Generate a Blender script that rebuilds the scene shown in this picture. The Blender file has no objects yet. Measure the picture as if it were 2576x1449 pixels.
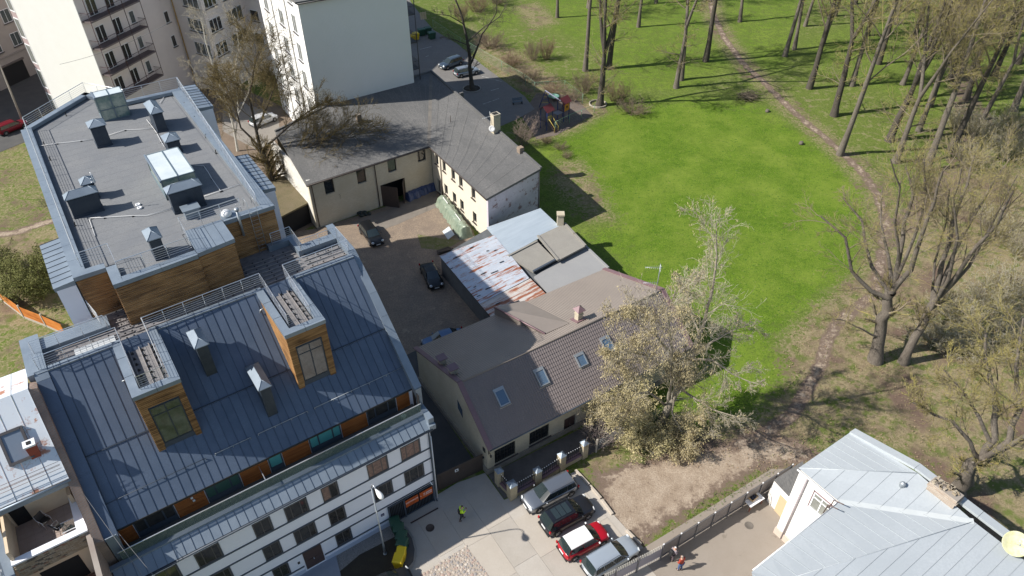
import bpy, bmesh, math, random
import numpy as np
from mathutils import Vector, Matrix
from math import sin, cos, pi, radians, atan2, tan, sqrt
S = bpy.context.scene
COL = S.collection
# ------------------------------------------------------------ camera, sky, sun
CAMH = 48.0
FPX = 1800.0; CX, CY = 1288.0, 724.5            # calibration of the photograph (2576 px wide copy)
PITCH = math.atan(FPX/2200.0)
cam_d = bpy.data.cameras.new('camera'); cam = bpy.data.objects.new('camera', cam_d); COL.objects.link(cam)
cam.location = (0, 0, CAMH); cam.rotation_euler = (pi/2-PITCH, 0, 0)
cam_d.sensor_width = 36; cam_d.lens = 36*FPX/2576.0; cam_d.clip_end = 3000; cam_d.clip_start = 0.5
S.camera = cam
SUN_AZ, SUN_EL = radians(192), radians(40.5)      # direction towards the sun
tosun = Vector((cos(SUN_AZ)*cos(SUN_EL), sin(SUN_AZ)*cos(SUN_EL), sin(SUN_EL)))
W = bpy.data.worlds.new('World'); S.world = W; W.use_nodes = True
nt = W.node_tree; bg = nt.nodes['Background']; sky = nt.nodes.new('ShaderNodeTexSky')
sky.sky_type = 'NISHITA'; sky.sun_disc = False; sky.sun_elevation = SUN_EL
sky.sun_rotation = atan2(tosun.x, tosun.y); sky.air_density = 1.2; sky.dust_density = 1.0; sky.ozone_density = 1.5
nt.links.new(sky.outputs[0], bg.inputs[0]); bg.inputs[1].default_value = 0.085
sl = bpy.data.lights.new('sun', 'SUN'); sl.energy = 5.0; sl.angle = radians(0.53); sl.color = (1, .95, .87)
so = bpy.data.objects.new('sun', sl); COL.objects.link(so)
so.rotation_euler = (-tosun).to_track_quat('-Z', 'Y').to_euler(); so.location = (-60, -20, 90)
S.view_settings.view_transform = 'Standard'; S.view_settings.look = 'None'
S.view_settings.exposure = 0.46; S.view_settings.gamma = 1; S.view_settings.use_curve_mapping = False
S.render.engine = 'CYCLES'

# ------------------------------------------------------------ survey helpers
Fv = Vector((0, cos(PITCH), -sin(PITCH))); Uv = Vector((0, sin(PITCH), cos(PITCH))); Rv = Vector((1, 0, 0))
def ray(u, v): return Fv + Rv*((u-CX)/FPX) - Uv*((v-CY)/FPX)
def at(u, v, z=0.0):
    """surveyed point of the photograph at height z"""
    r = ray(u, v); return Vector((0, 0, CAMH)) + r*((z-CAMH)/r.z)
def upright(u, v, base, off=0.0):
    """point in the vertical plane through base that faces the camera"""
    r = ray(u, v); n = Vector((base.x, base.y, 0)).normalized(); t = (Vector((base.x, base.y, 0)).dot(n)+off)/r.dot(n)
    return Vector((0, 0, CAMH)) + r*t
def Q(x0, y0): return lambda x, y: (x0*.644+x*.2502, y0*.644+y*.2502)

# ------------------------------------------------------------ object helpers
def tagp(o, label=None, cat=None, group=None, kind=None):
    if label: o['label'] = label
    if cat: o['category'] = cat
    if group: o['group'] = group
    if kind: o['kind'] = kind
    return o
def thing(name, label, cat, loc=(0,0,0), rz=0.0, group=None):
    o = bpy.data.objects.new(name, None); COL.objects.link(o); o.location = loc; o.rotation_euler = (0, 0, rz)
    o.empty_display_size = .3
    return tagp(o, label, cat, group)
def copy_tree(o, parent=None):
    c = o.copy(); COL.objects.link(c); c.parent = parent
    for ch in list(o.children): copy_tree(ch, c)
    return c
class MB:
    """collects faces, links them as one mesh object"""
    def __init__(s): s.v = []; s.f = []; s.m = []; s.sm = []
    def add(s, vs, fs, mi=0, smooth=False):
        n = len(s.v); s.v += [tuple(p) for p in vs]
        for f in fs: s.f.append(tuple(n+i for i in f)); s.m.append(mi); s.sm.append(smooth)
        return s
    def quad(s, a, b, c, d, mi=0): return s.add([a, b, c, d], [(0, 1, 2, 3)], mi)
    def box(s, x0, x1, y0, y1, z0, z1, mi=0):
        return s.add([(x, y, z) for z in (z0, z1) for y in (y0, y1) for x in (x0, x1)],
            [(0,2,3,1), (4,5,7,6), (0,1,5,4), (2,6,7,3), (0,4,6,2), (1,3,7,5)], mi)
    def obox(s, c, ax, ay, az, mi=0):
        """box about c with half-axis vectors"""
        c, ax, ay, az = map(Vector, (c, ax, ay, az))
        return s.add([c+ax*i+ay*j+az*k for k in (-1, 1) for j in (-1, 1) for i in (-1, 1)],
            [(0,2,3,1), (4,5,7,6), (0,1,5,4), (2,6,7,3), (0,4,6,2), (1,3,7,5)], mi)
    def prism(s, poly, z0, z1, mi=0):
        """poly: list of (x,y) or (x,y,z offset); z0,z1 numbers"""
        n = len(poly); P = [(p[0], p[1], (p[2] if len(p) > 2 else 0)) for p in poly]
        vs = [(x, y, z0+h*0) for x, y, h in P]+[(x, y, z1+h) for x, y, h in P]
        return s.add(vs, [tuple(range(n-1, -1, -1)), tuple(range(n, 2*n))]+[(i, (i+1) % n, n+(i+1) % n, n+i) for i in range(n)], mi)
    def slab(s, pts, t=.05, mi=0):
        """polygon in space thickened downward along its normal"""
        pts = [Vector(p) for p in pts]; n = len(pts)
        nn = (pts[1]-pts[0]).cross(pts[2]-pts[1]).normalized()
        if nn.z < 0: nn = -nn; pts = pts[::-1]
        return s.add([p-nn*t for p in pts]+pts, [tuple(range(n-1, -1, -1)), tuple(range(n, 2*n))]+[(i, (i+1) % n, n+(i+1) % n, n+i) for i in range(n)], mi)
    def tube(s, pts, r, n=6, mi=0, cap=True, smooth=True):
        pts = [Vector(p) for p in pts]; rs = r if isinstance(r, (list, tuple)) else [r]*len(pts)
        k = len(pts); vs = []; up = None
        for i in range(k):
            d = (pts[min(i+1, k-1)]-pts[max(i-1, 0)])
            if d.length < 1e-9: d = Vector((0, 0, 1))
            d.normalize()
            if up is None: up = d.orthogonal().normalized()
            else:
                up = (up-d*up.dot(d))
                up = up.normalized() if up.length > 1e-6 else d.orthogonal().normalized()
            w = d.cross(up)
            for j in range(n):
                a = 2*pi*j/n; vs.append(pts[i]+(up*cos(a)+w*sin(a))*rs[i])
        fs = [(i*n+j, i*n+(j+1) % n, (i+1)*n+(j+1) % n, (i+1)*n+j) for i in range(k-1) for j in range(n)]
        if cap: fs += [tuple(range(n-1, -1, -1)), tuple((k-1)*n+j for j in range(n))]
        return s.add(vs, fs, mi, smooth)
    def lathe(s, prof, c=(0,0,0), n=16, mi=0, mat=None):
        """prof list of (r,z)"""
        vs = []
        for r, z in prof:
            for j in range(n):
                p = Vector((r*cos(2*pi*j/n), r*sin(2*pi*j/n), z))
                if mat: p = mat @ p
                vs.append(p+Vector(c))
        k = len(prof)
        fs = [(i*n+j, i*n+(j+1) % n, (i+1)*n+(j+1) % n, (i+1)*n+j) for i in range(k-1) for j in range(n)]
        fs += [tuple(range(n-1, -1, -1)), tuple((k-1)*n+j for j in range(n))]
        return s.add(vs, fs, mi, True)
    def build(s, name, mats, parent=None, label=None, kind=None, loc=None, bevel=0):
        me = bpy.data.meshes.new(name); me.from_pydata(s.v, [], s.f)
        if not isinstance(mats, (list, tuple)): mats = [mats]
        for m in mats: me.materials.append(m)
        me.polygons.foreach_set('material_index', s.m); me.polygons.foreach_set('use_smooth', s.sm)
        me.update()
        o = bpy.data.objects.new(name, me); COL.objects.link(o)
        if parent: o.parent = parent
        if loc: o.location = loc
        if bevel:
            b = o.modifiers.new('bevel', 'BEVEL'); b.width = bevel; b.segments = 2; b.limit_method = 'ANGLE'
        return tagp(o, label, kind=kind)
def inst(o, loc, rot=None, parent=None, scale=None):
    c = o.copy(); COL.objects.link(c); c.location = loc
    if rot is not None: c.rotation_euler = rot
    if scale is not None: c.scale = scale
    if parent is not None: c.parent = parent
    return c
class Frame:
    """survey frame of a building: a along its street side, b away from the street"""
    def __init__(s, u, v, az, z=0.0):
        s.A = pi/2-radians(az); p = at(u, v, z); s.o = Vector((p.x, p.y, 0))
        s.a = Vector((cos(s.A), sin(s.A), 0)); s.b = Vector((-sin(s.A), cos(s.A), 0))
    def w(s, p): return s.o+s.a*p[0]+s.b*p[1]+Vector((0, 0, p[2] if len(p) > 2 else 0))
    def l(s, p): d = Vector(p)-s.o; return Vector((d.dot(s.a), d.dot(s.b), p[2]))
    def at(s, u, v, z): return s.l(at(u, v, z))

# ------------------------------------------------------------ materials
_M = {}
def mat(name, col, rough=.7, metal=0., noise=None, bump=0., bscale=20., spec=.5, emis=None, alpha=None, trans=0., co='Object', stain=None, stretch=None, fine=None, turn=0):
    """noise: (scale, amount, col2) large-scale variation; stain: (scale, threshold, colour)"""
    if name in _M: return _M[name]
    m = bpy.data.materials.new(name); m.use_nodes = True; N = m.node_tree.nodes; Lk = m.node_tree.links
    b = N['Principled BSDF']; b.inputs['Base Color'].default_value = (*col, 1); b.inputs['Roughness'].default_value = rough
    b.inputs['Metallic'].default_value = metal; b.inputs['Specular IOR Level'].default_value = spec
    if trans: b.inputs['Transmission Weight'].default_value = trans
    tc = N.new('ShaderNodeTexCoord'); src = tc.outputs[co]
    if turn:
        mp0 = N.new('ShaderNodeMapping'); mp0.inputs['Rotation'].default_value = (0, 0, -turn); Lk.new(src, mp0.inputs[0]); src = mp0.outputs[0]
    if stretch:
        mp = N.new('ShaderNodeMapping'); mp.inputs['Scale'].default_value = stretch; Lk.new(src, mp.inputs[0]); src = mp.outputs[0]
    def nz(scale, detail=4, rgh=.6):
        n = N.new('ShaderNodeTexNoise'); n.inputs['Scale'].default_value = scale; n.inputs['Detail'].default_value = detail
        n.inputs['Roughness'].default_value = rgh; Lk.new(src, n.inputs['Vector']); return n.outputs[0]
    cur = None
    def mix(fac, a, c2):
        x = N.new('ShaderNodeMix'); x.data_type = 'RGBA'
        if fac is not None: Lk.new(fac, x.inputs[0])
        if a is None: x.inputs[6].default_value = (*col, 1)
        else: Lk.new(a, x.inputs[6])
        x.inputs[7].default_value = (*c2, 1); return x.outputs[2]
    def ramp(f, lo, hi):
        r = N.new('ShaderNodeMapRange'); Lk.new(f, r.inputs[0]); r.inputs[1].default_value = lo; r.inputs[2].default_value = hi; return r.outputs[0]
    if noise:
        sc, am, c2 = noise; cur = mix(ramp(nz(sc, 5, .65), .5-.25/max(am, .01)*.5, .5+.25/max(am, .01)*.5), cur, c2)
    if fine:
        cur = mix(ramp(nz(fine[0], 2, .7), .35, .75), cur, fine[1])
    if stain:
        for st in (stain if isinstance(stain, list) else [stain]):
            cur = mix(ramp(nz(st[0], 6, .7), st[1], st[1]+.07), cur, st[2])
    if cur is not None: Lk.new(cur, b.inputs['Base Color'])
    if bump:
        bp = N.new('ShaderNodeBump'); bp.inputs['Strength'].default_value = bump; bp.inputs['Distance'].default_value = .02
        Lk.new(nz(bscale, 4, .6), bp.inputs['Height']); Lk.new(bp.outputs[0], b.inputs['Normal'])
    if emis: b.inputs['Emission Color'].default_value = (*emis[:3], 1); b.inputs['Emission Strength'].default_value = emis[3]
    _M[name] = m; return m
def wood_mat(name, cols, rough=.65, axis=(.6, .6, 9)):
    """boards running along the wall; board to board tone from height, grain stretched"""
    if name in _M: return _M[name]
    m = bpy.data.materials.new(name); m.use_nodes = True; N = m.node_tree.nodes; Lk = m.node_tree.links; b = N['Principled BSDF']
    b.inputs['Roughness'].default_value = rough; b.inputs['Specular IOR Level'].default_value = .3
    tc = N.new('ShaderNodeTexCoord'); mp = N.new('ShaderNodeMapping'); mp.inputs['Scale'].default_value = axis; Lk.new(tc.outputs['Object'], mp.inputs[0])
    n1 = N.new('ShaderNodeTexNoise'); n1.inputs['Scale'].default_value = 1.0; n1.inputs['Detail'].default_value = 5; Lk.new(mp.outputs[0], n1.inputs['Vector'])
    n2 = N.new('ShaderNodeTexNoise'); n2.inputs['Scale'].default_value = .55; n2.inputs['Detail'].default_value = 3; Lk.new(tc.outputs['Object'], n2.inputs['Vector'])
    mx = N.new('ShaderNodeMath'); mx.operation = 'MULTIPLY_ADD'; mx.inputs[1].default_value = .6; Lk.new(n1.outputs[0], mx.inputs[0])
    s2 = N.new('ShaderNodeMath'); s2.operation = 'MULTIPLY'; s2.inputs[1].default_value = .45; Lk.new(n2.outputs[0], s2.inputs[0]); Lk.new(s2.outputs[0], mx.inputs[2])
    r = N.new('ShaderNodeValToRGB'); Lk.new(mx.outputs[0], r.inputs[0]); e = r.color_ramp.elements
    e[0].position = .38; e[0].color = (*cols[0], 1); e[1].position = .66; e[1].color = (*cols[-1], 1)
    if len(cols) > 2:
        x = e.new(.52); x.color = (*cols[1], 1)
    Lk.new(r.outputs[0], b.inputs['Base Color']); _M[name] = m; return m
def brick_mat(name, c1, c2, mortar, scale=1.0, bw=.26, bh=.085, axis='xz', stain=None, mort=.012, bump=.5):
    if name in _M: return _M[name]
    m = bpy.data.materials.new(name); m.use_nodes = True; N = m.node_tree.nodes; Lk = m.node_tree.links; b = N['Principled BSDF']
    b.inputs['Roughness'].default_value = .85; b.inputs['Specular IOR Level'].default_value = .25
    tc = N.new('ShaderNodeTexCoord'); sp = N.new('ShaderNodeSeparateXYZ'); Lk.new(tc.outputs['Object'], sp.inputs[0])
    ad = N.new('ShaderNodeMath'); ad.operation = 'ADD'; Lk.new(sp.outputs[0], ad.inputs[0]); Lk.new(sp.outputs[1], ad.inputs[1])
    cb = N.new('ShaderNodeCombineXYZ'); Lk.new(ad.outputs[0], cb.inputs[0]); Lk.new(sp.outputs[2], cb.inputs[1])
    br = N.new('ShaderNodeTexBrick'); Lk.new(cb.outputs[0], br.inputs[0]); br.inputs['Scale'].default_value = 1
    br.inputs['Brick Width'].default_value = bw; br.inputs['Row Height'].default_value = bh; br.inputs['Mortar Size'].default_value = mort
    br.inputs['Color1'].default_value = (*c1, 1); br.inputs['Color2'].default_value = (*c2, 1); br.inputs['Mortar'].default_value = (*mortar, 1)
    n = N.new('ShaderNodeTexNoise'); n.inputs['Scale'].default_value = .6; n.inputs['Detail'].default_value = 6; Lk.new(tc.outputs['Object'], n.inputs['Vector'])
    mr = N.new('ShaderNodeMapRange'); Lk.new(n.outputs[0], mr.inputs[0]); mr.inputs[1].default_value = .35; mr.inputs[2].default_value = .75; mr.inputs[3].default_value = 0; mr.inputs[4].default_value = .75
    mx = N.new('ShaderNodeMix'); mx.data_type = 'RGBA'; Lk.new(mr.outputs[0], mx.inputs[0]); Lk.new(br.outputs[0], mx.inputs[6])
    mx.inputs[7].default_value = (*(stain or [x*.6 for x in c1]), 1); Lk.new(mx.outputs[2], b.inputs['Base Color'])
    bp = N.new('ShaderNodeBump'); bp.inputs['Strength'].default_value = bump; bp.inputs['Distance'].default_value = .01; bp.invert = True
    Lk.new(br.outputs[1], bp.inputs['Height']); Lk.new(bp.outputs[0], b.inputs['Normal'])
    _M[name] = m; return m
zinc = mat('zinc_blue_grey', (.20, .245, .30), .48, .35, noise=(.7, .8, (.25, .30, .355)), bump=.15, bscale=3, stain=(9, .76, (.36, .39, .42)))
zinc_dark = mat('zinc_slate', (.090, .125, .185), .46, .25, noise=(.5, .8, (.12, .16, .23)), bump=.2, bscale=2.5, fine=(14, (.10, .13, .18)))
zinc_dark2 = mat('zinc_slate_pale', (.100, .135, .195), .44, .25, noise=(.9, .8, (.13, .17, .24)), bump=.3, bscale=1.2, fine=(14, (.10, .13, .18)), stain=(1.5, .72, (.12, .15, .19)))
zinc_dark3 = mat('zinc_slate_deep', (.082, .115, .172), .52, .25, noise=(.6, .8, (.11, .145, .21)), bump=.3, bscale=1.6, stain=(2.2, .74, (.11, .13, .16)))
zinc_deep = mat('zinc_stack', (.028, .042, .066), .5, .3, noise=(2, .6, (.05, .065, .085)))
seamc = mat('seam_dark', (.045, .06, .085), .55, .2)
steel = mat('railing_steel', (.72, .74, .77), .3, .75)
steel_g = mat('galvanised', (.38, .41, .44), .45, .6, noise=(5, .5, (.45, .48, .5)))
felt = mat('roof_felt', (.165, .175, .19), .93, noise=(.35, .9, (.21, .215, .22)), fine=(12, (.145, .15, .16)), stain=[(1.1, .68, (.20, .185, .165)), (.5, .72, (.29, .29, .29))], bump=.3, bscale=50)
felt_d = mat('roof_felt_weathered', (.115, .114, .113), .95, noise=(.4, .9, (.175, .17, .165)), fine=(10, (.09, .09, .09)), stain=[(1.3, .66, (.115, .11, .10)), (4, .72, (.24, .23, .22))], bump=.3, bscale=40, stretch=(1, .35, 1))
cladw = wood_mat('larch_cladding', [(.11, .055, .024), (.30, .16, .062), (.46, .26, .11)])
cladr = wood_mat('terrace_panel_wood', [(.22, .065, .018), (.34, .11, .03), (.42, .15, .045)])
render_w = mat('white_render', (.84, .85, .92), .9, noise=(.5, .6, (.80, .81, .89)), bump=.1, bscale=60)
trim_d = mat('slate_trim', (.055, .07, .095), .6)
frame_d = mat('window_frame_brown', (.085, .078, .08), .5)
glass_d = mat('window_glass', (.018, .022, .026), .04, spec=.8)
glass_s = mat('window_glass_sky', (.05, .07, .08), .03, spec=1.0, noise=(.8, .8, (.11, .12, .11)))
glass_t = mat('blind_turquoise', (.10, .36, .36), .35)
curtain = mat('curtain_pinkish', (.30, .19, .15), .6, noise=(5, .9, (.16, .10, .09)))
pvc = mat('white_window_frame', (.75, .76, .78), .45)
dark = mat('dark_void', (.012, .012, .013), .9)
black = mat('black_metal', (.02, .02, .022), .5)
# ============================================================ big zinc roofed apartment building
FM = Frame(1096, 1256, 55.166)
MT = thing('apartment_building', 'large apartment building with blue-grey seamed metal roof, larch-clad dormers and white street front', 'building', FM.o, FM.A)
SL = .946
zr = lambda b: 10.95+SL*(b-1.95)
def zpanel(mb, a0, a1, b0, b1): pass
def cladding(rect, name, parent, m=cladw, pitch=.135, axis='b', depth=.03):
    """boards with open joints on a vertical wall; rect=(p0,p1,z0,z1) p in (a,b); outward normal to the right of p0->p1"""
    (x0, y0), (x1, y1), z0, z1 = rect
    d = Vector((x1-x0, y1-y0, 0)); L_ = d.length; d.normalize(); n = Vector((d.y, -d.x, 0))
    mb = MB(); z = z0; rnd = random.Random(int(z1*100)+int(x0*10))
    while z < z1-.02:
        h = min(pitch-.028, z1-z); x = 0
        while x < L_:
            w = min(rnd.uniform(2.4, 4.2), L_-x)
            if L_-x-w < .8: w = L_-x
            c = Vector((x0, y0, 0))+d*(x+w/2)+n*(depth/2+rnd.uniform(0, .006)); c.z = z+h/2
            mb.obox(c, d*(w/2-.006), n*(depth/2), Vector((0, 0, h/2))); x += w
        z += pitch
    return mb.build(name, m, parent, kind='stuff')
# --- main volume
mb = MB(); mb.box(-19.85, .1, 0, 13.0, 0, 8.45); mb.box(-19.85, .1, 2.29, 9.3, 8.4, 11.0)
mb.add([(-19.85, 2.0, 10.9), (.1, 2.0, 10.9), (.1, 9.3, zr(9.3)-.12), (-19.85, 9.3, zr(9.3)-.12), (-19.85, 9.3, 10.9), (.1, 9.3, 10.9), (-19.85, 2, 10.82), (.1, 2, 10.82)],
       [(0,1,2,3), (3,2,5,4), (0,3,4,6), (1,7,5,2), (0,6,7,1), (4,5,7,6)])
mb.box(-19.8, .08, 9.3, 11.2, 8.4, 17.3); mb.box(-19.8, -4.4, 11.2, 11.9, 8.4, 17.3); mb.box(-4.3, .08, 11.2, 12.3, 8.4, 17.3); mb.box(-14.3, -2.8, 11.2, 14.4, 8.4, 17.3)
mb.box(-16.15, -3.35, 14.35, 38.2, 0, 17.2)
mb.build('wall', render_w, MT)
# facade trims
mb = MB()
for z in (6.36, 5.2, 3.56, 2.46): mb.box(-21.5, .02, -.05, 0, z-.055, z+.055)
mb.box(-21.5, -10.6, -.05, 0, .83, .94); mb.box(-9.05, -3.95, -.05, 0, .83, .94)
mb.build('dark_band', trim_d, MT)
mb = MB(); mb.box(-9.05, -3.95, -.035, 0, -.1, .5); mb.box(-21, -10.6, -.035, 0, -.1, .5); mb.build('plinth', mat('pale_blue_plinth', (.5, .55, .66), .8), MT)
def window(parent, a0, a1, z0, z1, b=0.0, panes=3, fm=frame_d, gm=glass_d, out=.0, ax=(1, 0), mull=.06, ratios=None, depth=.09, name='window', transom=None):
    """window in a wall plane; ax direction of width; normal = right of ax"""
    d = Vector((ax[0], ax[1], 0)); n = Vector((d.y, -d.x, 0))
    o3 = lambda s, t, z: Vector((b[0], b[1], 0))+d*s+n*t+Vector((0, 0, z)) if isinstance(b, tuple) else Vector((s, b, 0))-Vector((0, 1, 0))*t+Vector((0, 0, z))
    mb = MB(); w = a1-a0; fr = .07
    def bar(s0, s1, q0, q1, t0=-.02, t1=.035):
        c = (o3(s0, t0, q0)+o3(s1, t1, q1))/2
        dd = (d if isinstance(b, tuple) else Vector((1, 0, 0))); nn = (n if isinstance(b, tuple) else Vector((0, -1, 0)))
        mb.obox(c, dd*((s1-s0)/2), nn*((t1-t0)/2), Vector((0, 0, (q1-q0)/2)))
    bar(a0, a1, z1-fr, z1); bar(a0, a1, z0, z0+fr); bar(a0, a0+fr, z0+fr, z1-fr); bar(a1-fr, a1, z0+fr, z1-fr)
    rr = ratios or [1.0/panes]*panes; x = a0; cuts = [a0]
    for r_ in rr[:-1]:
        x += r_*w; bar(x-mull/2, x+mull/2, z0+fr, z1-fr); cuts.append(x)
    cuts.append(a1)
    if transom: bar(a0+fr, a1-fr, transom-.03, transom+.03, t1=.03)
    f = mb.build(name, fm, parent)
    for i in range(len(cuts)-1):
        g = MB(); p = [o3(cuts[i]+.03, .012, z0+.03), o3(cuts[i+1]-.03, .012, z0+.03), o3(cuts[i+1]-.03, .012, z1-.03), o3(cuts[i]+.03, .012, z1-.03)]
        g.quad(*p); g.build('pane', gm if not isinstance(gm, list) else gm[i % len(gm)], f)
    return f
gl_int = mat('window_glass_dim', (.03, .03, .033), .06, spec=.8, noise=(2.5, .8, (.06, .055, .05)))
wins = [(-2.26, -.78, 6.45, 7.93, 'c'), (-4.82, -3.33, 6.45, 7.95, 'c'), (-8.13, -7.03, 6.45, 7.95, 'h'), (-10.67, -9.2, 6.45, 7.93, 'd'), (-12.75, -11.65, 6.45, 7.93, 'd'), (-16.34, -14.9, 6.45, 7.95, 'd'), (-18.6, -17.4, 6.45, 7.95, 'd'),
        (-2.26, -.73, 3.66, 5.12, 'd'), (-4.7, -3.3, 3.66, 5.12, 'd'), (-8.1, -6.98, 3.66, 5.12, 'd'), (-10.6, -9.14, 3.66, 5.12, 'd'), (-12.73, -11.62, 3.66, 5.12, 'd'), (-16.3, -14.9, 3.66, 5.12, 'd'), (-18.6, -17.4, 3.66, 5.12, 'd'),
        (-8.05, -6.93, .98, 2.38, 'd'), (-12.66, -11.6, .98, 2.38, 'd'), (-16.3, -14.9, .98, 2.38, 'd')]
for a0, a1, z0, z1, k in wins:
    wide = a1-a0 > 1.3
    rat = [.28, .44, .28] if wide else [.5, .5]
    gm = curtain if k == 'c' else ([curtain, gl_int] if k == 'h' else gl_int)
    window(MT, a0, a1, z0+.05, z1, b=0.0, panes=len(rat), ratios=rat, gm=gm)
    sill_d = MB(); sill_d.box(a0-.02, a1+.02, -.06, 0, z0-.06, z0+.05); sill_d.box(a1, a1+.07, -.05, 0, z0+.05, z1+.02); sill_d.build('window_surround', trim_d, MT)
# reveal of entrance door
brn = mat('brown_door', (.09, .055, .05), .5, noise=(6, .4, (.07, .045, .04)))
mb = MB(); mb.box(-10.48, -9.14, -.05, -.002, .35, 2.44); d_ = mb.build('entrance_door', brn, MT)
mb = MB()
for s in (0, 1):
    for k in range(2): mb.box(-10.38+s*.64, -9.84+s*.64-.02, -.065, -.05, .5+k*.95, 1.35+k*.95)
mb.build('door_leaf', brn, d_)
mb = MB(); mb.box(-9.86, -9.80, -.11, -.05, 1.2, 1.36); mb.build('handle', steel, d_)
mb = MB(); mb.box(-4.5, -4.25, -.05, 0, 1.62, 1.86); hp = mb.build('house_number_plate', mat('plate_navy', (.02, .03, .10), .4), MT)
mb = MB(); mb.box(-10.95, -10.8, -.06, 0, 1.5, 1.7); mb.build('intercom', black, MT)
# gutter, cornice roof, terrace lip
mb = MB(); mb.tube([(-21, -.3, 8.52), (.25, -.3, 8.52)], .075, 8); mb.build('gutter', trim_d, MT)
mb = MB(); mb.box(-21, .2, -.25, .02, 8.38, 8.46); mb.build('eaves_soffit', trim_d, MT)
mb = MB(); mb.tube([(.0, -.3, 8.45), (-.02, -.16, 8.2), (.0, -.1, 7.9), (0, -.1, .15), (.02, -.25, .05)], .055, 8); mb.build('downpipe', trim_d, MT)
mb = MB(); mb.tube([(.13, -.08, 7.6), (.13, -.08, .2)], .05, 8); mb.build('downpipe', pvc, MT)
_sr = random.Random(12)
def seam_panels(a0, a1, n, lo, hi, parent, name='roof_panel', m=zinc_dark, t=.03, hs=.028, sm=seamc, skip=None):
    """standing seam trays: lo/hi = functions giving the lower/upper edge point at a"""
    for i in range(n):
        x0 = a0+(a1-a0)*i/n; x1 = a0+(a1-a0)*(i+1)/n
        if skip and skip(x0, x1): continue
        p = [lo(x0+.0015), lo(x1-.0015), hi(x1-.0015), hi(x0+.0015)]; mb = MB(); mb.slab(p, t)
        nn = (Vector(p[1])-Vector(p[0])).cross(Vector(p[2])-Vector(p[1])).normalized()
        if nn.z < 0: nn = -nn
        c = (Vector(p[1])+Vector(p[2]))/2+nn*hs/2; L2 = (Vector(p[2])-Vector(p[1])); w = (Vector(p[1])-Vector(p[0])).normalized()
        mb.obox(c, L2/2, w*.0055, nn*hs/2, 1)
        mb.build(name, [_sr.choice((zinc_dark, zinc_dark2, zinc_dark3)) if m is zinc_dark else m, sm], parent)
seam_panels(-20.4, .15, 38, lambda a: (a, -.25, 8.62), lambda a: (a, .68, 9.2), MT, 'cornice_panel', zinc, hs=.03)
mb = MB(); mb.box(-21, .3, .66, .98, 9.12, 9.32); mb.build('terrace_lip', zinc, MT)
mb = MB(); mb.box(-19.85, .1, .98, 2.3, 8.86, 8.9); mb.build('terrace_floor', mat('terrace_tile_grey', (.10, .10, .095), .85), MT)
gr = mat('balcony_glass', (.14, .19, .16), .05, trans=.0, spec=.9)
gnt = gr.node_tree; _b = gnt.nodes['Principled BSDF']; _b.inputs['Alpha'].default_value = .42
glass_r = MB(); glass_r.box(-19.7, .1, .93, .945, 9.3, 10.12); glass_r.build('glass_balustrade', gr, MT)
mb = MB(); mb.box(-19.75, .12, .91, .965, 10.12, 10.16); mb.build('handrail', steel, MT)
mb = MB(); mb.box(-11.02, -10.97, .98, 2.24, 10.1, 10.16); mb.build('terrace_divider', steel, MT)
mb = MB(); mb.quad((-10.995, .98, 8.9), (-10.995, 2.24, 8.9), (-10.995, 2.24, 10.1), (-10.995, .98, 10.1)); mb.build('divider_pane', gr, MT)
# penthouse wall: larch panels and windows
for i, (x0, x1) in enumerate([(-1.1, -.1), (-5.3, -3.42), (-9.42, -7.6), (-12.2, -10.38), (-16.22, -14.42), (-19.7, -18.6)]):
    cladding(((x0, 2.26), (x1, 2.26), 8.95, 10.8), 'larch_panel', MT, cladr, pitch=.13)
tq = glass_t
for x0, x1, g, rr in [(-3.38, -1.15, [gl_int, gl_int, gl_int], [.28, .44, .28]), (-7.56, -5.35, [tq, tq, tq], [.28, .46, .26]), (-10.34, -9.46, [tq], [1]), (-14.38, -12.24, [mat('blind_dim_green', (.05, .11, .09), .3)], [.28, .44, .28]), (-18.56, -16.26, [gl_int], [.28, .44, .28])]:
    window(MT, x0, x1, 9.35, 10.75, b=2.27, panes=len(rr), ratios=rr, gm=g, fm=trim_d, mull=.09)
    mb = MB(); mb.box(x0, x1, 2.22, 2.28, 8.95, 9.34); mb.build('window_apron', trim_d, MT)
mb = MB(); mb.box(-19.85, .1, 1.86, 1.93, 10.76, 10.9); mb.box(-19.85, .1, 1.93, 2.28, 10.78, 10.84); mb.box(.04, .1, 1.0, 1.95, 8.9, 10.9); mb.build('eaves_board', black, MT)
# main roof trays
bk = 5.22
inD = lambda x0, x1: False
seam_panels(-19.85, .1, 36, lambda a: (a, 1.9, zr(1.9)), lambda a: (a, bk-.02, zr(bk-.02)), MT)
seam_panels(-19.85, .1, 36, lambda a: (a, bk+.02, zr(bk+.02)), lambda a: (a, 9.35, zr(9.35)), MT)
mb = MB(); mb.obox((-9.9, bk, zr(bk)+.03), (9.97, 0, 0), (0, .03, .028), (0, -.02, .02)); mb.build('roof_cross_seam', seamc, MT)
for x0, x1 in ((-13.02, -10.8), (-6.5, 0.05), (-19.8, -13.6), (-10.3, -7.0)):
    mb = MB(); mb.tube([(x0, 3.0, zr(3.0)+.14), (x1, 3.0, zr(3.0)+.14)], .018, 6)
    k = max(2, int((x1-x0)/1.1))
    for j in range(k+1):
        x = x0+(x1-x0)*j/k; mb.obox((x, 3.0, zr(3.0)+.07), (.012, 0, 0), (0, .03, 0), (0, 0, .07))
    mb.build('snow_guard', steel_g if x0 > -13.5 else trim_d, MT)
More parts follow.
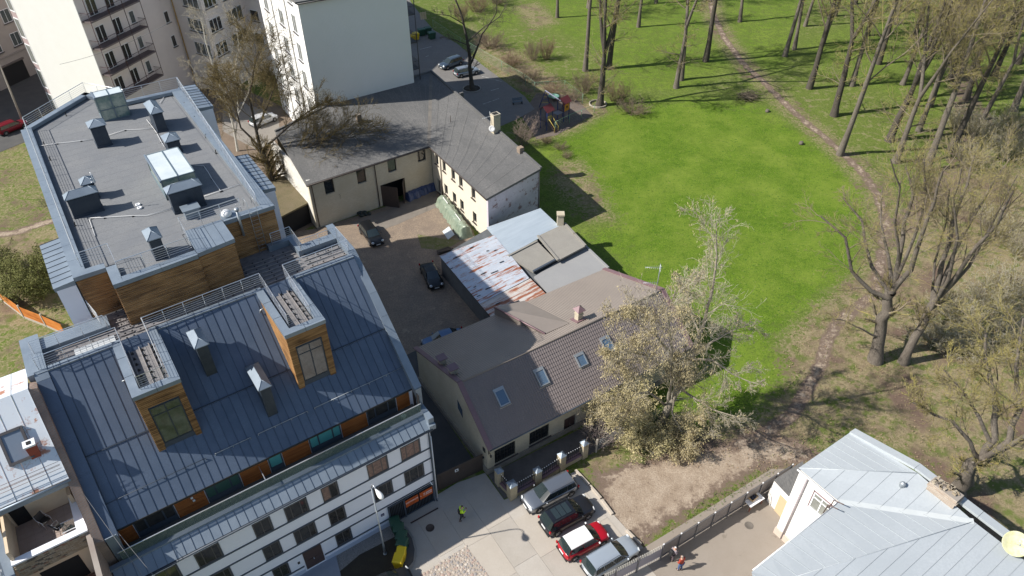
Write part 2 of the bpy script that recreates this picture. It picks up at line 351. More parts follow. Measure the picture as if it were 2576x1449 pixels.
# side parapets following the roof, level behind
def parapet(a0, a1, name, m1=zinc, endb=13.75, low=False):
    top = [(1.3, 9.2, 9.2), (1.3, 11.0, 11.0)]
    pts = [(1.35, zr(1.95)+.35), (7.0, zr(7.0)+.28), (9.9, 17.95), (endb, 17.95)]
    if low: pts = [(1.35, zr(1.95)+.04), (8.9, zr(8.9)+.04), (9.35, 17.92), (endb, 17.95)]
    mb = MB()
    for (b0, z0), (b1, z1) in zip(pts[:-1], pts[1:]):
        mb.add([(a0, b0, z0-.9 if b0 < 9 else 16.6), (a1, b0, z0-.9 if b0 < 9 else 16.6), (a1, b1, z1-.9 if b1 < 9.5 else 16.6), (a0, b1, z1-.9 if b1 < 9.5 else 16.6), (a0, b0, z0), (a1, b0, z0), (a1, b1, z1), (a0, b1, z1)],
               [(0,3,2,1), (4,5,6,7), (0,1,5,4), (1,2,6,5), (2,3,7,6), (3,0,4,7)])
    mb.box(a0, a1, 1.3, 1.36, 8.5, 11.25); mb.build(name, m1, MT)
    c = MB(); rnd = random.Random(3)
    for (b0, z0), (b1, z1) in zip(pts[:-1], pts[1:]):
        d = Vector((0, b1-b0, z1-z0)); L_ = d.length; d.normalize(); k = max(1, round(L_/1.9)); n = Vector((0, -d.z, d.y))
        for j in range(k):
            s0, s1 = L_*j/k+.006, L_*(j+1)/k-.006; cc = Vector(((a0+a1)/2, b0, z0))+d*((s0+s1)/2)+n*.02
            c2_ = MB(); c2_.obox(cc, ((a1-a0)/2+.06, 0, 0), d*((s1-s0)/2), n*.02); c2_.build('coping', zinc_dark if low and b0 < 8.9 else m1, MT)  # left sloping coping takes darker zinc, its shade put into the colour
parapet(.02, .46, 'side_parapet'); parapet(-19.98, -19.38, 'side_parapet', endb=12.9, low=True)
mb = MB(); mb.box(-20.35, -19.99, 9.2, 12.9, 16.6, 17.95); mb.build('parapet_return', zinc, MT)
mb = MB(); mb.box(.08, .5, -.1, 1.5, 8.5, 9.45); mb.box(.02, .52, -.3, .2, 8.45, 8.9); mb.build('parapet_foot', zinc, MT)
# white side wall to the alley
mb = MB(); mb.box(.1, .16, 0, 13.7, 0, 8.45); mb.box(.1, .44, 1.37, 13.7, 8.4, 10.9)
mb.add([(.1, 1.37, 10.9), (.44, 1.37, 10.9), (.44, 9.9, 17.0), (.1, 9.9, 17.0), (.1, 13.7, 17.0), (.44, 13.7, 17.0), (.44, 13.7, 10.9), (.1, 13.7, 10.9)], [(0,1,2,3), (3,2,5,4), (1,6,5,2), (0,3,4,7), (4,5,6,7), (0,7,6,1)])
mb.build('side_wall', render_w, MT)
# ---------------- dormers with roof terraces
deckm = mat('terrace_substrate', (.13, .125, .13), .9, noise=(3, .6, (.22, .21, .21)))
joist = mat('weathered_joist', (.30, .275, .27), .85, noise=(4, .7, (.20, .185, .18)))
pedm = mat('black_pedestal', (.015, .015, .016), .6)
CZ = 17.9
def dormer(a0, a1, wx0, wx1, wz0, wz1):
    b0 = 4.22
    mb = MB(); zb = zr(b0)-.05
    mb.add([(a0, b0, zb), (a1, b0, zb), (a1, 9.6, zr(9.6)-.1), (a0, 9.6, zr(9.6)-.1), (a0, b0, 17.30), (a1, b0, 17.30), (a1, 9.58, 17.30), (a0, 9.58, 17.30)],
           [(4,5,6,7), (0,1,5,4), (1,2,6,5), (3,0,4,7)])
    D = mb.build('dormer', trim_d, MT)
    # cladding on cheeks (triangular): strips cut by the roof slope
    for side, x in ((-1, a0), (1, a1)):
        c = MB(); z = zb+.02
        while z < 17.6:
            bb = min(9.3, (z+.05-10.95)/SL+1.95)
            if bb > b0+.05: c.box(min(x, x+side*.03), max(x, x+side*.03), b0, bb, z, z+.107)
            z += .135
        c.build('cheek_cladding', cladw, D, kind='stuff')
    # front: cladding around the glazed opening
    f = MB(); z = zb-.15
    while z < 17.6:
        z1 = min(z+.107, 17.62)
        if z1 < wz0-.05:
            segs = [(a0-.03, wx0-.05), (wx1+.05, a1+.03)]
        elif z > wz1: segs = [(a0-.03, a1+.03)]
        else: segs = [(a0-.03, wx0-.02), (wx1+.02, a1+.03)]
        for s0, s1 in segs: f.box(s0, s1, b0-.06, b0, z, z1)
        z += .135
    f.build('front_cladding', cladw, D, kind='stuff')
    w = window(D, wx0, wx1, wz0, wz1, b=b0-.0, panes=2, gm=gd, fm=zinc_deep, mull=.07, transom=wz1-(wz1-wz0)*.22)
    # roof edge and coping
    c = MB(); e = .42
    for (x0, x1, y0, y1) in ((a0-.07, a1+.07, b0-.1, b0+e), (a0-.07, a0+e, b0+e, 9.25), (a1-e, a1+.07, b0+e, 9.25)):
        c.box(x0, x1, y0, y1, 17.6, CZ)
    for i, y in enumerate([b0+e+1.6, b0+e+3.3]):
        pass
    c.build('dormer_coping', zinc, D)
    sm = MB()
    for y in (6.0, 7.8):
        sm.box(a0-.08, a0+e, y-.01, y+.01, 17.6, CZ+.012); sm.box(a1-e, a1+.08, y-.01, y+.01, 17.6, CZ+.012)
    sm.box((a0+a1)/2, (a0+a1)/2+.02, b0-.11, b0+e, 17.6, CZ+.012); sm.build('coping_joint', seamc, D)
    return D
gd = mat('dormer_glass', (.03, .035, .04), .03, spec=1.0, noise=(.9, .9, (.115, .12, .125)), stain=(1.1, .60, (.006, .007, .008)))  # grey and near-black blotches paint reflections into the pane colour
dormer(-15.72, -13.22, -15.3, -13.6, 13.5, 16.55); dormer(-6.84, -4.3, -6.42, -4.72, 13.5, 16.55)
mb = MB(); mb.tube([(-6.9, 8.2, 17.25), (-7.12, 8.2, 17.2), (-7.2, 8.2, 17.0)], .05, 8); mb.build('scupper_pipe', steel_g, MT)
mb = MB(); mb.tube([(-15.75, 6.6, 17.25), (-16.0, 6.6, 17.22)], .04, 8); mb.build('scupper_pipe', steel_g, MT)
# front coping of the terraces
c = MB()
for x0, x1 in ((-19.87, -15.3), (-13.62, -6.5), (-4.72, .1)): c.box(x0, x1, 9.2, 9.62, 17.45, CZ-.004)
c.build('terrace_coping', zinc, MT)
sm = MB(); x = -19
while x < 0:
    if not (-15.4 < x < -13.4 or -6.7 < x < -4.6): sm.box(x, x+.018, 9.19, 9.63, 17.5, CZ+.01)
    x += 1.62
sm.build('coping_joint', seamc, MT)
# rear copings of the terraces
c = MB(); c.box(-19.87, -15.5, 11.47, 12.6, 17.0, 17.78)
c.box(-2.85, .1, 12.02, 12.75, 17.0, 17.85); c.box(-2.9, -2.3, 12.75, 14.3, 17, 17.85); c.box(-4.4, -2.9, 13.8, 14.2, 17, 17.85)
c.build('rear_coping', zinc, MT, kind='stuff')
# deck: joists over pedestals
mb = MB()
for x0, x1, y0, y1 in ((-19.85, -14.31, 9.6, 11.45), (-14.3, .08, 9.6, 12.0), (-9.3, -2.85, 12.01, 14.3), (-15.3, -13.64, 4.6, 9.59), (-6.42, -4.72, 4.6, 9.59), (-16, -14.31, 11.46, 13.2)): mb.box(x0, x1, y0, y1, 17.32, 17.36)
mb.build('terrace_deck', deckm, MT)
pedp = MB(); pedp.lathe([(.085, 0), (.085, .02), (.035, .03), (.03, .10), (.06, .11)], n=8)
ped0 = pedp.build('pedestal', pedm, MT, loc=(-5.5, 5, 17.36))
J = MB()
def deckfield(x0, x1, y0, y1, along='a', dj=.62, dp=.8, ped=True):
    global npd
    if along == 'a':
        y = y0+.15
        while y < y1:
            J.box(x0, x1, y-.03, y+.03, 17.40, 17.46); x = x0+.3
            while x < x1 and ped: inst(ped0, (x, y+.12, 17.36)); x += dp
            y += dj
    else:
        x = x0+.12
        while x < x1:
            J.box(x-.03, x+.03, y0, y1, 17.40, 17.46); y = y0+.3
            while y < y1 and ped: inst(ped0, (x+.13, y, 17.36)); y += dp
            x += dj*.6
deckfield(-15.2, -13.75, 4.8, 9.3, 'b', .95, .56); deckfield(-6.3, -4.85, 4.8, 9.3, 'b', .95, .6)
deckfield(-15.2, -14.4, 9.3, 13.0, 'a', .5, .42); deckfield(-9.2, -3.0, 9.7, 13.4, 'a', .45, .75); deckfield(-2.8, 0, 9.7, 11.9, 'a', .5, .8)
deckfield(-14.3, -9.3, 9.7, 11.2, 'a', .5, .8); deckfield(-19.7, -15.3, 9.8, 11.3, 'a', .45, .9)
J.build('deck_joist', joist, MT, kind='stuff')
mb = MB()
for i in range(7): mb.box(-17.8+i*.33, -17.8+i*.33+.31, 9.75, 10.75, 17.47, 17.50)
mb.build('deck_tile', mat('pale_paving', (.50, .52, .53), .8, noise=(6, .4, (.42, .44, .45))), MT, kind='stuff')
# railings
def railing(pts, parent, top=1.0, nb=5, gap=1.35, r=.022, name='railing', z0=.1, base=None):
    mb = MB(); pts = [Vector(p) for p in pts]
    mb.tube([p+Vector((0, 0, top)) for p in pts], r*1.25, 6, smooth=False)
    for k in range(nb):
        h = z0+.08+(top-z0-.12)*k/nb
        mb.tube([p+Vector((0, 0, h)) for p in pts], r*.45, 5, smooth=False)
    for p, q_ in zip(pts[:-1], pts[1:]):
        L_ = (q_-p).length; k = max(1, round(L_/gap))
        for j in range(k+1):
            c = p+(q_-p)*(j/k); mb.tube([c+Vector((0, 0, -.02)), c+Vector((0, 0, top))], r*.8, 6)
    return mb.build(name, steel, parent)
z9 = 17.9
railing([(-13.75, 4.72, z9), (-13.75, 9.55, z9), (-6.3, 9.75, z9), (-6.36, 4.75, z9), (-4.86, 4.78, z9), (-4.7, 9.75, z9), (.05, 9.9, z9), (.05, 11.85, z9), (-2.7, 11.8, z9), (-2.65, 13.8, z9), (-4.1, 13.75, z9)][1:], MT)
railing([(-13.72, 9.6, z9), (-13.74, 4.56, z9), (-15.2, 4.52, z9), (-15.25, 9.55, z9), (-19.7, 9.45, z9), (-19.72, 11.1, z9), (-15.64, 11.15, z9)], MT)
railing([(-16.2, 13.3, z9), (-15.9, 11.6, z9)], MT)
# ---------------- stacks on the front slope
def stack(a0, a1, b0, b1, zb, zt, parent, cap=.12, ch=.38, slope=False, name='vent_stack', ridge=True):
    mb = MB()
    if slope: mb.add([(a0, b0, zr(b0)-.1), (a1, b0, zr(b0)-.1), (a1, b1, zr(b1)-.1), (a0, b1, zr(b1)-.1), (a0, b0, zt), (a1, b0, zt), (a1, b1, zt), (a0, b1, zt)], [(4,5,6,7), (0,1,5,4), (1,2,6,5), (2,3,7,6), (3,0,4,7)])
    else:
        mb.box(a0, a1, b0, b1, zb, zt-.16); mb.box(a0-.04, a1+.04, b0-.04, b1+.04, zb, zb+.18, 1)
        mb.box(a0+.08, a1-.08, b0+.08, b1-.08, zt-.16, zt)
        for x in (a0, (a0+a1)/2, a1):
            for y in (b0, b1): mb.box(x-.03, x+.03, y-.03, y+.03, zt-.18, zt, 1)
        k = int((a1-a0)/.5)
        for j in range(1, k): mb.box(a0+(a1-a0)*j/k-.008, a0+(a1-a0)*j/k+.008, b0-.02, b0, zb+.18, zt-.17, 1)
    s = mb.build(name, [zinc_deep, seamc], parent)
    A0, A1, B0, B1 = a0-cap, a1+cap, b0-cap, b1+cap; w, l = A1-A0, B1-B0; ap = min(w, l)/2
    if w > l: r0, r1 = (A0+ap, (B0+B1)/2, zt+ch), (A1-ap, (B0+B1)/2, zt+ch)
    else: r0, r1 = ((A0+A1)/2, B0+ap, zt+ch), ((A0+A1)/2, B1-ap, zt+ch)
    c = MB(); V = [(A0, B0, zt), (A1, B0, zt), (A1, B1, zt), (A0, B1, zt), r0, r1]
    if w > l: F_ = [(0,1,5,4), (1,2,5), (2,3,4,5), (3,0,4)]
    else: F_ = [(0,1,4), (1,2,5,4), (2,3,5), (3,0,4,5)]
    c.add(V, F_+[(3,2,1,0)]); c.box(A0, A1, B0, B1, zt-.05, zt-.001); c.build('stack_cap', zinc, s)
    e = MB()
    for i, j in ((0, 4), (1, 5 if w > l else 4), (2, 5), (3, 4 if w > l else 5), (4, 5)):
        p, q_ = Vector(V[i]), Vector(V[j])
        if (p-q_).length > .05: e.tube([p, q_], .018, 5)
    e.build('cap_ridge', zinc, s); return s
stack(-11.66, -11.0, 6.41, 8.0, 0, 17.72, MT, slope=True); stack(-9.32, -8.68, 3.56, 5.8, 0, 15.1, MT, slope=True)
# ---------------- upper flat roof storey
UZ = 20.62
out = [(-16.22, 13.35), (-14.38, 13.35), (-14.38, 11.25), (-9.3, 11.45), (-9.3, 11.62), (-6.9, 11.85), (-6.72, 14.25), (-3.28, 14.3), (-3.28, 38.2), (-7.8, 38.3), (-10.45, 42.1), (-16.2, 37.3)]
mb = MB(); inn = [(x+(.06 if x < -10 else -.06), y) for x, y in out]
mb.prism([(x, y) for x, y in out], 17.25, UZ-.45); mb.prism(out[7:11]+[out[11], (-16.2, 14)], 0, 17.3)
mb.build('upper_storey', mat('pale_render_rear', (.5, .48, .44), .9), MT)
for (p, q_) in ((out[0], out[1]), (out[1], out[2]), (out[2], out[3]), (out[3], out[4]), (out[4], out[5]), (out[5], out[6]), (out[6], out[7]), (out[7], (-3.28, 17.0))):
    zb = 17.36 if p[1] < 14.25 or q_[1] < 14.25 else 13.5
    cladding((p, q_, zb if q_ != (-3.28, 17.0) else 12, UZ-.26), 'larch_wall', MT, cladw)
mb = MB(); mb.prism(out, UZ-.45, UZ-.28); mb.build('flat_roof', felt, MT)
# felt sheets laid in strips
rng = random.Random(5); y = 14.5
polyL = lambda yy: -15.4
inner = [(-15.5, 13.9), (-13.85, 13.9), (-13.85, 11.95), (-9.45, 11.95), (-9.45, 14.75), (-4.2, 14.75), (-4.2, 37.6), (-7.9, 37.7), (-10.2, 41.1), (-15.5, 36.8)]
mb = MB(); mb.prism(inner, UZ-.28, UZ-.24); mb.build('roofing_felt', felt, MT)
lap = mat('felt_lap', (.145, .15, .16), .95)
mb = MB(); y = 15.2
while y < 40.5:
    x0, x1 = -15.45, -4.25
    if y > 36.8: x0 = -15.45+(y-36.8)/4.3*5.2
    if y > 37.7: x1 = -7.9-(y-37.7)/3.4*2.3
    n = 7
    for k in range(n):
        xa, xb = x0+(x1-x0)*k/n, x0+(x1-x0)*(k+1)/n
        mb.obox(((xa+xb)/2, y+rng.uniform(-.012, .012)+.02*(k-n/2)*.3, UZ-.238), ((xb-xa)/2, .006*n*.2*(xb-xa)/2, 0), (0, .006, 0), (0, 0, .0015))
    y += .98
mb.build('felt_overlap', lap, MT, kind='stuff')
# perimeter coping pieces
def coping_run(p, q_, w, zt, parent, h=.3, n=None, side=1, m=zinc):
    p, q_ = Vector((*p, 0)), Vector((*q_, 0)); d = (q_-p); L_ = d.length; d.normalize(); nn = Vector((-d.y, d.x, 0))*side
    k = n or max(1, round(L_/2.0))
    for j in range(k):
        s0, s1 = L_*j/k+(.007 if j else 0), L_*(j+1)/k-(.007 if j < k-1 else 0); cc = p+d*((s0+s1)/2)+nn*(w/2)
        b_ = MB(); b_.obox((cc.x, cc.y, zt-h/2), d*((s1-s0)/2), nn*(w/2), (0, 0, h/2)); b_.build('coping', m, parent)
cz = UZ+.08
coping_run((-16.28, 37.2), (-16.28, 13.3), .78, cz, MT)
coping_run((-15.5, 13.3), (-14.42, 13.3), .6, cz, MT); coping_run((-14.42, 13.3), (-14.42, 11.2), .6, cz, MT); coping_run((-13.82, 11.2), (-9.3, 11.4), .6, cz, MT)
coping_run((-3.2, 14.2), (-3.2, 38.3), .8, cz, MT); coping_run((-6.75, 14.2), (-4.0, 14.2), .55, cz, MT)
coping_run((-4.0, 38.3), (-7.9, 38.4), .55, cz, MT); coping_run((-7.9, 38.35), (-10.5, 42.2), .5, cz, MT); coping_run((-10.5, 42.2), (-16.0, 37.5), .55, cz, MT)
# raised zinc pod over the stair (front right)
seam_panels(-9.28, -6.8, 4, lambda a: (a, 11.5+.12*(a+9.3), cz+.012), lambda a: (a, 14.55, cz+.012), MT, 'pod_panel', zinc, t=.3, hs=.02)
mb = MB(); mb.box(-6.72, -5.6, 14.15, 15.2, UZ-.2, UZ+.12); mb.build('pod_step', zinc, MT)
# side bays
def bay(a0, a1, b0, b1, zt, z0, n, inner):
    s = MB(); s.box(a0, a1, b0, b1, z0, zt-.35); o = s.build('bay', render_w, MT)
    k = n
    for j in range(k):
        y0, y1 = b0+(b1-b0)*j/k, b0+(b1-b0)*(j+1)/k; zi, zo = zt, zt-.12; L0, L1 = (a0, a1)
        zl, zr_ = (zo, zi) if inner == 'r' else (zi, zo)
        m2 = MB(); m2.slab([(L0-(.1 if inner == 'r' else 0), y0+.004, zl), (L1+(.1 if inner == 'l' else 0), y0+.004, zr_), (L1+(.1 if inner == 'l' else 0), y1-.004, zr_), (L0-(.1 if inner == 'r' else 0), y1-.004, zl)], .3)
        m2.obox(((L0+L1)/2-.05*(inner == 'r')+.05*(inner == 'l'), y1, (zl+zr_)/2+.015), ((L1-L0)/2+.05, 0, (zr_-zl)/2), (0, .007, 0), (0, 0, .02), 1)
        m2.build('bay_roof_panel', [zinc, seamc], o)
    return o
bay(-17.4, -16.3, 13.4, 18.9, 20.45, 15.0, 9, 'r')
bay(-3.18, -1.75, 33.6, 39.2, 20.45, 14.5, 9, 'l'); bay(-3.18, -2.2, 17.1, 23.2, 20.45, 14.5, 10, 'l')
railing([(-4.15, 14.9, cz), (-3.3+.15, 38.3, cz)], MT, gap=1.2); railing([(-3.2, 38.3, cz), (-7.8, 38.3, cz), (-10.4, 41.9, cz), (-15.75, 37.2, cz), (-15.65, 14.3, cz)], MT, gap=1.7)
railing([(-15.64, 14.3, cz), (-13.8, 14.3, cz), (-13.8, 12.0, cz), (-9.4, 12.1, cz), (-9.35, 14.75, cz), (-5.3, 14.9, cz)], MT)
# stacks on the flat roof
fz = UZ-.25
for (a0, a1, b0, b1, zt) in ((-11.62, -10.55, 30.85, 31.95, 22.2), (-6.98, -6.2, 30.9, 33.2, 22.1), (-7.15, -6.2, 26.5, 27.7, 21.5), (-13.73, -13.0, 22.9, 23.7, 21.7), (-15.0, -13.1, 20.9, 21.6, 21.95), (-9.15, -7.0, 17.5, 18.3, 22.1), (-11.6, -10.9, 12.7, 13.9, 22.0)):
    stack(a0, a1, b0, b1, fz, zt, MT)
mb = MB(); mb.box(-8.7, -7.7, 16.3, 17.0, fz, 21.05); mb.box(-8.8, -7.6, 16.2, 17.1, 21.05, 21.13); mb.build('roof_unit', zinc, MT)
# glass stair heads
gx = mat('stairhead_glass', (.16, .24, .22), .04, spec=1.0, noise=(1.2, .9, (.42, .45, .36)), stain=(2.2, .62, (.03, .06, .06)))
gtop = mat('stairhead_top_glass', (.52, .58, .60), .12, spec=.8, noise=(.8, .8, (.62, .67, .68)))
fgl = mat('stairhead_frame', (.16, .21, .24), .5, .2)
def stairhead(a0, a1, b0, b1, zf, zbk, front_glass=True, doors=2):
    mb = MB(); t = .08
    for x in (a0, a1-t):
        mb.box(x, x+t, b0, b0+t, fz, zf); mb.box(x, x+t, b1-t, b1, fz, zbk); mb.box(x, x+t, b0, b1, fz, fz+.35)
        mb.add([(x, b0, zf-t), (x+t, b0, zf-t), (x+t, b1, zbk-t), (x, b1, zbk-t), (x, b0, zf), (x+t, b0, zf), (x+t, b1, zbk), (x, b1, zbk)], [(0,3,2,1), (4,5,6,7), (0,1,5,4), (1,2,6,5), (2,3,7,6), (3,0,4,7)])
    for y, z in ((b0, zf), (b1-t, zbk)): mb.box(a0+t, a1-t, y, y+t, z-t, z); mb.box(a0+t, a1-t, y, y+t, fz, fz+.1)
    m_ = (a0+a1)/2; mb.box(m_-.05, m_+.05, b0-.01, b0+.06, fz, zf-t); mb.box(m_-.03, m_+.03, b0+t, b1-t, (zf+zbk)/2-.05, (zf+zbk)/2+.05)
    mb.box(a0+t, a1-t, b0-.01, b0+.05, fz+.95, fz+1.02)
    o = mb.build('stair_head', fgl, MT)
    g = MB(); g.quad((a0+t, b0+.03, fz+.1), (a1-t, b0+.03, fz+.1), (a1-t, b0+.03, zf-t), (a0+t, b0+.03, zf-t)); g.build('pane', gx, o)
    for x in (a0+.04, a1-.04):
        g = MB(); g.quad((x, b0+t, fz+.35), (x, b1-t, fz+.35), (x, b1-t, zbk-t), (x, b0+t, zf-t)); g.build('pane', gx, o)
    for x0, x1 in ((a0+t, m_-.03), (m_+.03, a1-t)):
        g = MB(); g.quad((x0, b0+.02, zf-.02), (x1, b0+.02, zf-.02), (x1, b1, zbk-.02), (x0, b1, zbk-.02)); g.build('top_pane', gtop, o)
    c = MB(); c.box(a0-.06, a0+.06, b0-.1, b1+.05, zf-.12, zf+.03) if abs(zf-zbk) < .1 else c.box(a0-.05, a0+.02, b0, b1, fz, fz+.3); c.build('flashing', zinc, o)
    return o
stairhead(-10.3, -8.05, 35.6, 37.0, 22.55, 22.55); stairhead(-9.15, -6.75, 19.7, 24.2, 22.0, 22.0)
# walkway lightning wire on blocks
wirem = mat('white_cable', (.72, .72, .72), .6)
def cable(pts):
    rr = random.Random(len(pts)); P = []
    for p, q_ in zip(pts[:-1], pts[1:]):
        k = max(1, int(math.dist(p, q_)/.9))
        for j in range(k): P.append((p[0]+(q_[0]-p[0])*j/k+rr.uniform(-.03, .03), p[1]+(q_[1]-p[1])*j/k+rr.uniform(-.05, .05), fz+.09))
    P.append((*pts[-1], fz+.09)); mb = MB(); mb.tube(P, .022, 5); mb.build('roof_cable', wirem, MT)
    b_ = MB()
    for p in P[1::2]: b_.box(p[0]-.07, p[0]+.07, p[1]-.09, p[1]+.02, fz-.01, fz+.07)
    b_.build('cable_block', pedm, MT, kind='stuff')
T_ = lambda x, y: tuple(FM.at(*(x*.3, 161+y*.3), 20.45)[:2])
cable([T_(320, 690), T_(480, 665), T_(785, 632)]); cable([T_(905, 600), T_(1050, 553), T_(1290, 540)]); cable([T_(1230, 465), T_(1290, 540), T_(1350, 650), T_(1380, 695)])
cable([T_(1605, 845), T_(1710, 855), T_(1850, 1065)]); cable([T_(1710, 1110), T_(1860, 1060), T_(2030, 1000)]); cable([T_(760, 1290), T_(990, 1278), T_(1230, 1270), T_(1445, 1210)])
cable([T_(800, 1440), T_(745, 1300), T_(770, 1290)]); cable([T_(1340, 330), T_(1385, 262)])
hk = MB(); hk.tube([(0, 0, 0), (0, 0, .28), (.05, -.12, .36)], .035, 6); hk.lathe([(.09, 0), (.05, .05)], n=8)
hk0 = None
for x, y in ((1545, 345), (1630, 460), (1725, 610), (1810, 742), (420, 800), (555, 430), (630, 1350), (370, 675)):
    p = T_(x, y)
    if hk0 is None: hk0 = hk.build('vent_pipe', pedm, MT, loc=(p[0], p[1], fz))
    else: inst(hk0, (p[0], p[1], fz))
for y in (19.75, 20.25):
    mb = MB(); mb.lathe([(.17, 0), (.17, .12), (.10, .12), (.10, .02)], (-11.0, y, fz), 14); mb.build('pipe_collar', pvc, MT)
mb = MB(); mb.tube([(-13.0, 20.9, 21.9), (-13.0, 20.9, 23.4)], .02, 5)
for k in range(3): mb.tube([(-13.25+.05*k, 20.9, 22.7+.25*k), (-12.75-.05*k, 20.9, 22.7+.25*k)], .01, 4)
mb.build('aerial_mast', steel, MT)
# round vent with flue on the pod step
mb = MB(); mb.lathe([(.0, .0), (.30, .0), (.36, .12), (.33, .28), (.2, .4), (.05, .44), (0, .44)], (-6.35, 14.75, UZ+.12), 18); mb.build('dome_vent', mat('white_enamel', (.8, .8, .8), .3), MT)
mb = MB(); mb.tube([(-5.75, 14.1, 19.2), (-5.75, 14.1, 21.3)], .09, 10); mb.lathe([(.14, 0), (.17, .1), (.14, .2)], (-5.75, 14.1, 21.25), 12); mb.build('flue', steel_g, MT)
mb = MB()
for x in (-5.0, -4.45): mb.tube([(x, 14.1, 17.4), (x, 14.1, 21.6), (x, 14.9, 21.6), (x, 15.2, 20.8)], .02, 5)
for k in range(11): mb.tube([(-5.0, 14.1, 17.7+.3*k), (-4.45, 14.1, 17.7+.3*k)], .012, 4)
mb.build('roof_ladder', steel_g, MT)
# low balcony on the left side, seen past the bay
mb = MB(); mb.box(-17.3, -15.9, 10.6, 18, 12.6, 12.9); o = mb.build('side_balcony', mat('balcony_tile', (.52, .50, .42), .8, noise=(3, .7, (.42, .40, .33))), MT)
railing([(-17.25, 18, 12.9), (-17.25, 10.7, 12.9), (-15.95, 10.7, 12.9)], o)
# white bait boxes, chairs on the terrace
for x, z in ((-15.25, 10.15), (-15.2, 9.85)):
    mb = MB(); mb.box(x, x+.14, 2.16, 2.21, z, z+.15); mb.build('junction_box', pvc, MT)
pot = MB(); pot.lathe([(.13, 0), (.17, .34), (.19, .36), (.17, .36), (.15, .3)], n=14)
po = pot.build('flower_pot', mat('pale_green_pot', (.45, .6, .5), .5)); po.location = FM.w((-1.1, 1.35, 8.9))
tagp(po, 'pale green flower pot on the narrow balcony behind the glass balustrade', 'flower pot')
# ============================================================ ground
def pa(F, u, v, a):
    r = ray(u, v); t = (a-(Vector((0,0,CAMH))-F.o).dot(F.a))/r.dot(F.a); return F.l(Vector((0,0,CAMH))+r*t)
def pb(F, u, v, b):
    r = ray(u, v); t = (b-(Vector((0,0,CAMH))-F.o).dot(F.b))/r.dot(F.b); return F.l(Vector((0,0,CAMH))+r*t)
Frame.pa = pa; Frame.pb = pb
G2 = lambda pts: [tuple(at(u, v, 0)[:2]) for u, v in pts]
def inside(P, poly):
    x, y = P; c = False; n = len(poly)
    for i in range(n):
        x0, y0 = poly[i]; x1, y1 = poly[(i+1) % n]
        if (y0 > y) != (y1 > y) and x < (x1-x0)*(y-y0)/(y1-y0)+x0: c = not c
    return c
def sdist(X, Y, poly):
    """signed distance (positive inside) of many points to a polygon"""
    d = np.full(X.shape, 1e9); ins = np.zeros(X.shape, bool); n = len(poly)
    for i in range(n):
        x0, y0 = poly[i]; x1, y1 = poly[(i+1) % n]; ex, ey = x1-x0, y1-y0
        t = np.clip(((X-x0)*ex+(Y-y0)*ey)/(ex*ex+ey*ey+1e-9), 0, 1); d = np.minimum(d, np.hypot(X-x0-t*ex, Y-y0-t*ey))
        if abs(ey) > 1e-9: ins ^= ((y0 > Y) != (y1 > Y)) & (X < ex*(Y-y0)/ey+x0)
    return np.where(ins, d, -d)
def pdist(X, Y, pts):
    d = np.full(X.shape, 1e9)
    for (x0, y0), (x1, y1) in zip(pts[:-1], pts[1:]):
        ex, ey = x1-x0, y1-y0; t = np.clip(((X-x0)*ex+(Y-y0)*ey)/(ex*ex+ey*ey+1e-9), 0, 1); d = np.minimum(d, np.hypot(X-x0-t*ex, Y-y0-t*ey))
    return d
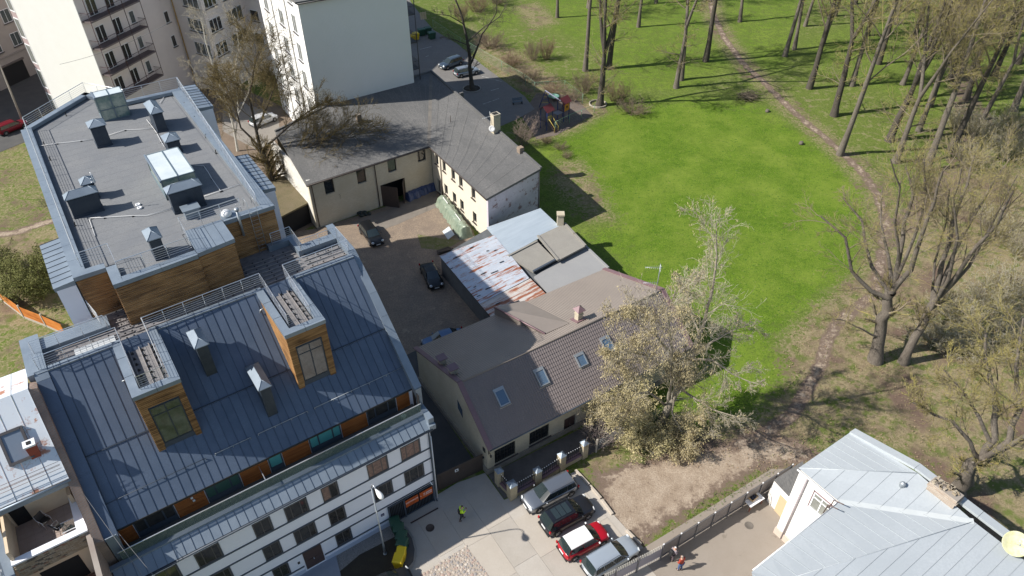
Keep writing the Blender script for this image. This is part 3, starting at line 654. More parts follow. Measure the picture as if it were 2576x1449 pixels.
def ground_mat():
    m = bpy.data.materials.new('park_ground'); m.use_nodes = True; N = m.node_tree.nodes; L = m.node_tree.links; b = N['Principled BSDF']
    b.inputs['Roughness'].default_value = .95; b.inputs['Specular IOR Level'].default_value = .15
    at_ = N.new('ShaderNodeAttribute'); at_.attribute_name = 'cover'; sp = N.new('ShaderNodeSeparateColor'); L.new(at_.outputs[0], sp.inputs[0])
    tc = N.new('ShaderNodeTexCoord')
    def nz(s, d=5, r=.65, w=0):
        n = N.new('ShaderNodeTexNoise'); n.inputs['Scale'].default_value = s; n.inputs['Detail'].default_value = d; n.inputs['Roughness'].default_value = r; n.inputs['Distortion'].default_value = w
        L.new(tc.outputs['Object'], n.inputs[0]); return n.outputs[0]
    def mr(f, a, b_, c=0, d=1):
        r = N.new('ShaderNodeMapRange'); L.new(f, r.inputs[0])
        for i, v in enumerate((a, b_, c, d)): r.inputs[1+i].default_value = v
        return r.outputs[0]
    def mth(op, a, c):
        x = N.new('ShaderNodeMath'); x.operation = op; x.use_clamp = False
        for i, v in enumerate((a, c)):
            if hasattr(v, 'links'): L.new(v, x.inputs[i])
            else: x.inputs[i].default_value = v
        return x.outputs[0]
    def mix(f, a, c):
        x = N.new('ShaderNodeMix'); x.data_type = 'RGBA'; L.new(f, x.inputs[0])
        for i, v in ((6, a), (7, c)):
            if isinstance(v, tuple): x.inputs[i].default_value = (*v, 1)
            else: L.new(v, x.inputs[i])
        return x.outputs[2]
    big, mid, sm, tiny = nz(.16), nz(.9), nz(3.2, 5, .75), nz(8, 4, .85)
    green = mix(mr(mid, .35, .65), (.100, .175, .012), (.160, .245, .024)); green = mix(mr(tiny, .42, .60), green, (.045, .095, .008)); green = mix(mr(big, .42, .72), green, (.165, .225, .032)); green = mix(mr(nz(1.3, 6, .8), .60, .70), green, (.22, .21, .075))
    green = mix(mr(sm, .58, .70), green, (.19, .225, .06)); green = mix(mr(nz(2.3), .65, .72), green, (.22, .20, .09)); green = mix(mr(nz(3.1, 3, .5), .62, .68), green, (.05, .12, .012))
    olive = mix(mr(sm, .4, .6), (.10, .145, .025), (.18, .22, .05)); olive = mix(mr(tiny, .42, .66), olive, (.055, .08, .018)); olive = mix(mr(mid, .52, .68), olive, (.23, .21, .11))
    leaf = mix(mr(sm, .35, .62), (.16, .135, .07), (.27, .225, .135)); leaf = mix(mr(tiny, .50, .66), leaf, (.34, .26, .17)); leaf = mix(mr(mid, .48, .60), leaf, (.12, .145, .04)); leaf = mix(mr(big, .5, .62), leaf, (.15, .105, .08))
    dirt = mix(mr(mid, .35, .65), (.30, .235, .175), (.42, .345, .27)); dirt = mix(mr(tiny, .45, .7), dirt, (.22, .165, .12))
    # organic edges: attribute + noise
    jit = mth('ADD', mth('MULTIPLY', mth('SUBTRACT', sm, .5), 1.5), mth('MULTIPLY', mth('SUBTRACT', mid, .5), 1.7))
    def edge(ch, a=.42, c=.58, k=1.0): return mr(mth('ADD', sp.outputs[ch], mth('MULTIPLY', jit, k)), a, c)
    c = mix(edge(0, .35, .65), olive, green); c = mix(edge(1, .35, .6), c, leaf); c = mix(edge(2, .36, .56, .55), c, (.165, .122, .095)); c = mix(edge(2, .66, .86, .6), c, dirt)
    # lateral tint of the attribute's alpha: trodden brown paths
    L.new(c, b.inputs['Base Color'])
    bp = N.new('ShaderNodeBump'); bp.inputs['Strength'].default_value = .9; bp.inputs['Distance'].default_value = .08
    L.new(mth('ADD', mth('MULTIPLY', sm, .8), mth('MULTIPLY', tiny, .5)), bp.inputs['Height']); L.new(bp.outputs[0], b.inputs['Normal'])
    return m
gm_ = ground_mat()
mb = MB(); mb.quad((-900, -600, -.25), (900, -600, -.25), (900, 1500, -.25), (-900, 1500, -.25))
tagp(mb.build('ground', mat('far_ground', (.10, .11, .04), .95, noise=(.05, .6, (.14, .12, .07)))), kind='structure')
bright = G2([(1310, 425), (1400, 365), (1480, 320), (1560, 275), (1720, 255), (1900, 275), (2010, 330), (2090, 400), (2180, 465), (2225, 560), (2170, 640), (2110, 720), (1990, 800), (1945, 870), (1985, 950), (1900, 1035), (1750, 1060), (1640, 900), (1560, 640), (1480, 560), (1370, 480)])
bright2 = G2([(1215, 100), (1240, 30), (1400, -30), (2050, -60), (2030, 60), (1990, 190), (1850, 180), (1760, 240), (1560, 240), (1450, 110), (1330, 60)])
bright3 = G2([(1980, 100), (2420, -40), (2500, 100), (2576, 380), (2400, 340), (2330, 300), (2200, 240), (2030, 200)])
dry1 = G2([(1400, 400), (1470, 400), (1520, 470), (1560, 560), (1480, 560), (1370, 460)])
leaves = [G2([(2215, 640), (2330, 440), (2640, 420), (2700, 1600), (2450, 1400), (2330, 1180), (2150, 1080), (1990, 1200), (1900, 1180), (1480, 1160), (1500, 1100), (1700, 1075), (1880, 1060), (1990, 960), (1960, 860), (2090, 740)]),
          G2([(1180, 60), (1225, 95), (1330, 140), (1420, 210), (1530, 280), (1450, 330), (1350, 360), (1330, 300), (1400, 285), (1330, 240), (1240, 190), (1180, 120)]),
          G2([(1280, 15), (1360, 0), (1420, 60), (1330, 80)]), G2([(2350, -40), (2420, -40), (2440, 200), (2450, 330), (2330, 400), (2390, 250)])]
dirts = [G2([(1465, 1175), (1480, 1165), (1560, 1150), (1700, 1120), (1840, 1110), (1920, 1085), (2000, 1105), (2080, 1150), (1960, 1190), (1830, 1270), (1640, 1385), (1600, 1420), (1520, 1300)])]
path1 = G2([(1780, -40), (1795, 40), (1822, 95), (1870, 160), (1930, 215), (2000, 285), (2062, 335), (2120, 385), (2175, 440), (2212, 500), (2230, 570), (2215, 660), (2200, 740), (2112, 808), (2080, 855), (2066, 915), (2040, 965), (1995, 1040), (1940, 1080), (1860, 1120), (1740, 1180)])
path2 = G2([(2390, -60), (2400, 80), (2415, 200), (2440, 330), (2400, 440), (2300, 540), (2230, 600)]); path3 = G2([(2440, 260), (2500, 340), (2640, 330)])
path4 = G2([(-40, 595), (40, 585), (110, 560), (170, 545)])
nx, ny = 560, 500
xs = np.linspace(-75, 120, nx); ys = np.linspace(12, 182, ny); X, Y = np.meshgrid(xs, ys)
sm_ = lambda d, w: np.clip(d/w*.5+.5, 0, 1)
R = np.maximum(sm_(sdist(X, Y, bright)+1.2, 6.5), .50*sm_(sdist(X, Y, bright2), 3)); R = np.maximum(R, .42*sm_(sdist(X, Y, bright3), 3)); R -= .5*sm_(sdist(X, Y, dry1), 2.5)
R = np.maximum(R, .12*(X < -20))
Gc = np.zeros_like(X)
for i, p in enumerate(leaves): Gc = np.maximum(Gc, [1, .95, .7, .8][i]*sm_(sdist(X, Y, p), 2.6))
Gc = np.maximum(Gc, .75*sm_(sdist(X, Y, dry1), 2.5)); Gc = np.maximum(Gc, .55*np.clip(1.6-np.abs(pdist(X, Y, path1))/2.6, 0, 1))
B = np.zeros_like(X)
for p in dirts: B = np.maximum(B, sm_(sdist(X, Y, p), 1.6))
B = np.maximum(B, np.clip(1.05-pdist(X, Y, path1)/1.05, 0, .72)); B = np.maximum(B, np.clip(1.0-pdist(X, Y, path2)/2.6, 0, .52)); B = np.maximum(B, np.clip(1.0-pdist(X, Y, path3)/3.2, 0, .5)); B = np.maximum(B, np.clip(1.1-pdist(X, Y, path4)/1.1, 0, .9))
fr_ = G2([(1640, 1372), (1962, 1182), (1925, 1165), (1835, 1212), (1700, 1295), (1600, 1350)]); k_ = sm_(sdist(X, Y, fr_), 1.2); B = B*(1-.62*k_); Gc = np.maximum(Gc, .62*k_)
lt_ = G2([(1465, 1180), (1480, 1150), (1560, 1120), (1720, 1100), (1690, 1135), (1560, 1165), (1530, 1200)]); k_ = sm_(sdist(X, Y, lt_), 1.2); B = B*(1-.8*k_); Gc = np.maximum(Gc, .95*k_)
lw_ = sm_(sdist(X, Y, G2([(-200, 620), (170, 560), (170, 800), (-200, 900)])), 2); Gc = np.maximum(Gc, .55*(X < -22)*(Y < 95)); Gc = np.maximum(Gc, .9*lw_)  # extra leaf cover on the left lawn also puts shade into its colour
Zh = .05*np.sin(X*.9+Y*.3)*np.sin(Y*.7-X*.2)*np.clip((X-8)/20, 0, 1)-.01
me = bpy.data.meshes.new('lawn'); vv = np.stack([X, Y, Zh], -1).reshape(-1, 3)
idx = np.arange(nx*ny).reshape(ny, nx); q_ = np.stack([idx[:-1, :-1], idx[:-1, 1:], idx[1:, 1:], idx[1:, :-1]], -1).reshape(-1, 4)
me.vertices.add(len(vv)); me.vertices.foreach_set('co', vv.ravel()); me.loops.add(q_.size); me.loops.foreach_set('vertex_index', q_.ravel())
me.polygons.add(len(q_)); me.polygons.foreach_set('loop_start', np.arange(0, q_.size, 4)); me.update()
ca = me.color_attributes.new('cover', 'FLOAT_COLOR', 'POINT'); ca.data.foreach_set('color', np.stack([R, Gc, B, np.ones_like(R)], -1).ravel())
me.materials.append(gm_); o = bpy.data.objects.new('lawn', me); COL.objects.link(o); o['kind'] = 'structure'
def sheet(name, pts, m, z, world=False, t=.05):
    P = pts if world else G2(pts); mb = MB(); mb.prism([(x, y) for x, y in P], z-t, z); return tagp(mb.build(name, m), kind='structure')
conc = mat('street_concrete', (.40, .365, .32), .9, noise=(.5, .8, (.47, .43, .385)), fine=(30, (.36, .33, .29)), stain=[(1.7, .68, (.31, .28, .25)), (5, .74, (.26, .235, .21))], bump=.2, bscale=30)
yard = mat('courtyard_dirt', (.225, .175, .135), .95, noise=(.55, .95, (.31, .24, .175)), fine=(7, (.15, .118, .095)), stain=[(.8, .60, (.31, .25, .185)), (.35, .64, (.20, .175, .15)), (2.6, .68, (.13, .105, .085))], bump=.8, bscale=8)
paving = mat('block_paving', (.17, .16, .15), .9, noise=(.8, .7, (.21, .20, .19)), fine=(25, (.12, .115, .11)), bump=.5, bscale=25)
asph = mat('asphalt', (.06, .06, .062), .9, noise=(.5, .7, (.085, .083, .08)), bump=.3, bscale=40)
STREET = [(950, 1320), (1100, 1245), (1150, 1215), (1220, 1190), (1268, 1258), (1310, 1240), (1452, 1185), (1472, 1205), (1548, 1300), (1625, 1385), (1700, 1480), (1650, 1800), (600, 1800), (830, 1400)]
sheet('street', STREET, conc, .02)
st = bpy.data.objects['street']; BED = G2([(700, 1460), (800, 1400), (990, 1310), (1050, 1340), (1056, 1410), (1000, 1470), (900, 1560), (760, 1560)])
FP = Frame(1227, 1190, 57.4)
sp_ = [tuple(FP.l(Vector((*p, 0)))[:2]) for p in G2(STREET)]
rs = random.Random(11)
slm = [mat('street_slab_%s' % n, c, .9, noise=(.6, .8, c2), fine=(34, tuple(x*.88 for x in c)), stain=[(1.5, .68, tuple(x*.78 for x in c)), (4, .74, tuple(x*.6 for x in c))], bump=.2, bscale=30) for n, c, c2 in (('pale', (.41, .375, .33), (.47, .435, .39)), ('mid', (.38, .345, .30), (.44, .40, .355)), ('warm', (.42, .375, .32), (.47, .425, .37)))]
for i in range(-6, 8):
    for j in range(-7, 1):
        x0, x1, y0, y1 = i*2.05-.6, (i+1)*2.05-.6, j*3.6-1.2+(i % 2)*.4, (j+1)*3.6-1.2+(i % 2)*.4
        if all(inside(c_, sp_) for c_ in ((x0, y0), (x1, y0), (x1, y1), (x0, y1))) and not any(inside(tuple(FP.w((sx_, sy_, 0))[:2]), BED) for sx_ in (x0, (x0+x1)/2, x1) for sy_ in (y0, (y0+y1)/2, y1)):
            s_ = MB(); s_.obox(FP.w(((x0+x1)/2, (y0+y1)/2, .022+rs.uniform(0, .006))), FP.a*((x1-x0)/2-.008), FP.b*((y1-y0)/2-.008), (0, 0, .022)); s_.build('slab', slm[rs.randrange(3)], st)
# cobbled patch: rounded stones set in sand
CP = G2([(1054, 1452), (1173, 1374), (1226, 1445), (1240, 1500), (1100, 1560)])
sheet('cobbled_patch', CP, mat('cobble_sand', (.40, .34, .28), .95, noise=(5, .6, (.33, .28, .23))), .052, world=True)
cp = bpy.data.objects['cobbled_patch']; cbm = []
for k, c in enumerate([(.42, .36, .31), (.33, .29, .27), (.48, .43, .38), (.36, .27, .23), (.27, .25, .24)]): cbm.append(mat('cobble_tone_%s' % 'abcde'[k], c, .8))
stones = []; rs = random.Random(4)
xs_, ys_ = [p[0] for p in CP], [p[1] for p in CP]; tries = 0; ncb = 0; extra = MB(); cobmesh = {}
def cobble(r):
    m_ = MB(); n = 9; pr = [(1, 0), (.95, .35), (.7, .6), (.3, .7)]
    rr = [rs.uniform(.8, 1.15) for _ in range(n)]
    vs = [(r*p*rr[j]*cos(2*pi*j/n), r*p*rr[j]*sin(2*pi*j/n), r*h*.35) for p, h in pr for j in range(n)]+[(0, 0, r*.26)]
    fs = [(i*n+j, i*n+(j+1) % n, (i+1)*n+(j+1) % n, (i+1)*n+j) for i in range(3) for j in range(n)]+[(3*n+j, 3*n+(j+1) % n, 4*n) for j in range(n)]
    m_.add(vs, fs, 0, True); return m_
vari = []
while tries < 9000:
    tries += 1; p = (rs.uniform(min(xs_), max(xs_)), rs.uniform(min(ys_), max(ys_))); r = rs.uniform(.055, .12)
    if not inside(p, CP) or any((p[0]-q[0])**2+(p[1]-q[1])**2 < (r+q[2])**2*.95 for q in stones): continue
    stones.append((*p, r))
stones.sort(key=lambda s: (proj_y := s[1]), reverse=True)
for k, (x, y, r) in enumerate(stones):
    if ncb < 295:
        if len(vari) < 15: o_ = cobble(.1).build('cobblestone', cbm[len(vari) % 5], cp); vari.append(o_)
        else: o_ = rs.choice(vari).copy(); COL.objects.link(o_)
        o_.location = (x, y, .05); o_.scale = (r/.1*1.12,)*3; o_.rotation_euler = (0, 0, rs.uniform(0, 6)); ncb += 1
    else:
        c_ = cobble(r*1.1); extra.add([(a+x, b+y, c+.05) for a, b, c in c_.v], c_.f, rs.randrange(5), True)
if extra.v: extra.build('cobblestones_beyond', cbm, cp, kind='stuff')
sheet('courtyard', [(690, 590), (800, 575), (1100, 478), (1180, 560), (1215, 640), (1240, 830), (1060, 890), (1055, 960), (1195, 1170), (1110, 1228), (1085, 1245), (1020, 1000), (800, 700)], yard, .024)
sheet('courtyard_concrete', [(880, 560), (1000, 520), (1098, 482), (1098, 522), (1000, 565), (930, 590)], mat('old_concrete', (.17, .15, .13), .9, noise=(.9, .8, (.21, .185, .16)), stain=(2, .62, (.12, .105, .09)), bump=.3, bscale=20), .032)
cy = bpy.data.objects['courtyard_concrete']
sheet('grassy_strip', [(1050, 590), (1110, 600), (1160, 605), (1120, 630), (1060, 625)], mat('thin_weeds', (.17, .155, .075), .95, noise=(1.2, .9, (.10, .12, .03)), stain=(2.5, .55, (.18, .15, .11)), bump=.8, bscale=9), .030)
sheet('alley', [(1055, 955), (1200, 1172), (1190, 1190), (1112, 1225), (1080, 1240), (1010, 900), (1050, 880)], asph, .030)
sheet('front_area', [(1228, 1195), (1268, 1255), (1500, 1135), (1640, 1060), (1600, 1010)], mat('front_yard_paving', (.13, .12, .115), .9, noise=(.9, .7, (.09, .085, .08)), stain=(1.5, .63, (.05, .05, .05)), bump=.2), .032)
sheet('parking_lot', [(1000, 60), (1015, -20), (1060, 40), (1090, 75), (1150, 110), (1215, 165), (1320, 243), (1345, 275), (1300, 300), (1230, 330), (1030, 230)], paving, .022)
sheet('back_yard_paving', [(560, 240), (700, 290), (705, 345), (650, 380), (560, 330)], mat('pale_paving_blocks', (.22, .20, .18), .9, noise=(.6, .8, (.26, .24, .21)), fine=(9, (.17, .155, .14)), bump=.5, bscale=9), .018)
sheet('back_yard', [(380, 120), (760, 290), (800, 560), (690, 620), (560, 560)], mat('leafy_soil', (.15, .12, .09), .95, noise=(.6, .9, (.09, .075, .055)), fine=(18, (.22, .155, .115)), stain=(2.2, .64, (.13, .135, .05)), bump=.6, bscale=14), .012)
sheet('side_street', [(-200, 120), (100, 60), (330, 200), (230, 300), (130, 330), (-30, 395), (-300, 500)], asph, .014)
sheet('corner_yard', [(1440, 1480), (1500, 1435), (1620, 1378), (1800, 1268), (1940, 1180), (2060, 1180), (2100, 1500), (1700, 1800), (1300, 1600)], mat('yard_concrete', (.27, .235, .20), .92, noise=(.6, .9, (.24, .205, .17)), fine=(22, (.27, .235, .2)), stain=[(1.3, .62, (.20, .17, .14)), (3.5, .74, (.42, .40, .37))], bump=.3, bscale=25), .028)
sheet('flower_bed_soil', [(842, 1449), (905, 1396), (985, 1345), (1008, 1330), (1010, 1400), (1000, 1425), (940, 1470), (860, 1490)], mat('dark_soil', (.045, .036, .028), .95, noise=(2, .7, (.065, .055, .035)), fine=(30, (.03, .025, .02)), bump=.8, bscale=20), .044)
sheet('gravel_strip', [(825, 1428), (840, 1398), (985, 1322), (1010, 1318), (995, 1350), (905, 1396), (842, 1449)], mat('gravel', (.30, .28, .26), .9, fine=(26, (.10, .095, .09)), stain=(30, .55, (.45, .43, .42)), bump=1, bscale=30), .05)
sheet('entrance_step', [(740, 1449), (700, 1430), (778, 1385), (828, 1365), (846, 1400), (858, 1449), (820, 1480)], mat('entrance_slab', (.30, .33, .38), .85, noise=(2, .5, (.26, .28, .33))), .12, t=.15)
# kerb ring of the planting bed
ker = mat('kerb_stone', (.36, .34, .32), .85, noise=(4, .6, (.28, .27, .25)))
KP = [at(u, v, 0) for u, v in [(1008, 1318), (1025, 1330), (1040, 1352), (1047, 1380), (1047, 1400), (1042, 1420), (1030, 1437), (1010, 1450), (985, 1462)]]
for p, q2_ in zip(KP[:-1], KP[1:]):
    d = (q2_-p); c_ = (p+q2_)/2; k_ = MB(); dn = d.normalized(); k_.obox((c_.x, c_.y, .035), dn*(d.length/2-.01), Vector((-dn.y, dn.x, 0))*.05, (0, 0, .035)); k_.build('kerbstone', ker, st)
sheet('kerbed_paving', [(1005, 1322), (1022, 1333), (1036, 1354), (1043, 1382), (1040, 1412), (1012, 1447), (970, 1470), (930, 1478), (1000, 1420), (1010, 1400)], mat('small_setts', (.15, .135, .125), .9, fine=(24, (.09, .08, .075)), bump=.8, bscale=24), .038)
# kerb beams at the end of the parking bays
kb = [((1455, 1190), (1492, 1228)), ((1492, 1228), (1512, 1248)), ((1512, 1248), (1536, 1290))]
kb = [((1447, 1184), (1482, 1222)), ((1483, 1223), (1512, 1256)), ((1513, 1258), (1541, 1296)), ((1575, 1335), (1612, 1372))]
for p, q2_ in kb:
    p, q2_ = at(*p, .0), at(*q2_, .0); d = q2_-p; dn = d.normalized(); c_ = (p+q2_)/2; k_ = MB(); k_.obox((c_.x, c_.y, .09), dn*(d.length/2-.02), Vector((-dn.y, dn.x, 0))*.11, (0, 0, .09)); k_.build('kerb_beam', mat('kerb_beam_pale', (.50, .44, .37), .9, noise=(4, .6, (.4, .35, .29))), st, bevel=.02)
for u, v, r in ((1082, 1328, .33),):
    p = at(u, v, .05); mb = MB(); mb.lathe([(r, 0), (r, .02), (r*.9, .021), (r*.88, .012), (0, .014)], p, 20); mb.build('manhole_cover', mat('rusty_cast_iron', (.085, .06, .05), .7, noise=(20, .6, (.05, .04, .035))), st)
mb = MB(); p, q2_ = at(1033, 1316, .05), at(1102, 1278, .05); d = (q2_-p); mb.obox((p+q2_)/2, d/2, Vector((-d.y, d.x, 0)).normalized()*.06, (0, 0, .006)); mb.build('drain_channel', mat('rusty_drain', (.06, .035, .03), .7), st)
p = at(1884, 1322, .03); mb = MB(); mb.lathe([(.33, 0), (.33, .015), (.29, .018), (.28, .01), (0, .012)], p, 20); mb.build('manhole_cover', mat('worn_cast_iron', (.16, .14, .12), .8, noise=(20, .6, (.1, .09, .08))), bpy.data.objects['corner_yard'])
# ============================================================ neighbouring buildings
def wallslab(mb, F_, pts, t): pass
# ---------- brown roofed brick house
FH = Frame(1227, 1190, 57.446)
HT = thing('brick_house', 'low yellow brick house with brown metal tile roof, four skylights and barred windows', 'house', FH.o, FH.A)
ybrick = brick_mat('yellow_brick', (.60, .54, .42), (.52, .46, .345), (.40, .37, .31), stain=(.42, .36, .26), bw=.27, bh=.088)
rfb = mat('brown_metal_tile', (.205, .172, .165), .45, .12, noise=(.6, .6, (.235, .20, .19)), fine=(12, (.18, .15, .142)), stain=(7, .77, (.26, .24, .22)))
rfb2 = mat('brown_sheet_roof', (.235, .20, .175), .45, .12, noise=(.5, .6, (.27, .23, .20)), stain=(6, .79, (.28, .26, .24)))
plum = mat('plum_flashing', (.19, .115, .13), .5, .1, noise=(1, .5, (.22, .14, .15)))
RB, RZ, EZ, BZ, BB, LA = 4.15, 6.75, 3.42, 3.95, 12.0, 21.3
mb = MB(); op = [(0.75, 3.5), (4.6, 7.4), (9.25, 10.9), (12.5, 14.9)]
# front wall split round the openings so that they are real recesses
def pierced(mb, x0, x1, z0, z1, y, t, holes, mi=0):
    """wall in plane y..y+t (front at y) with rectangular holes (xa,xb,za,zb)"""
    holes = sorted(holes); x = x0
    for xa, xb, za, zb in holes:
        mb.box(x, xa, y, y+t, z0, z1, mi)
        if za > z0: mb.box(xa, xb, y, y+t, z0, za, mi)
        if zb < z1: mb.box(xa, xb, y, y+t, zb, z1, mi)
        x = xb
    mb.box(x, x1, y, y+t, z0, z1, mi)
hl = lambda x, y: (1159+x*.354, 966+y*.354)
def meas(tl, tr, bl): 
    a = FH.pb(*hl(*tl), 0); b = FH.pb(*hl(*tr), 0); c = FH.pb(*hl(*bl), 0); return (a.x, b.x, max(c.z, .0), (a.z+b.z)/2)
hol = [meas((240, 475), (388, 402), (240, 575)), meas((489, 350), (628, 280), (489, 440)), meas((737, 255), (825, 207), (735, 330)), meas((942, 112), (1030, 75), (936, 208))]
hol = [(a, b, (c if i != 2 else .15), min(d, 3.0)) for i, (a, b, c, d) in enumerate(hol)]
pierced(mb, 0, LA, 0, EZ, 0, .38, hol)
mb.box(0, .38, .38, BB, 0, EZ); mb.box(LA-.38, LA, .38, BB, 0, EZ); mb.box(.38, LA-.38, BB-.38, BB, 0, BZ-.1)
for x in (0, LA-.38):
    mb.add([(x, .0, EZ), (x, BB, EZ), (x, BB, BZ-.05), (x, RB, RZ-.05), (x+.38, 0, EZ), (x+.38, BB, EZ), (x+.38, BB, BZ-.05), (x+.38, RB, RZ-.05)], [(0,1,2,3), (7,6,5,4), (0,3,7,4), (3,2,6,7), (2,1,5,6), (1,0,4,5)])
HW = mb.build('wall', ybrick, HT)
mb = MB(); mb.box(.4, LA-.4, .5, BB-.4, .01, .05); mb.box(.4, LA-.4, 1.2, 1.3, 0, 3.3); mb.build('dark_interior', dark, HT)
mb = MB(); mb.box(-.16, .0, -.1, BB, 0, .55); mb.box(-.1, LA, -.16, 0, 0, .5); mb.build('plinth', mat('stone_plinth', (.27, .24, .20), .9, noise=(2, .8, (.2, .18, .15))), HT)
for i, (a, b, c, d) in enumerate(hol):
    if i == 2:
        m2 = MB(); m2.box(a, b, .2, .26, c, d); dd = m2.build('door', brn, HT); m2 = MB(); m2.box((a+b)/2-.01, (a+b)/2+.01, .19, .2, c, d); m2.build('door_gap', dark, dd); continue
    w_ = window(HT, a, b, c, d, b=.16, panes=3, gm=glass_d, fm=black)
    g = MB(); n = int((b-a)/.16)
    for k in range(n+1): g.tube([(a+(b-a)*k/n, .06, c), (a+(b-a)*k/n, .06, d)], .014, 4)
    for k in range(1, 4): g.tube([(a, .06, c+(d-c)*k/4), (b, .06, c+(d-c)*k/4)], .01, 4)
    for k in range(n):
        if k % 2: g.tube([(a+(b-a)*(k+.5)/n+.06*cos(t), .06, (c+d)/2+.14*sin(t)) for t in [x*pi/3 for x in range(7)]], .01, 4)
    g.build('window_grille', black, w_)
    m2 = MB(); m2.box(a-.05, b+.25, -.1, .16, c-.1, c-.002); m2.build('window_sill', mat('dark_sill', (.06, .05, .05), .6), w_)
for a in (.15, 11.6):
    m2 = MB(); m2.tube([(a, 0, 2.6), (a, -.3, 2.65), (a, -.32, 2.45)], .02, 5); m2.lathe([(.03, .12), (.09, .08), (.07, -.12), (.02, -.16)], (a, -.32, 2.4), 8); m2.box(a-.04, a+.04, -.02, 0, 2.3, 2.75); m2.build('wall_lantern', black, HT)
m2 = MB(); m2.box(-.03, 0, 1.4, 1.75, 2.2, 2.32)
# gable window
m2 = MB(); m2.add([(-.02, 4.55, 4.55), (-.02, 3.75, 4.0), (-.02, 3.75, 2.95), (-.02, 4.55, 3.45)], [(0,1,2,3)]); m2.build('gable_window', mat('blue_pane', (.08, .11, .16), .1, spec=.9), HT)
m2 = MB(); m2.box(-.05, 0, .25, .6, 2.3, 2.75); m2.tube([(-.02, .55, 1.5), (-.15, .5, 1.45)], .09, 8); m2.build('meter_box', black, HT)
# front slope: pressed tile sheet (rows of steps, columns of waves)
sf = (RZ-EZ)/(RB+.35)
def tile_sheet(x0, x1, y0, z0, y1, z1, parent, name, m, wave=.21, step=.32, amp=.028, rise=.025, flat=False):
    nW = int((x1-x0)/wave)*6; L_ = math.hypot(y1-y0, z1-z0); rows = max(1, int(L_/step)) if not flat else 1
    d = Vector((0, y1-y0, z1-z0))/L_; n = Vector((0, -d.z, d.y))
    if n.z < 0: n = -n
    vs, fs = [], []
    prof = [0, .35, .8, 1, .8, .35]
    for r in range(rows):
        for e in (0, 1):
            s = L_*(r+e)/rows; h = rise*(1-e) if not flat else 0
            for i in range(nW+1):
                c = Vector((x0+(x1-x0)*i/nW, y0, z0))+d*s+n*(prof[i % 6]*amp+h); vs.append(c)
    W_ = nW+1
    for r in range(rows):
        for i in range(nW):
            a = (2*r)*W_+i; fs.append((a, a+1, a+1+W_, a+W_))
            if r < rows-1: b_ = (2*r+1)*W_+i; fs.append((b_, b_+1, b_+1+W_, b_+W_))
    # front lip
    base = len(vs)
    for i in range(W_): vs.append(Vector(vs[i])-n*.05)
    for i in range(nW): fs.append((base+i, base+i+1, i+1, i))
    mb = MB(); mb.add(vs, fs); return mb.build(name, m, parent)
mb = MB(); mb.slab([(0.02, -.35, EZ-.12), (LA-.02, -.35, EZ-.12), (LA-.02, RB, RZ-.03), (0.02, RB, RZ-.03)], .1); mb.slab([(0.02, RB, RZ-.03), (LA-.02, RB, RZ-.03), (LA-.02, BB+.3, BZ-.15), (0.02, BB+.3, BZ-.15)], .1); mb.build('roof_deck', trim_d, HT)
tile_sheet(.25, LA-.2, -.4, EZ-.1, RB, RZ, HT, 'tile_roof', rfb); tile_sheet(.25, LA-.2, BB+.35, BZ-.12, RB, RZ, HT, 'sheet_roof', rfb2, wave=.2, amp=.03, flat=True)
mb = MB(); mb.tube([(.2, RB, RZ+.03), (LA, RB, RZ+.03)], .09, 8); mb.build('ridge_cap', rfb2, HT)
mb = MB(); mb.tube([(0, -.45, EZ-.14), (LA, -.45, EZ-.14)], .06, 8); mb.build('gutter', trim_d, HT)
for x in (-.12, LA-.3):
    for (y0, z0, y1, z1, k) in ((-.42, EZ-.05, RB, RZ+.13, 7), (RB, RZ+.13, BB+.4, BZ-.05, 9)):
        for j in range(k):
            p = Vector((x+.2, y0+(y1-y0)*j/k, z0+(z1-z0)*j/k)); q2_ = Vector((x+.2, y0+(y1-y0)*(j+1)/k, z0+(z1-z0)*(j+1)/k)); d = (q2_-p); n = Vector((0, -d.z, d.y)).normalized()
            c_ = MB(); c_.obox((p+q2_)/2, (.21, 0, 0), d*.496, n*.05*(1+.06*(j % 2))); c_.build('verge_flashing', plum, HT)
def Hroof(u, v, front=True):
    best = None; y = -.4
    r = ray(u, v); lo = None
    # intersect with slope plane
    if front: p0, n = Vector((0, -.4, EZ-.1)), Vector((0, -(RZ-EZ+.1), RB+.4))
    else: p0, n = Vector((0, RB, RZ)), Vector((0, RZ-BZ, BB-RB))
    o_ = FH.l(Vector((0, 0, CAMH))); e_ = FH.l(Vector((0, 0, CAMH))+r)-o_; t = (p0-o_).dot(n)/e_.dot(n); return o_+e_*t
skm = mat('skylight_glass', (.09, .15, .23), .06, spec=1)
for (u, v) in ((1262, 1000), (1362, 950), (1462, 907), (1528, 869)):
    c_ = Hroof(u, v); d = Vector((0, RB+.4, RZ-EZ+.1)).normalized(); n = Vector((0, -d.z, d.y)); hx, hy = (.42, .62) if u not in (1462,) else (.40, .47)
    f = MB()
    for sx in (-1, 1): f.obox(c_+Vector((sx*hx, 0, 0))+n*.08, (.045, 0, 0), d*(hy+.05), n*.09)
    for sy in (-1, 1): f.obox(c_+d*sy*hy+n*.08, (hx, 0, 0), d*.05, n*.085)
    f.obox(c_+d*(hy+.12)+n*.06, (hx+.06, 0, 0), d*.09, n*.06)
    sk = f.build('skylight', steel_g, HT); g = MB(); g.obox(c_+n*.11, (hx-.04, 0, 0), d*(hy-.04), n*.01); g.build('pane', skm, sk)
    g = MB()
    for k in range(9): g.obox(c_-d*(hy+.13+.015*(k % 2))+n*.04+Vector(((k-4)*.12, 0, 0)), (.055, 0, 0), d*.04, n*.012)
    g.build('skylight_apron', mat('pale_apron', (.42, .37, .30), .7), sk)
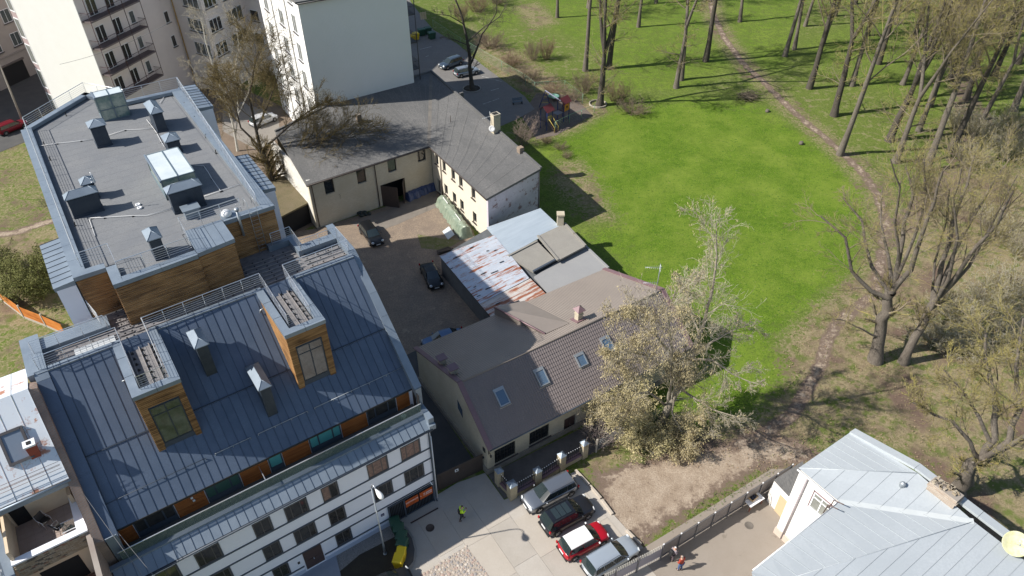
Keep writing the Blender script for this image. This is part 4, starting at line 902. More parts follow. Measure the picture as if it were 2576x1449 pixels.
def brick_stack(F_, T_, x, y, z0, z1, w, d, name, hat=None, hatm=plum, bm=None):
    bm = bm or ybrick; s = MB(); s.box(x-w/2, x+w/2, y-d/2, y+d/2, z0, z1); rr = random.Random(int(x*10))
    o_ = s.build(name, bm, T_)
    c_ = MB(); c_.box(x-w/2-.04, x+w/2+.04, y-d/2-.04, y+d/2+.04, z1-.3, z1-.2); c_.build('brick_collar', bm, o_)
    if hat:
        h = MB(); e = hat
        for sx in (-1, 1):
            for sy in (-1, 1): h.box(x+sx*w*.35-.02, x+sx*w*.35+.02, y+sy*d*.35-.02, y+sy*d*.35+.02, z1, z1+.22)
        V = [(x-w/2-e, y-d/2-e, z1+.2), (x+w/2+e, y-d/2-e, z1+.2), (x+w/2+e, y+d/2+e, z1+.2), (x-w/2-e, y+d/2+e, z1+.2), (x, y, z1+.2+e*2.4)]
        h.add(V, [(0,1,4), (1,2,4), (2,3,4), (3,0,4), (3,2,1,0)]); h.build('chimney_hat', hatm, o_)
    return o_
p = Hroof(1457, 805, False); brick_stack(FH, HT, p.x, p.y+.1, p.z-.3, p.z+.95, .52, .52, 'chimney', hat=.17)
m2 = MB(); d_ = Vector((0, BB-RB, BZ-RZ)).normalized(); n_ = Vector((0, -d_.z, d_.y)); n_ = n_ if n_.z > 0 else -n_; m2.obox(Vector((p.x, p.y+.1, p.z+.04)), (.55, 0, 0), d_*.55, n_*.03); m2.build('chimney_flashing', plum, HT)
for (u, v) in ((1112, 915), (1140, 940)):
    p = Hroof(u, v, False); o_ = brick_stack(FH, HT, p.x, p.y, p.z-.3, p.z+.62, .5, .5, 'chimney')
    m2 = MB(); m2.box(p.x-.4, p.x+.4, p.y-.38, p.y+.38, p.z+.72, p.z+.78); m2.box(p.x-.3, p.x+.3, p.y-.3, p.y+.3, p.z+.62, p.z+.72); m2.build('chimney_slab', plum, o_)
# low cricket where the sheet-roofed shed runs in
A_, B_, C_ = Hroof(1296, 800, False), Hroof(1335, 762, False), Hroof(1370, 838, False)
mb = MB(); up = Vector((0, 0, .75)); X0, X1 = 8.3, 11.6
p0, p1, p2_, p3 = Vector((X0, BB+.4, BZ-.1)), Vector((X1, BB+.4, BZ-.1)), Vector((X1+.2, RB+1.4, RZ-.5)), Vector((X0+.9, RB+1.4, RZ-.5))
mb.add([p0, p1, p2_, p3, p0+up*1.2, p1+up*.25, p2_+up*.06, p3+up*.1], [(4,5,6,7), (0,1,5,4), (1,2,6,5), (3,0,4,7)])
mb.build('roof_cricket', rfb2, HT)
m2 = MB(); m2.tube([p0+up*1.2, p3+up*.1], .1, 4); m2.build('cricket_flashing', plum, HT)
# television aerial on the ridge end
AE = at(1651, 732, 6.8); AT = thing('tv_aerial', 'tall steel television aerial on the far gable end of the brown roof', 'aerial', AE)
mb = MB(); mb.tube([(0, 0, -.4), (0, 0, 3.0)], .04, 6); mb.build('mast', steel_g, AT)
mb = MB()
for z, x0, x1 in ((2.7, -1.3, .25), (.95, -1.3, .1)):
    mb.tube([(x0, 0, z), (x1, 0, z)], .018, 5)
    for k in range(8): mb.tube([(x0+.17*k, -.16-.02*k, z), (x0+.17*k, .16+.02*k, z)], .01, 4)
for k in range(5): mb.tube([(.02, -.3, 2.4+.14*k), (.02, .3, 2.4+.14*k)], .012, 4)
mb.build('antenna_array', steel_g, AT)
# ---------- sheet metal shed and flat roofed lean-tos
corr = mat('corrugated_zinc', (.50, .54, .60), .45, .3, noise=(1.1, .8, (.62, .66, .72)), stain=[(.9, .525, (.34, .11, .045)), (2.2, .57, (.42, .19, .09)), (1.7, .68, (.09, .07, .07))], stretch=(.32, 2.4, 1), turn=radians(34))
corr2 = mat('corrugated_zinc_clean', (.44, .51, .57), .45, .35, noise=(.8, .8, (.52, .59, .65)), stain=(1.6, .74, (.6, .62, .64)), stretch=(.4, 3, 1), turn=radians(34))
gwall = mat('grey_shed_wall', (.13, .14, .15), .85, noise=(1, .7, (.09, .095, .1)))
# local frame: x across the corrugations (down the picture), y along them
sxp = lambda x, y: (1650*.644+x*.2502, 850*.644+y*.2502)
def patch_frame(P0, P1): 
    d = (P1-P0); d.z = 0; L_ = d.length; d.normalize(); return P0, d, Vector((d.y, -d.x, 0)), L_
def corrugated(name, T_, A, B, C, D, m, pitch=.15, amp=.022, seed=1, sheets=1):
    """A->B left edge, D->C right edge; ribs run from AB to DC"""
    A, B, C, D = map(Vector, (A, B, C, D)); n = int((B-A).length/pitch)*4; vs, fs = [], []; prof = [0, .7, 1, .7]
    nr = 3
    for i in range(n+1):
        t = i/n; p, q2_ = A.lerp(B, t), D.lerp(C, t); h = prof[i % 4]*amp
        for k in range(nr+1): w = p.lerp(q2_, k/nr); vs.append((w.x, w.y, w.z+h))
    for i in range(n):
        for k in range(nr): a = i*(nr+1)+k; fs.append((a, a+1, a+nr+2, a+nr+1))
    mb = MB(); mb.add(vs, fs, 0, False); return mb.build(name, m, T_)
SA, SB, SC, SD = at(*sxp(170, 385), 2.7), at(*sxp(690, 1003), 2.7), at(*sxp(1250, 770), 3.3), at(*sxp(720, 165), 3.3)
SO = Vector((SA.x, SA.y, 0)); ST = thing('metal_shed', 'low shed with rusty corrugated white metal roof beside the parked black sedan', 'shed', SO)
cor = [SA, SB, SC, SD]; sub = lambda p: Vector(p)-SO
E1 = at(*sxp(860, 380), 3.1); E0 = at(*sxp(640, 110), 2.95)
A1, B1 = sub(SA), sub(SB)
k = .86; Bm = A1.lerp(B1, .80)
corrugated('rusty_roof', ST, A1, Bm, sub(at(*sxp(1075, 610), 3.25)), sub(at(*sxp(720, 175), 3.2)), corr)
corr3 = mat('corrugated_rusted', (.48, .45, .42), .6, .2, noise=(1.3, .9, (.56, .53, .5)), stain=[(.8, .48, (.30, .11, .06)), (2.2, .56, (.40, .19, .1))], stretch=(.3, 2.4, 1), turn=radians(34))
corrugated('rusted_roof', ST, Bm+Vector((0, 0, -.03)), B1, sub(at(*sxp(1245, 770), 3.2)), sub(at(*sxp(1085, 612), 3.2)), corr3)
corrugated('upper_roof', ST, sub(at(*sxp(640, 100), 3.15)), sub(at(*sxp(868, 375), 3.15)), sub(at(*sxp(1385, 92), 3.6)), sub(at(*sxp(1185, -95), 3.9)), corr2, pitch=.17)
mb = MB(); q4 = [sub(at(*sxp(*p_), 2.6)) for p_ in ((185, 390), (700, 985), (1240, 760), (650, 115))]
mb.prism([(p_.x, p_.y) for p_ in q4], 0, 2.6); mb.build('wall', gwall, ST)
mb = MB(); a_, b_ = sub(at(*sxp(178, 390), 2.62)), sub(at(*sxp(690, 1003), 2.62)); mb.tube([a_, b_], .06, 4); mb.build('eaves_board', black, ST)
rq = random.Random(8)
for kk in range(15):
    s, t = rq.random(), rq.random()*.85
    c_ = A1.lerp(B1, s).lerp(D0 := sub(SD).lerp(sub(SC), s), t); dd = (D0-A1.lerp(B1, s)); dd.normalize(); w_ = Vector((dd.y, -dd.x, 0)); mb = MB(); mb.obox(c_+Vector((0, 0, .045)), dd*rq.uniform(.12, .45), w_*.05, (0, 0, .008)); mb.build('roof_patch', black, ST)
flt = mat('grey_bitumen', (.27, .27, .275), .9, noise=(.6, .7, (.30, .30, .30)), fine=(30, (.24, .24, .24)), stain=(3, .76, (.4, .4, .4)))
flt2 = mat('old_bitumen', (.255, .24, .215), .93, noise=(.7, .9, (.295, .28, .25)), fine=(20, (.21, .20, .18)), stain=[(1.4, .63, (.15, .13, .105)), (2.5, .72, (.29, .275, .25))], bump=.4, bscale=15)
def polyroof(name, T_, org, pix, m, z0=0, wm=gwall, t=.18):
    P = [at(*sxp(x, y), z)-org for x, y, z in pix]; mb = MB(); mb.slab(P, t); o_ = mb.build(name, m, T_)
    return P
FT = thing('flat_roofed_annex', 'flat roofed annex of patched grey bitumen between the metal shed and the brown roof', 'annex', SO)
PZ = [(1160, 185, 3.5), (1430, 60, 3.7), (1640, 285, 3.7), (1365, 430, 3.5)]
P1 = polyroof('old_roof_section', FT, SO, PZ, flt2)
P2 = polyroof('low_roof_section', FT, SO, [(865, 390, 3.2), (1155, 240, 3.3), (1340, 425, 3.3), (1115, 545, 3.2)], flt2)
P3 = polyroof('new_roof_section', FT, SO, [(1120, 595, 2.95), (1365, 440, 3.0), (1640, 290, 3.15), (1870, 510, 3.1), (1270, 775, 2.9)], flt)
mb = MB(); outl = [at(*sxp(x, y), 3)-SO for x, y in ((1155, 200), (1425, 68), (1640, 288), (1860, 500), (1290, 770), (1100, 590), (880, 390))]
mb.prism([(p_.x*.999, p_.y*.999) for p_ in outl], 0, 2.75); mb.build('wall', gwall, FT)
for a_, b_, m_ in ((P1[0], P1[3], flt2), (P2[0], P2[1], flt2), (P1[1], P1[2], flt2), (P3[2], P3[3], flt), (P2[3], P2[2], trim_d)):
    d = b_-a_; mb = MB(); dn = d.normalized(); mb.obox((a_+b_)/2+Vector((0, 0, .04)), d/2, Vector((-dn.y, dn.x, 0))*.11, (0, 0, .09)); mb.build('roof_upstand', m_, FT)
p_ = at(*sxp(1385, 60), 3.7)-SO; o_ = MB(); o_.box(p_.x-.35, p_.x+.35, p_.y-.35, p_.y+.35, 2.5, 4.9); ch_ = o_.build('chimney', ybrick, FT); o_ = MB(); o_.box(p_.x-.42, p_.x+.42, p_.y-.42, p_.y+.42, 4.9, 5.05); o_.build('chimney_top', ybrick, ch_)
# ---------- L shaped yellow brick building
FL_ = Frame(804, 573, 55.25)
LT = thing('brick_building', 'two storey L-shaped yellow brick building with flat grey bitumen roof round the courtyard', 'building', FL_.o, FL_.A)
ivory = brick_mat('cream_brick', (.64, .59, .48), (.56, .51, .40), (.44, .41, .34), stain=(.48, .42, .31), bw=.27, bh=.09, bump=.4)
ivp = mat('cream_paint', (.74, .68, .56), .9, noise=(1, .6, (.66, .60, .49)), fine=(18, (.62, .57, .47)))
mb = MB(); hs = [(1.5, 2.65, 4.0, 5.85), (5.55, 6.68, 4.0, 5.85), (8.35, 11.6, .02, 2.95), (9.58, 10.7, 4.2, 5.95), (13.6, 14.75, 4.35, 6.05)]
hs2 = [(1.5, 2.65, 4.0, 5.85), (5.55, 6.68, 4.0, 5.85), (9.58, 10.7, 4.2, 5.95), (13.6, 14.75, 4.35, 6.05)]
pierced(mb, -.3, 15.5, 3.0, 6.2, 0, .35, hs2); pierced(mb, -.3, 15.5, 0, 3.0, 0, .35, [(8.35, 11.6, 0, 2.9)])
mb.build('wall', ivory, LT)
mb = MB(); W2 = [Vector((15.55, 0, 0)), Vector((14.75, -13.9, 0))]; wd = (W2[1]-W2[0]); wL = wd.length; wd.normalize()
wn = Vector((wd.y, -wd.x, 0)) # towards the yard (-a)
if wn.x > 0: wn = -wn
w2h_u = [(1.0, 1.9, 4.1, 5.5), (3.0, 3.85, 4.1, 5.5), (5.3, 6.2, 4.1, 5.5), (7.2, 8.1, 4.1, 5.5), (10.2, 11.1, 4.1, 5.5)]; w2h_l = [(1.1, 1.9, 0.1, 2.1), (3.1, 4.0, .9, 2.35), (5.3, 6.2, .9, 2.35), (7.2, 8.1, .9, 2.35), (10.3, 11.2, .9, 2.35)]
def pierced_dir(mb, O_, d, n, L_, z0, z1, t, holes):
    x = 0
    def bx(s0, s1, q0, q1):
        if s1-s0 > .001 and q1-q0 > .001: mb.obox(O_+d*((s0+s1)/2)-n*(t/2)+Vector((0, 0, (q0+q1)/2)), d*((s1-s0)/2), n*(t/2), (0, 0, (q1-q0)/2))
    for s0, s1, q0, q1 in sorted(holes): bx(x, s0, z0, z1); bx(s0, s1, z0, q0); bx(s0, s1, q1, z1); x = s1
    bx(x, L_, z0, z1)
pierced_dir(mb, W2[0], wd, wn, wL, 3.1, 6.2, .35, w2h_u); pierced_dir(mb, W2[0], wd, wn, wL, 0, 3.1, .35, w2h_l); mb.build('wall', ivp, LT)
mb = MB(); mb.box(-.3, 0.1, .35, 12, 0, 6.3); mb.build('wall', mat('whitewashed_wall', (.66, .64, .60), .9, noise=(1.5, .8, (.55, .53, .49)), stain=(2, .66, (.42, .39, .35))), LT)
# gable end, pinkish limewash
Gz = 6.95; gA, gB = Vector((14.7, -14.05, 0)), Vector((22.2, -13.25, 0))
mb = MB(); mb.add([gA, gB, gB+Vector((0, 0, Gz-.15)), gA+Vector((0, 0, 6.15)), gA+Vector((0, .35, 0)), gB+Vector((0, .35, 0)), gB+Vector((0, .35, Gz-.15)), gA+Vector((0, .35, 6.15))], [(0,1,2,3), (7,6,5,4), (0,3,7,4), (1,5,6,2), (3,2,6,7)])
mb.build('gable_wall', mat('pink_limewash', (.62, .57, .62), .95, noise=(1.2, .8, (.54, .49, .54)), stain=[(.9, .54, (.27, .17, .16)), (2.5, .62, (.2, .14, .14))]), LT)
R_ = dict(e0=(-.6, -.35, 6.2), e1=(15.15, -.3, 6.25), e2=(14.35, -14.3, 6.25), r=(22.35, -13.45, 7.0), ap=tuple(FL_.at(1085, 180, 8.4)), bl=tuple(FL_.at(692, 331, 7.4)), bm=tuple(FL_.at(867, 245, 8.0)))
mb = MB(); keys = ['e0', 'e1', 'e2', 'r', 'ap', 'bm', 'bl']; top = [R_[k] for k in keys]; bot = [(x, y, z-.28) for x, y, z in top]
e0, e1, e2, r_, ap, bm_, bl = range(7)
mb.add(top+bot, [(e0, e1, bm_, bl), (e1, ap, bm_), (e1, e2, r_, ap)]+[(i+7, (i+1) % 7+7, (i+1) % 7, i) for i in range(7)]); mb.build('flat_roof', felt_d, LT)
lapw = MB()
def lay(p, q2_, n, r0, r1):
    for k in range(1, n):
        a_, b_ = Vector(p[0]).lerp(Vector(p[1]), k/n), Vector(q2_[0]).lerp(Vector(q2_[1]), k/n); d = b_-a_
        if d.length < .4: continue
        w_ = Vector((-d.y, d.x, 0)).normalized(); lapw.obox((a_+b_)/2+Vector((0, 0, .004)), d*.5, w_*.012, (0, 0, .003))
lay((R_['e0'], R_['e1']), (R_['bl'], R_['bm']), 17, 0, 1); lay((R_['e1'], R_['e1']), (R_['bm'], R_['ap']), 12, 0, 1); lay((R_['e1'], R_['e2']), (R_['ap'], R_['r']), 10, 0, 1)
lapw.build('felt_overlap', mat('felt_lap_pale', (.185, .18, .17), .95), LT, kind='stuff')
vb = MB(); a_, b_ = Vector(R_['e1']), Vector(R_['ap']); d = b_-a_; w_ = Vector((-d.y, d.x, 0)).normalized(); vb.obox((a_+b_)/2+Vector((0, 0, .02)), d*.49, w_*.22, (0, 0, .006)); vb.build('valley_strip', mat('mossy_valley', (.17, .155, .135), .95, noise=(1, .9, (.13, .12, .11))), LT)
for p, q2_ in ((R_['r'], R_['ap']), (R_['ap'], R_['bm']), (R_['bm'], R_['bl'])):
    p, q2_ = Vector(p), Vector(q2_); d = q2_-p; dn = d.normalized(); mb = MB(); mb.obox((p+q2_)/2+Vector((0, 0, .06)), d/2, Vector((-dn.y, dn.x, 0))*.13, (0, 0, .10)); mb.build('roof_upstand', felt_d, LT)
mb = MB(); mb.tube([(-.6, -.42, 6.1), (15.1, -.42, 6.15)], .07, 6); mb.tube([(15.08, -.4, 6.15), (14.3, -14.3, 6.15)], .07, 6); mb.build('gutter', mat('brown_gutter', (.06, .045, .04), .6), LT)
for a in (-.1, 7.75): mb = MB(); mb.tube([(a, -.4, 6.05), (a+.12, -.12, 5.6), (a+.12, -.1, .1)], .055, 6); mb.build('downpipe', bpy.data.materials['brown_gutter'], LT)
mb = MB(); c_ = W2[0]+wd*2.6+wn*.1; mb.tube([c_+Vector((0, 0, 6)), c_+Vector((0, 0, .1))], .06, 6); mb.build('downpipe', bpy.data.materials['brown_gutter'], LT)
for a0, a1, z0, z1 in hs2: window(LT, a0, a1, z0, z1, b=.22, panes=1, fm=black, gm=glass_d)
for hl_ in (w2h_u, w2h_l):
    for s0, s1, z0, z1 in hl_:
        b_ = MB(); c0 = W2[0]-wn*.24; f = MB()
        for (u0, u1, v0, v1) in ((s0, s1, z1-.07, z1), (s0, s1, z0, z0+.07), (s0, s0+.06, z0+.07, z1-.07), (s1-.06, s1, z0+.07, z1-.07), ((s0+s1)/2-.03, (s0+s1)/2+.03, z0+.07, z1-.07)):
            f.obox(c0+wd*((u0+u1)/2)+Vector((0, 0, (v0+v1)/2)), wd*((u1-u0)/2), wn*.03, (0, 0, (v1-v0)/2))
        fo = f.build('window', frame_d, LT); b_.quad(c0+wd*s0+Vector((0,0,z0)), c0+wd*s1+Vector((0,0,z0)), c0+wd*s1+Vector((0,0,z1)), c0+wd*s0+Vector((0,0,z1))); b_.build('pane', glass_d, fo)
        b_ = MB(); b_.obox(W2[0]+wd*((s0+s1)/2)+wn*.04+Vector((0, 0, z0-.03)), wd*((s1-s0)/2+.08), wn*.09, (0, 0, .03)); b_.build('window_sill', bpy.data.materials['brown_gutter'], fo)
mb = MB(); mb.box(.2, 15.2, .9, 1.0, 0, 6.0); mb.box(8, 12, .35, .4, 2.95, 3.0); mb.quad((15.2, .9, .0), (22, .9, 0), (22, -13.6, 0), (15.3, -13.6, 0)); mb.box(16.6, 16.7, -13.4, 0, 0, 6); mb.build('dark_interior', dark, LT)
mb = MB(); mb.add([(22.35, -13.4, 0), tuple(Vector(R_['ap'])*Vector((1, 1, 0)) if False else (R_['ap'][0], R_['ap'][1], 0)), (R_['ap'][0], R_['ap'][1], 8.2), (22.2, -13.4, 6.8)], [(0,1,2,3)]); mb.add([(R_['ap'][0], R_['ap'][1], 0), (R_['bl'][0], R_['bl'][1], 0), (R_['bl'][0], R_['bl'][1], 7.2), (R_['ap'][0], R_['ap'][1], 8.2)], [(0,1,2,3)]); mb.build('rear_wall', ivory, LT)
gm3 = mat('brown_steel_gate', (.055, .04, .035), .6, noise=(3, .5, (.075, .055, .045)))
mb = MB(); mb.obox((9.05, -.78, 1.45), Vector((.72, -.78, 0)), Vector((.02, .02, 0)), (0, 0, 1.42)); mb.build('gate_leaf', gm3, LT); mb = MB(); mb.obox((11.15, -.42, 1.45), Vector((.42, .62, 0)), Vector((.02, -.015, 0)), (0, 0, 1.42)); mb.build('gate_leaf', gm3, LT)
# things on that roof
def roofz(u, v):
    z = 7.0
    for _ in range(12):
        p = FL_.at(u, v, z); z = 6.22+.115*max(p.y, 0) if p.y > 0 and p.x < 15.3+p.y*.6 else 6.25+(p.x-15.0+.057*(-p.y)*0)*.1
    return FL_.at(u, v, z)
q2k = Q(1000, 0)
p = roofz(*q2k(1048, 1240)); brick_stack(FL_, LT, p.x, p.y+.25, p.z-.2, p.z+1.15, .55, .55, 'chimney', bm=brick_mat('tan_brick', (.36, .27, .2), (.28, .21, .15), (.3, .27, .24), stain=(.2, .16, .13)))
p = roofz(*q2k(2425, 1355)); big = brick_stack(FL_, LT, p.x-.1, p.y+.2, p.z-.3, p.z+2.6, .95, .75, 'tall_chimney')
c_ = MB(); c_.box(p.x-.62, p.x+.42, p.y-.22, p.y+.62, p.z+2.6, p.z+2.75); c_.box(p.x-.45, p.x+.2, p.y-.05, p.y+.45, p.z+2.751, p.z+2.80, 1); c_.build('chimney_top', [ybrick, dark], big)
c_ = MB(); c_.box(p.x-.6, p.x+.4, p.y-.2, p.y+.6, p.z-.05, p.z+.3); c_.build('chimney_base', felt_d, big)
pd = Vector((p.x-.75, p.y+.0, p.z+1.05))
c_ = MB(); rot = Vector((-.55, -.75, .35)).to_track_quat('Z', 'Y').to_matrix(); c_.lathe([(0, 0), (.2, .02), (.38, .09), (.37, .10), (.19, .035), (0, .015)], pd, 20, mat=rot); c_.tube([pd, (p.x-.4, p.y+.2, p.z+.9)], .02, 5); c_.build('satellite_dish', mat('dish_white', (.75, .75, .75), .4), big)
c_ = MB(); c_.tube([(p.x-.5, p.y+.5, p.z+.5), (p.x-.62, p.y+.6, p.z+3.0)], .025, 5)
for k in range(9): c_.tube([(p.x-1.6+.12*k, p.y+.5, p.z+2.35), (p.x-1.6+.12*k, p.y+.8, p.z+2.35)], .012, 4)
c_.tube([(p.x-1.65, p.y+.65, p.z+2.35), (p.x-.55, p.y+.65, p.z+2.35)], .02, 5); c_.build('antenna', steel_g, big)
p = roofz(*q2k(2075, 985)); brick_stack(FL_, LT, p.x, p.y+.3, p.z-.2, p.z+.7, .5, .5, 'chimney', bm=felt_d)
p = roofz(863*1.0+477.5, 400) if False else roofz(1309, 386); brick_stack(FL_, LT, p.x, p.y, p.z-.2, p.z+.85, .6, .6, 'chimney', bm=bpy.data.materials['tan_brick'])
p = roofz(1187, 297); c_ = MB(); c_.lathe([(.42, 0), (.42, .12), (.36, .17), (0, .2)], (0, 0, 0), 18); o_ = c_.build('roof_vent', bpy.data.materials['white_enamel'], LT); o_.location = p; o_.scale = (1, .6, 1)
p = roofz(1134, 315); c_ = MB(); c_.tube([(0, 0, 0), (0, 0, 1.3)], .04, 6); o_ = c_.build('vent_pipe', bpy.data.materials['rusty_cast_iron'], LT); o_.location = p
# ---------- tall apartment house with grey-green panel gable
FA = Frame(798, 277.5, 58.5, z=7.5)
AT1 = thing('tower_block', 'tall white apartment house with a blank grey-green ribbed gable beside the brick building', 'building', FA.o, FA.A)
rib = mat('ribbed_cladding', (.82, .815, .755), .75, noise=(.3, .6, (.85, .84, .79)), stain=(.35, .64, (.77, .77, .715)))
whitew = mat('bright_white_render', (.82, .82, .82), .9, noise=(.6, .5, (.78, .78, .77)))
mb = MB(); mb.box(.05, 13.6, .05, 19.4, 0, 20.9); mb.build('wall', whitew, AT1)
mb = MB(); x = 0
while x < 13.62: mb.box(x, x+.085, -.02, .05, .2, 20.9); mb.box(x+.085, x+.17, .0, .05, .2, 20.9); x += .17
mb.build('ribbed_gable', rib, AT1, kind='stuff')
mb = MB(); mb.box(-.35, 14, -.35, 19.8, 20.95, 21.15); mb.box(-.3, 13.9, -.3, 19.7, 20.88, 20.95, 1); mb.build('roof', [felt_d, black], AT1)
mb = MB(); mb.tube([(-.2, -.4, 20.9), (14, -.4, 20.9)], .09, 6); mb.build('gutter', black, AT1)
for b0 in (12.6, 6.1):
    mb = MB(); mb.box(-.06, .05, b0-.3, b0, 0, 20.9); mb.build('pilaster_strip', mat('grey_render_strip', (.42, .41, .39), .9), AT1)
grw = mat('window_glass_grey', (.16, .17, .16), .1, spec=.9, noise=(1.5, .8, (.25, .26, .24)))
def awin(F_T, b0, b1, z0, z1, xa=.05):
    f = MB()
    for (y0, y1, q0, q1) in ((b0, b1, z1-.1, z1), (b0, b1, z0, z0+.1), (b0, b0+.1, z0+.1, z1-.1), (b1-.1, b1, z0+.1, z1-.1), ((b0+b1)/2-.05, (b0+b1)/2+.05, z0+.1, z1-.1)): f.box(xa-.04, xa+.02, y0, y1, q0, q1)
    o_ = f.build('window', pvc, F_T)
    for y0, y1 in ((b0+.05, (b0+b1)/2), ((b0+b1)/2, b1-.05)): g = MB(); g.quad((xa-.01, y1, z0), (xa-.01, y0, z0), (xa-.01, y0, z1), (xa-.01, y1, z1)); g.build('pane', grw, o_)
    s = MB(); s.box(xa-.22, xa-.04, b0-.1, b1+.1, z0-.08, z0-.01); s.build('window_sill', frame_d, o_)
    return o_
for k in range(6):
    z = 5.6-3.6+3.55*k
    awin(AT1, 14.6, 16.6, z+1.55-2.0, z+1.6)
    awin(AT1, 7.9, 9.8, z+1.55-2.0, z+1.6)
    if k < 6: awin(AT1, 2.3, 3.9, z-.3+1.9-2.2+.9, z+2.6)
dk = mat('dark_balcony_metal', (.05, .045, .05), .5)
for z in (2.6, 6.2, 9.8, 13.4, 17.0):
    o_ = MB(); o_.box(13.65, 14.9, .4, 5, z-.12, z); b_ = o_.build('balcony', dk, AT1)
    g = MB(); g.tube([(13.7, .42, z+1), (14.88, .42, z+1), (14.88, 5, z+1)], .03, 4)
    for k in range(10): g.tube([(13.7+.13*k, .42, z), (13.7+.13*k, .42, z+1)], .012, 4)
    for k in range(30): g.tube([(14.88, .42+.15*k, z), (14.88, .42+.15*k, z+1)], .012, 4)
    g.build('balcony_railing', dk, b_)
mb = MB(); mb.tube([(14.88, .4, 0), (14.88, .4, 20.5)], .06, 6); mb.build('balcony_post', dk, AT1)
# ---------- stepped apartment house behind (balconies, white gable)
FB = Frame(309, 330, 17)
BT = thing('apartment_house', 'five storey pale apartment house with iron balconies and a blank sunlit end wall', 'building', FB.o, FB.A)
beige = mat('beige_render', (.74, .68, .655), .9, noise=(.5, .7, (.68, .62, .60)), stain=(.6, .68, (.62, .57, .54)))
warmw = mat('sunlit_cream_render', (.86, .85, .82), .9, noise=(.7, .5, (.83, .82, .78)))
def vpt(P, az, u, v):
    d = Vector((sin(radians(az)), cos(radians(az)), 0)); n = Vector((-d.y, d.x, 0)); r = ray(u, v); C0 = Vector((0, 0, CAMH)); t = (P-C0).dot(n)/r.dot(n); p = C0+r*t; return Vector((p.x, p.y, 0))
wP0 = FB.w((0, 0, 0)); eL = FB.pa(136, 251, 0); ew = FB.w((0, eL.y, 0))
wP1 = vpt(wP0, 17, 428, 0); wP2 = vpt(wP1, 121, 503, 0); wP3 = vpt(wP2, 18.6, 612, 0); wP4 = vpt(wP3, 121, 653, 0)
HB = 27.0
foot = [ew, wP0, wP1, wP2, wP3, wP4, wP4+Vector((sin(radians(18.6)), cos(radians(18.6)), 0))*12, wP1+Vector((-5, 40, 0)), ew+Vector((3, 40, 0))]
fl = [FB.l(p) for p in foot]; 
mb = MB(); mb.prism([(p.x, p.y) for p in fl], 0, HB); mb.build('wall', beige, BT)
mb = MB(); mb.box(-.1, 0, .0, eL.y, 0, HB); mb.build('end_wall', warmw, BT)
def dirwin(T_, P, Q_, s0, s1, z0, z1, n=2, fm=pvc, gm=glass_s, name='window'):
    """window on the wall P->Q (local), outward normal to the right of P->Q"""
    P, Q_ = Vector(P), Vector(Q_); d = (Q_-P); d.z = 0; d.normalize(); nn = Vector((d.y, -d.x, 0)); f = MB()
    def bar(u0, u1, v0, v1, t=.05): f.obox(P+d*((u0+u1)/2)+nn*.02+Vector((0, 0, (v0+v1)/2)), d*((u1-u0)/2), nn*t, (0, 0, (v1-v0)/2))
    bar(s0, s1, z1-.08, z1); bar(s0, s1, z0, z0+.08)
    for k in range(n+1): x = s0+(s1-s0)*k/n; bar(max(x-.045, s0), min(x+.045, s1), z0+.08, z1-.08)
    o_ = f.build(name, fm, T_)
    for k in range(n):
        g = MB(); a_, b_ = s0+(s1-s0)*k/n+.02, s0+(s1-s0)*(k+1)/n-.02; o2 = P+nn*.03; g.quad(o2+d*a_+Vector((0,0,z0)), o2+d*b_+Vector((0,0,z0)), o2+d*b_+Vector((0,0,z1)), o2+d*a_+Vector((0,0,z1))); g.build('pane', gm, o_)
    s = MB(); s.obox(P+d*((s0+s1)/2)+nn*.12+Vector((0, 0, z0-.06)), d*((s1-s0)/2+.06), nn*.14, (0, 0, .035)); s.build('window_sill', frame_d, o_)
    return o_
L0, L1, L2, L3, L4 = (Vector((p.x, p.y, 0)) for p in (fl[1], fl[2], fl[3], fl[4], fl[5]))
la = (L1-L0).length; lb = (L2-L1).length; lc = (L3-L2).length; ld = (L4-L3).length
bend = FB.pb(*Q(0,0)(1570, 530), -1.3).x
mat_r = mat('red_brown_iron', (.10, .055, .055), .6)
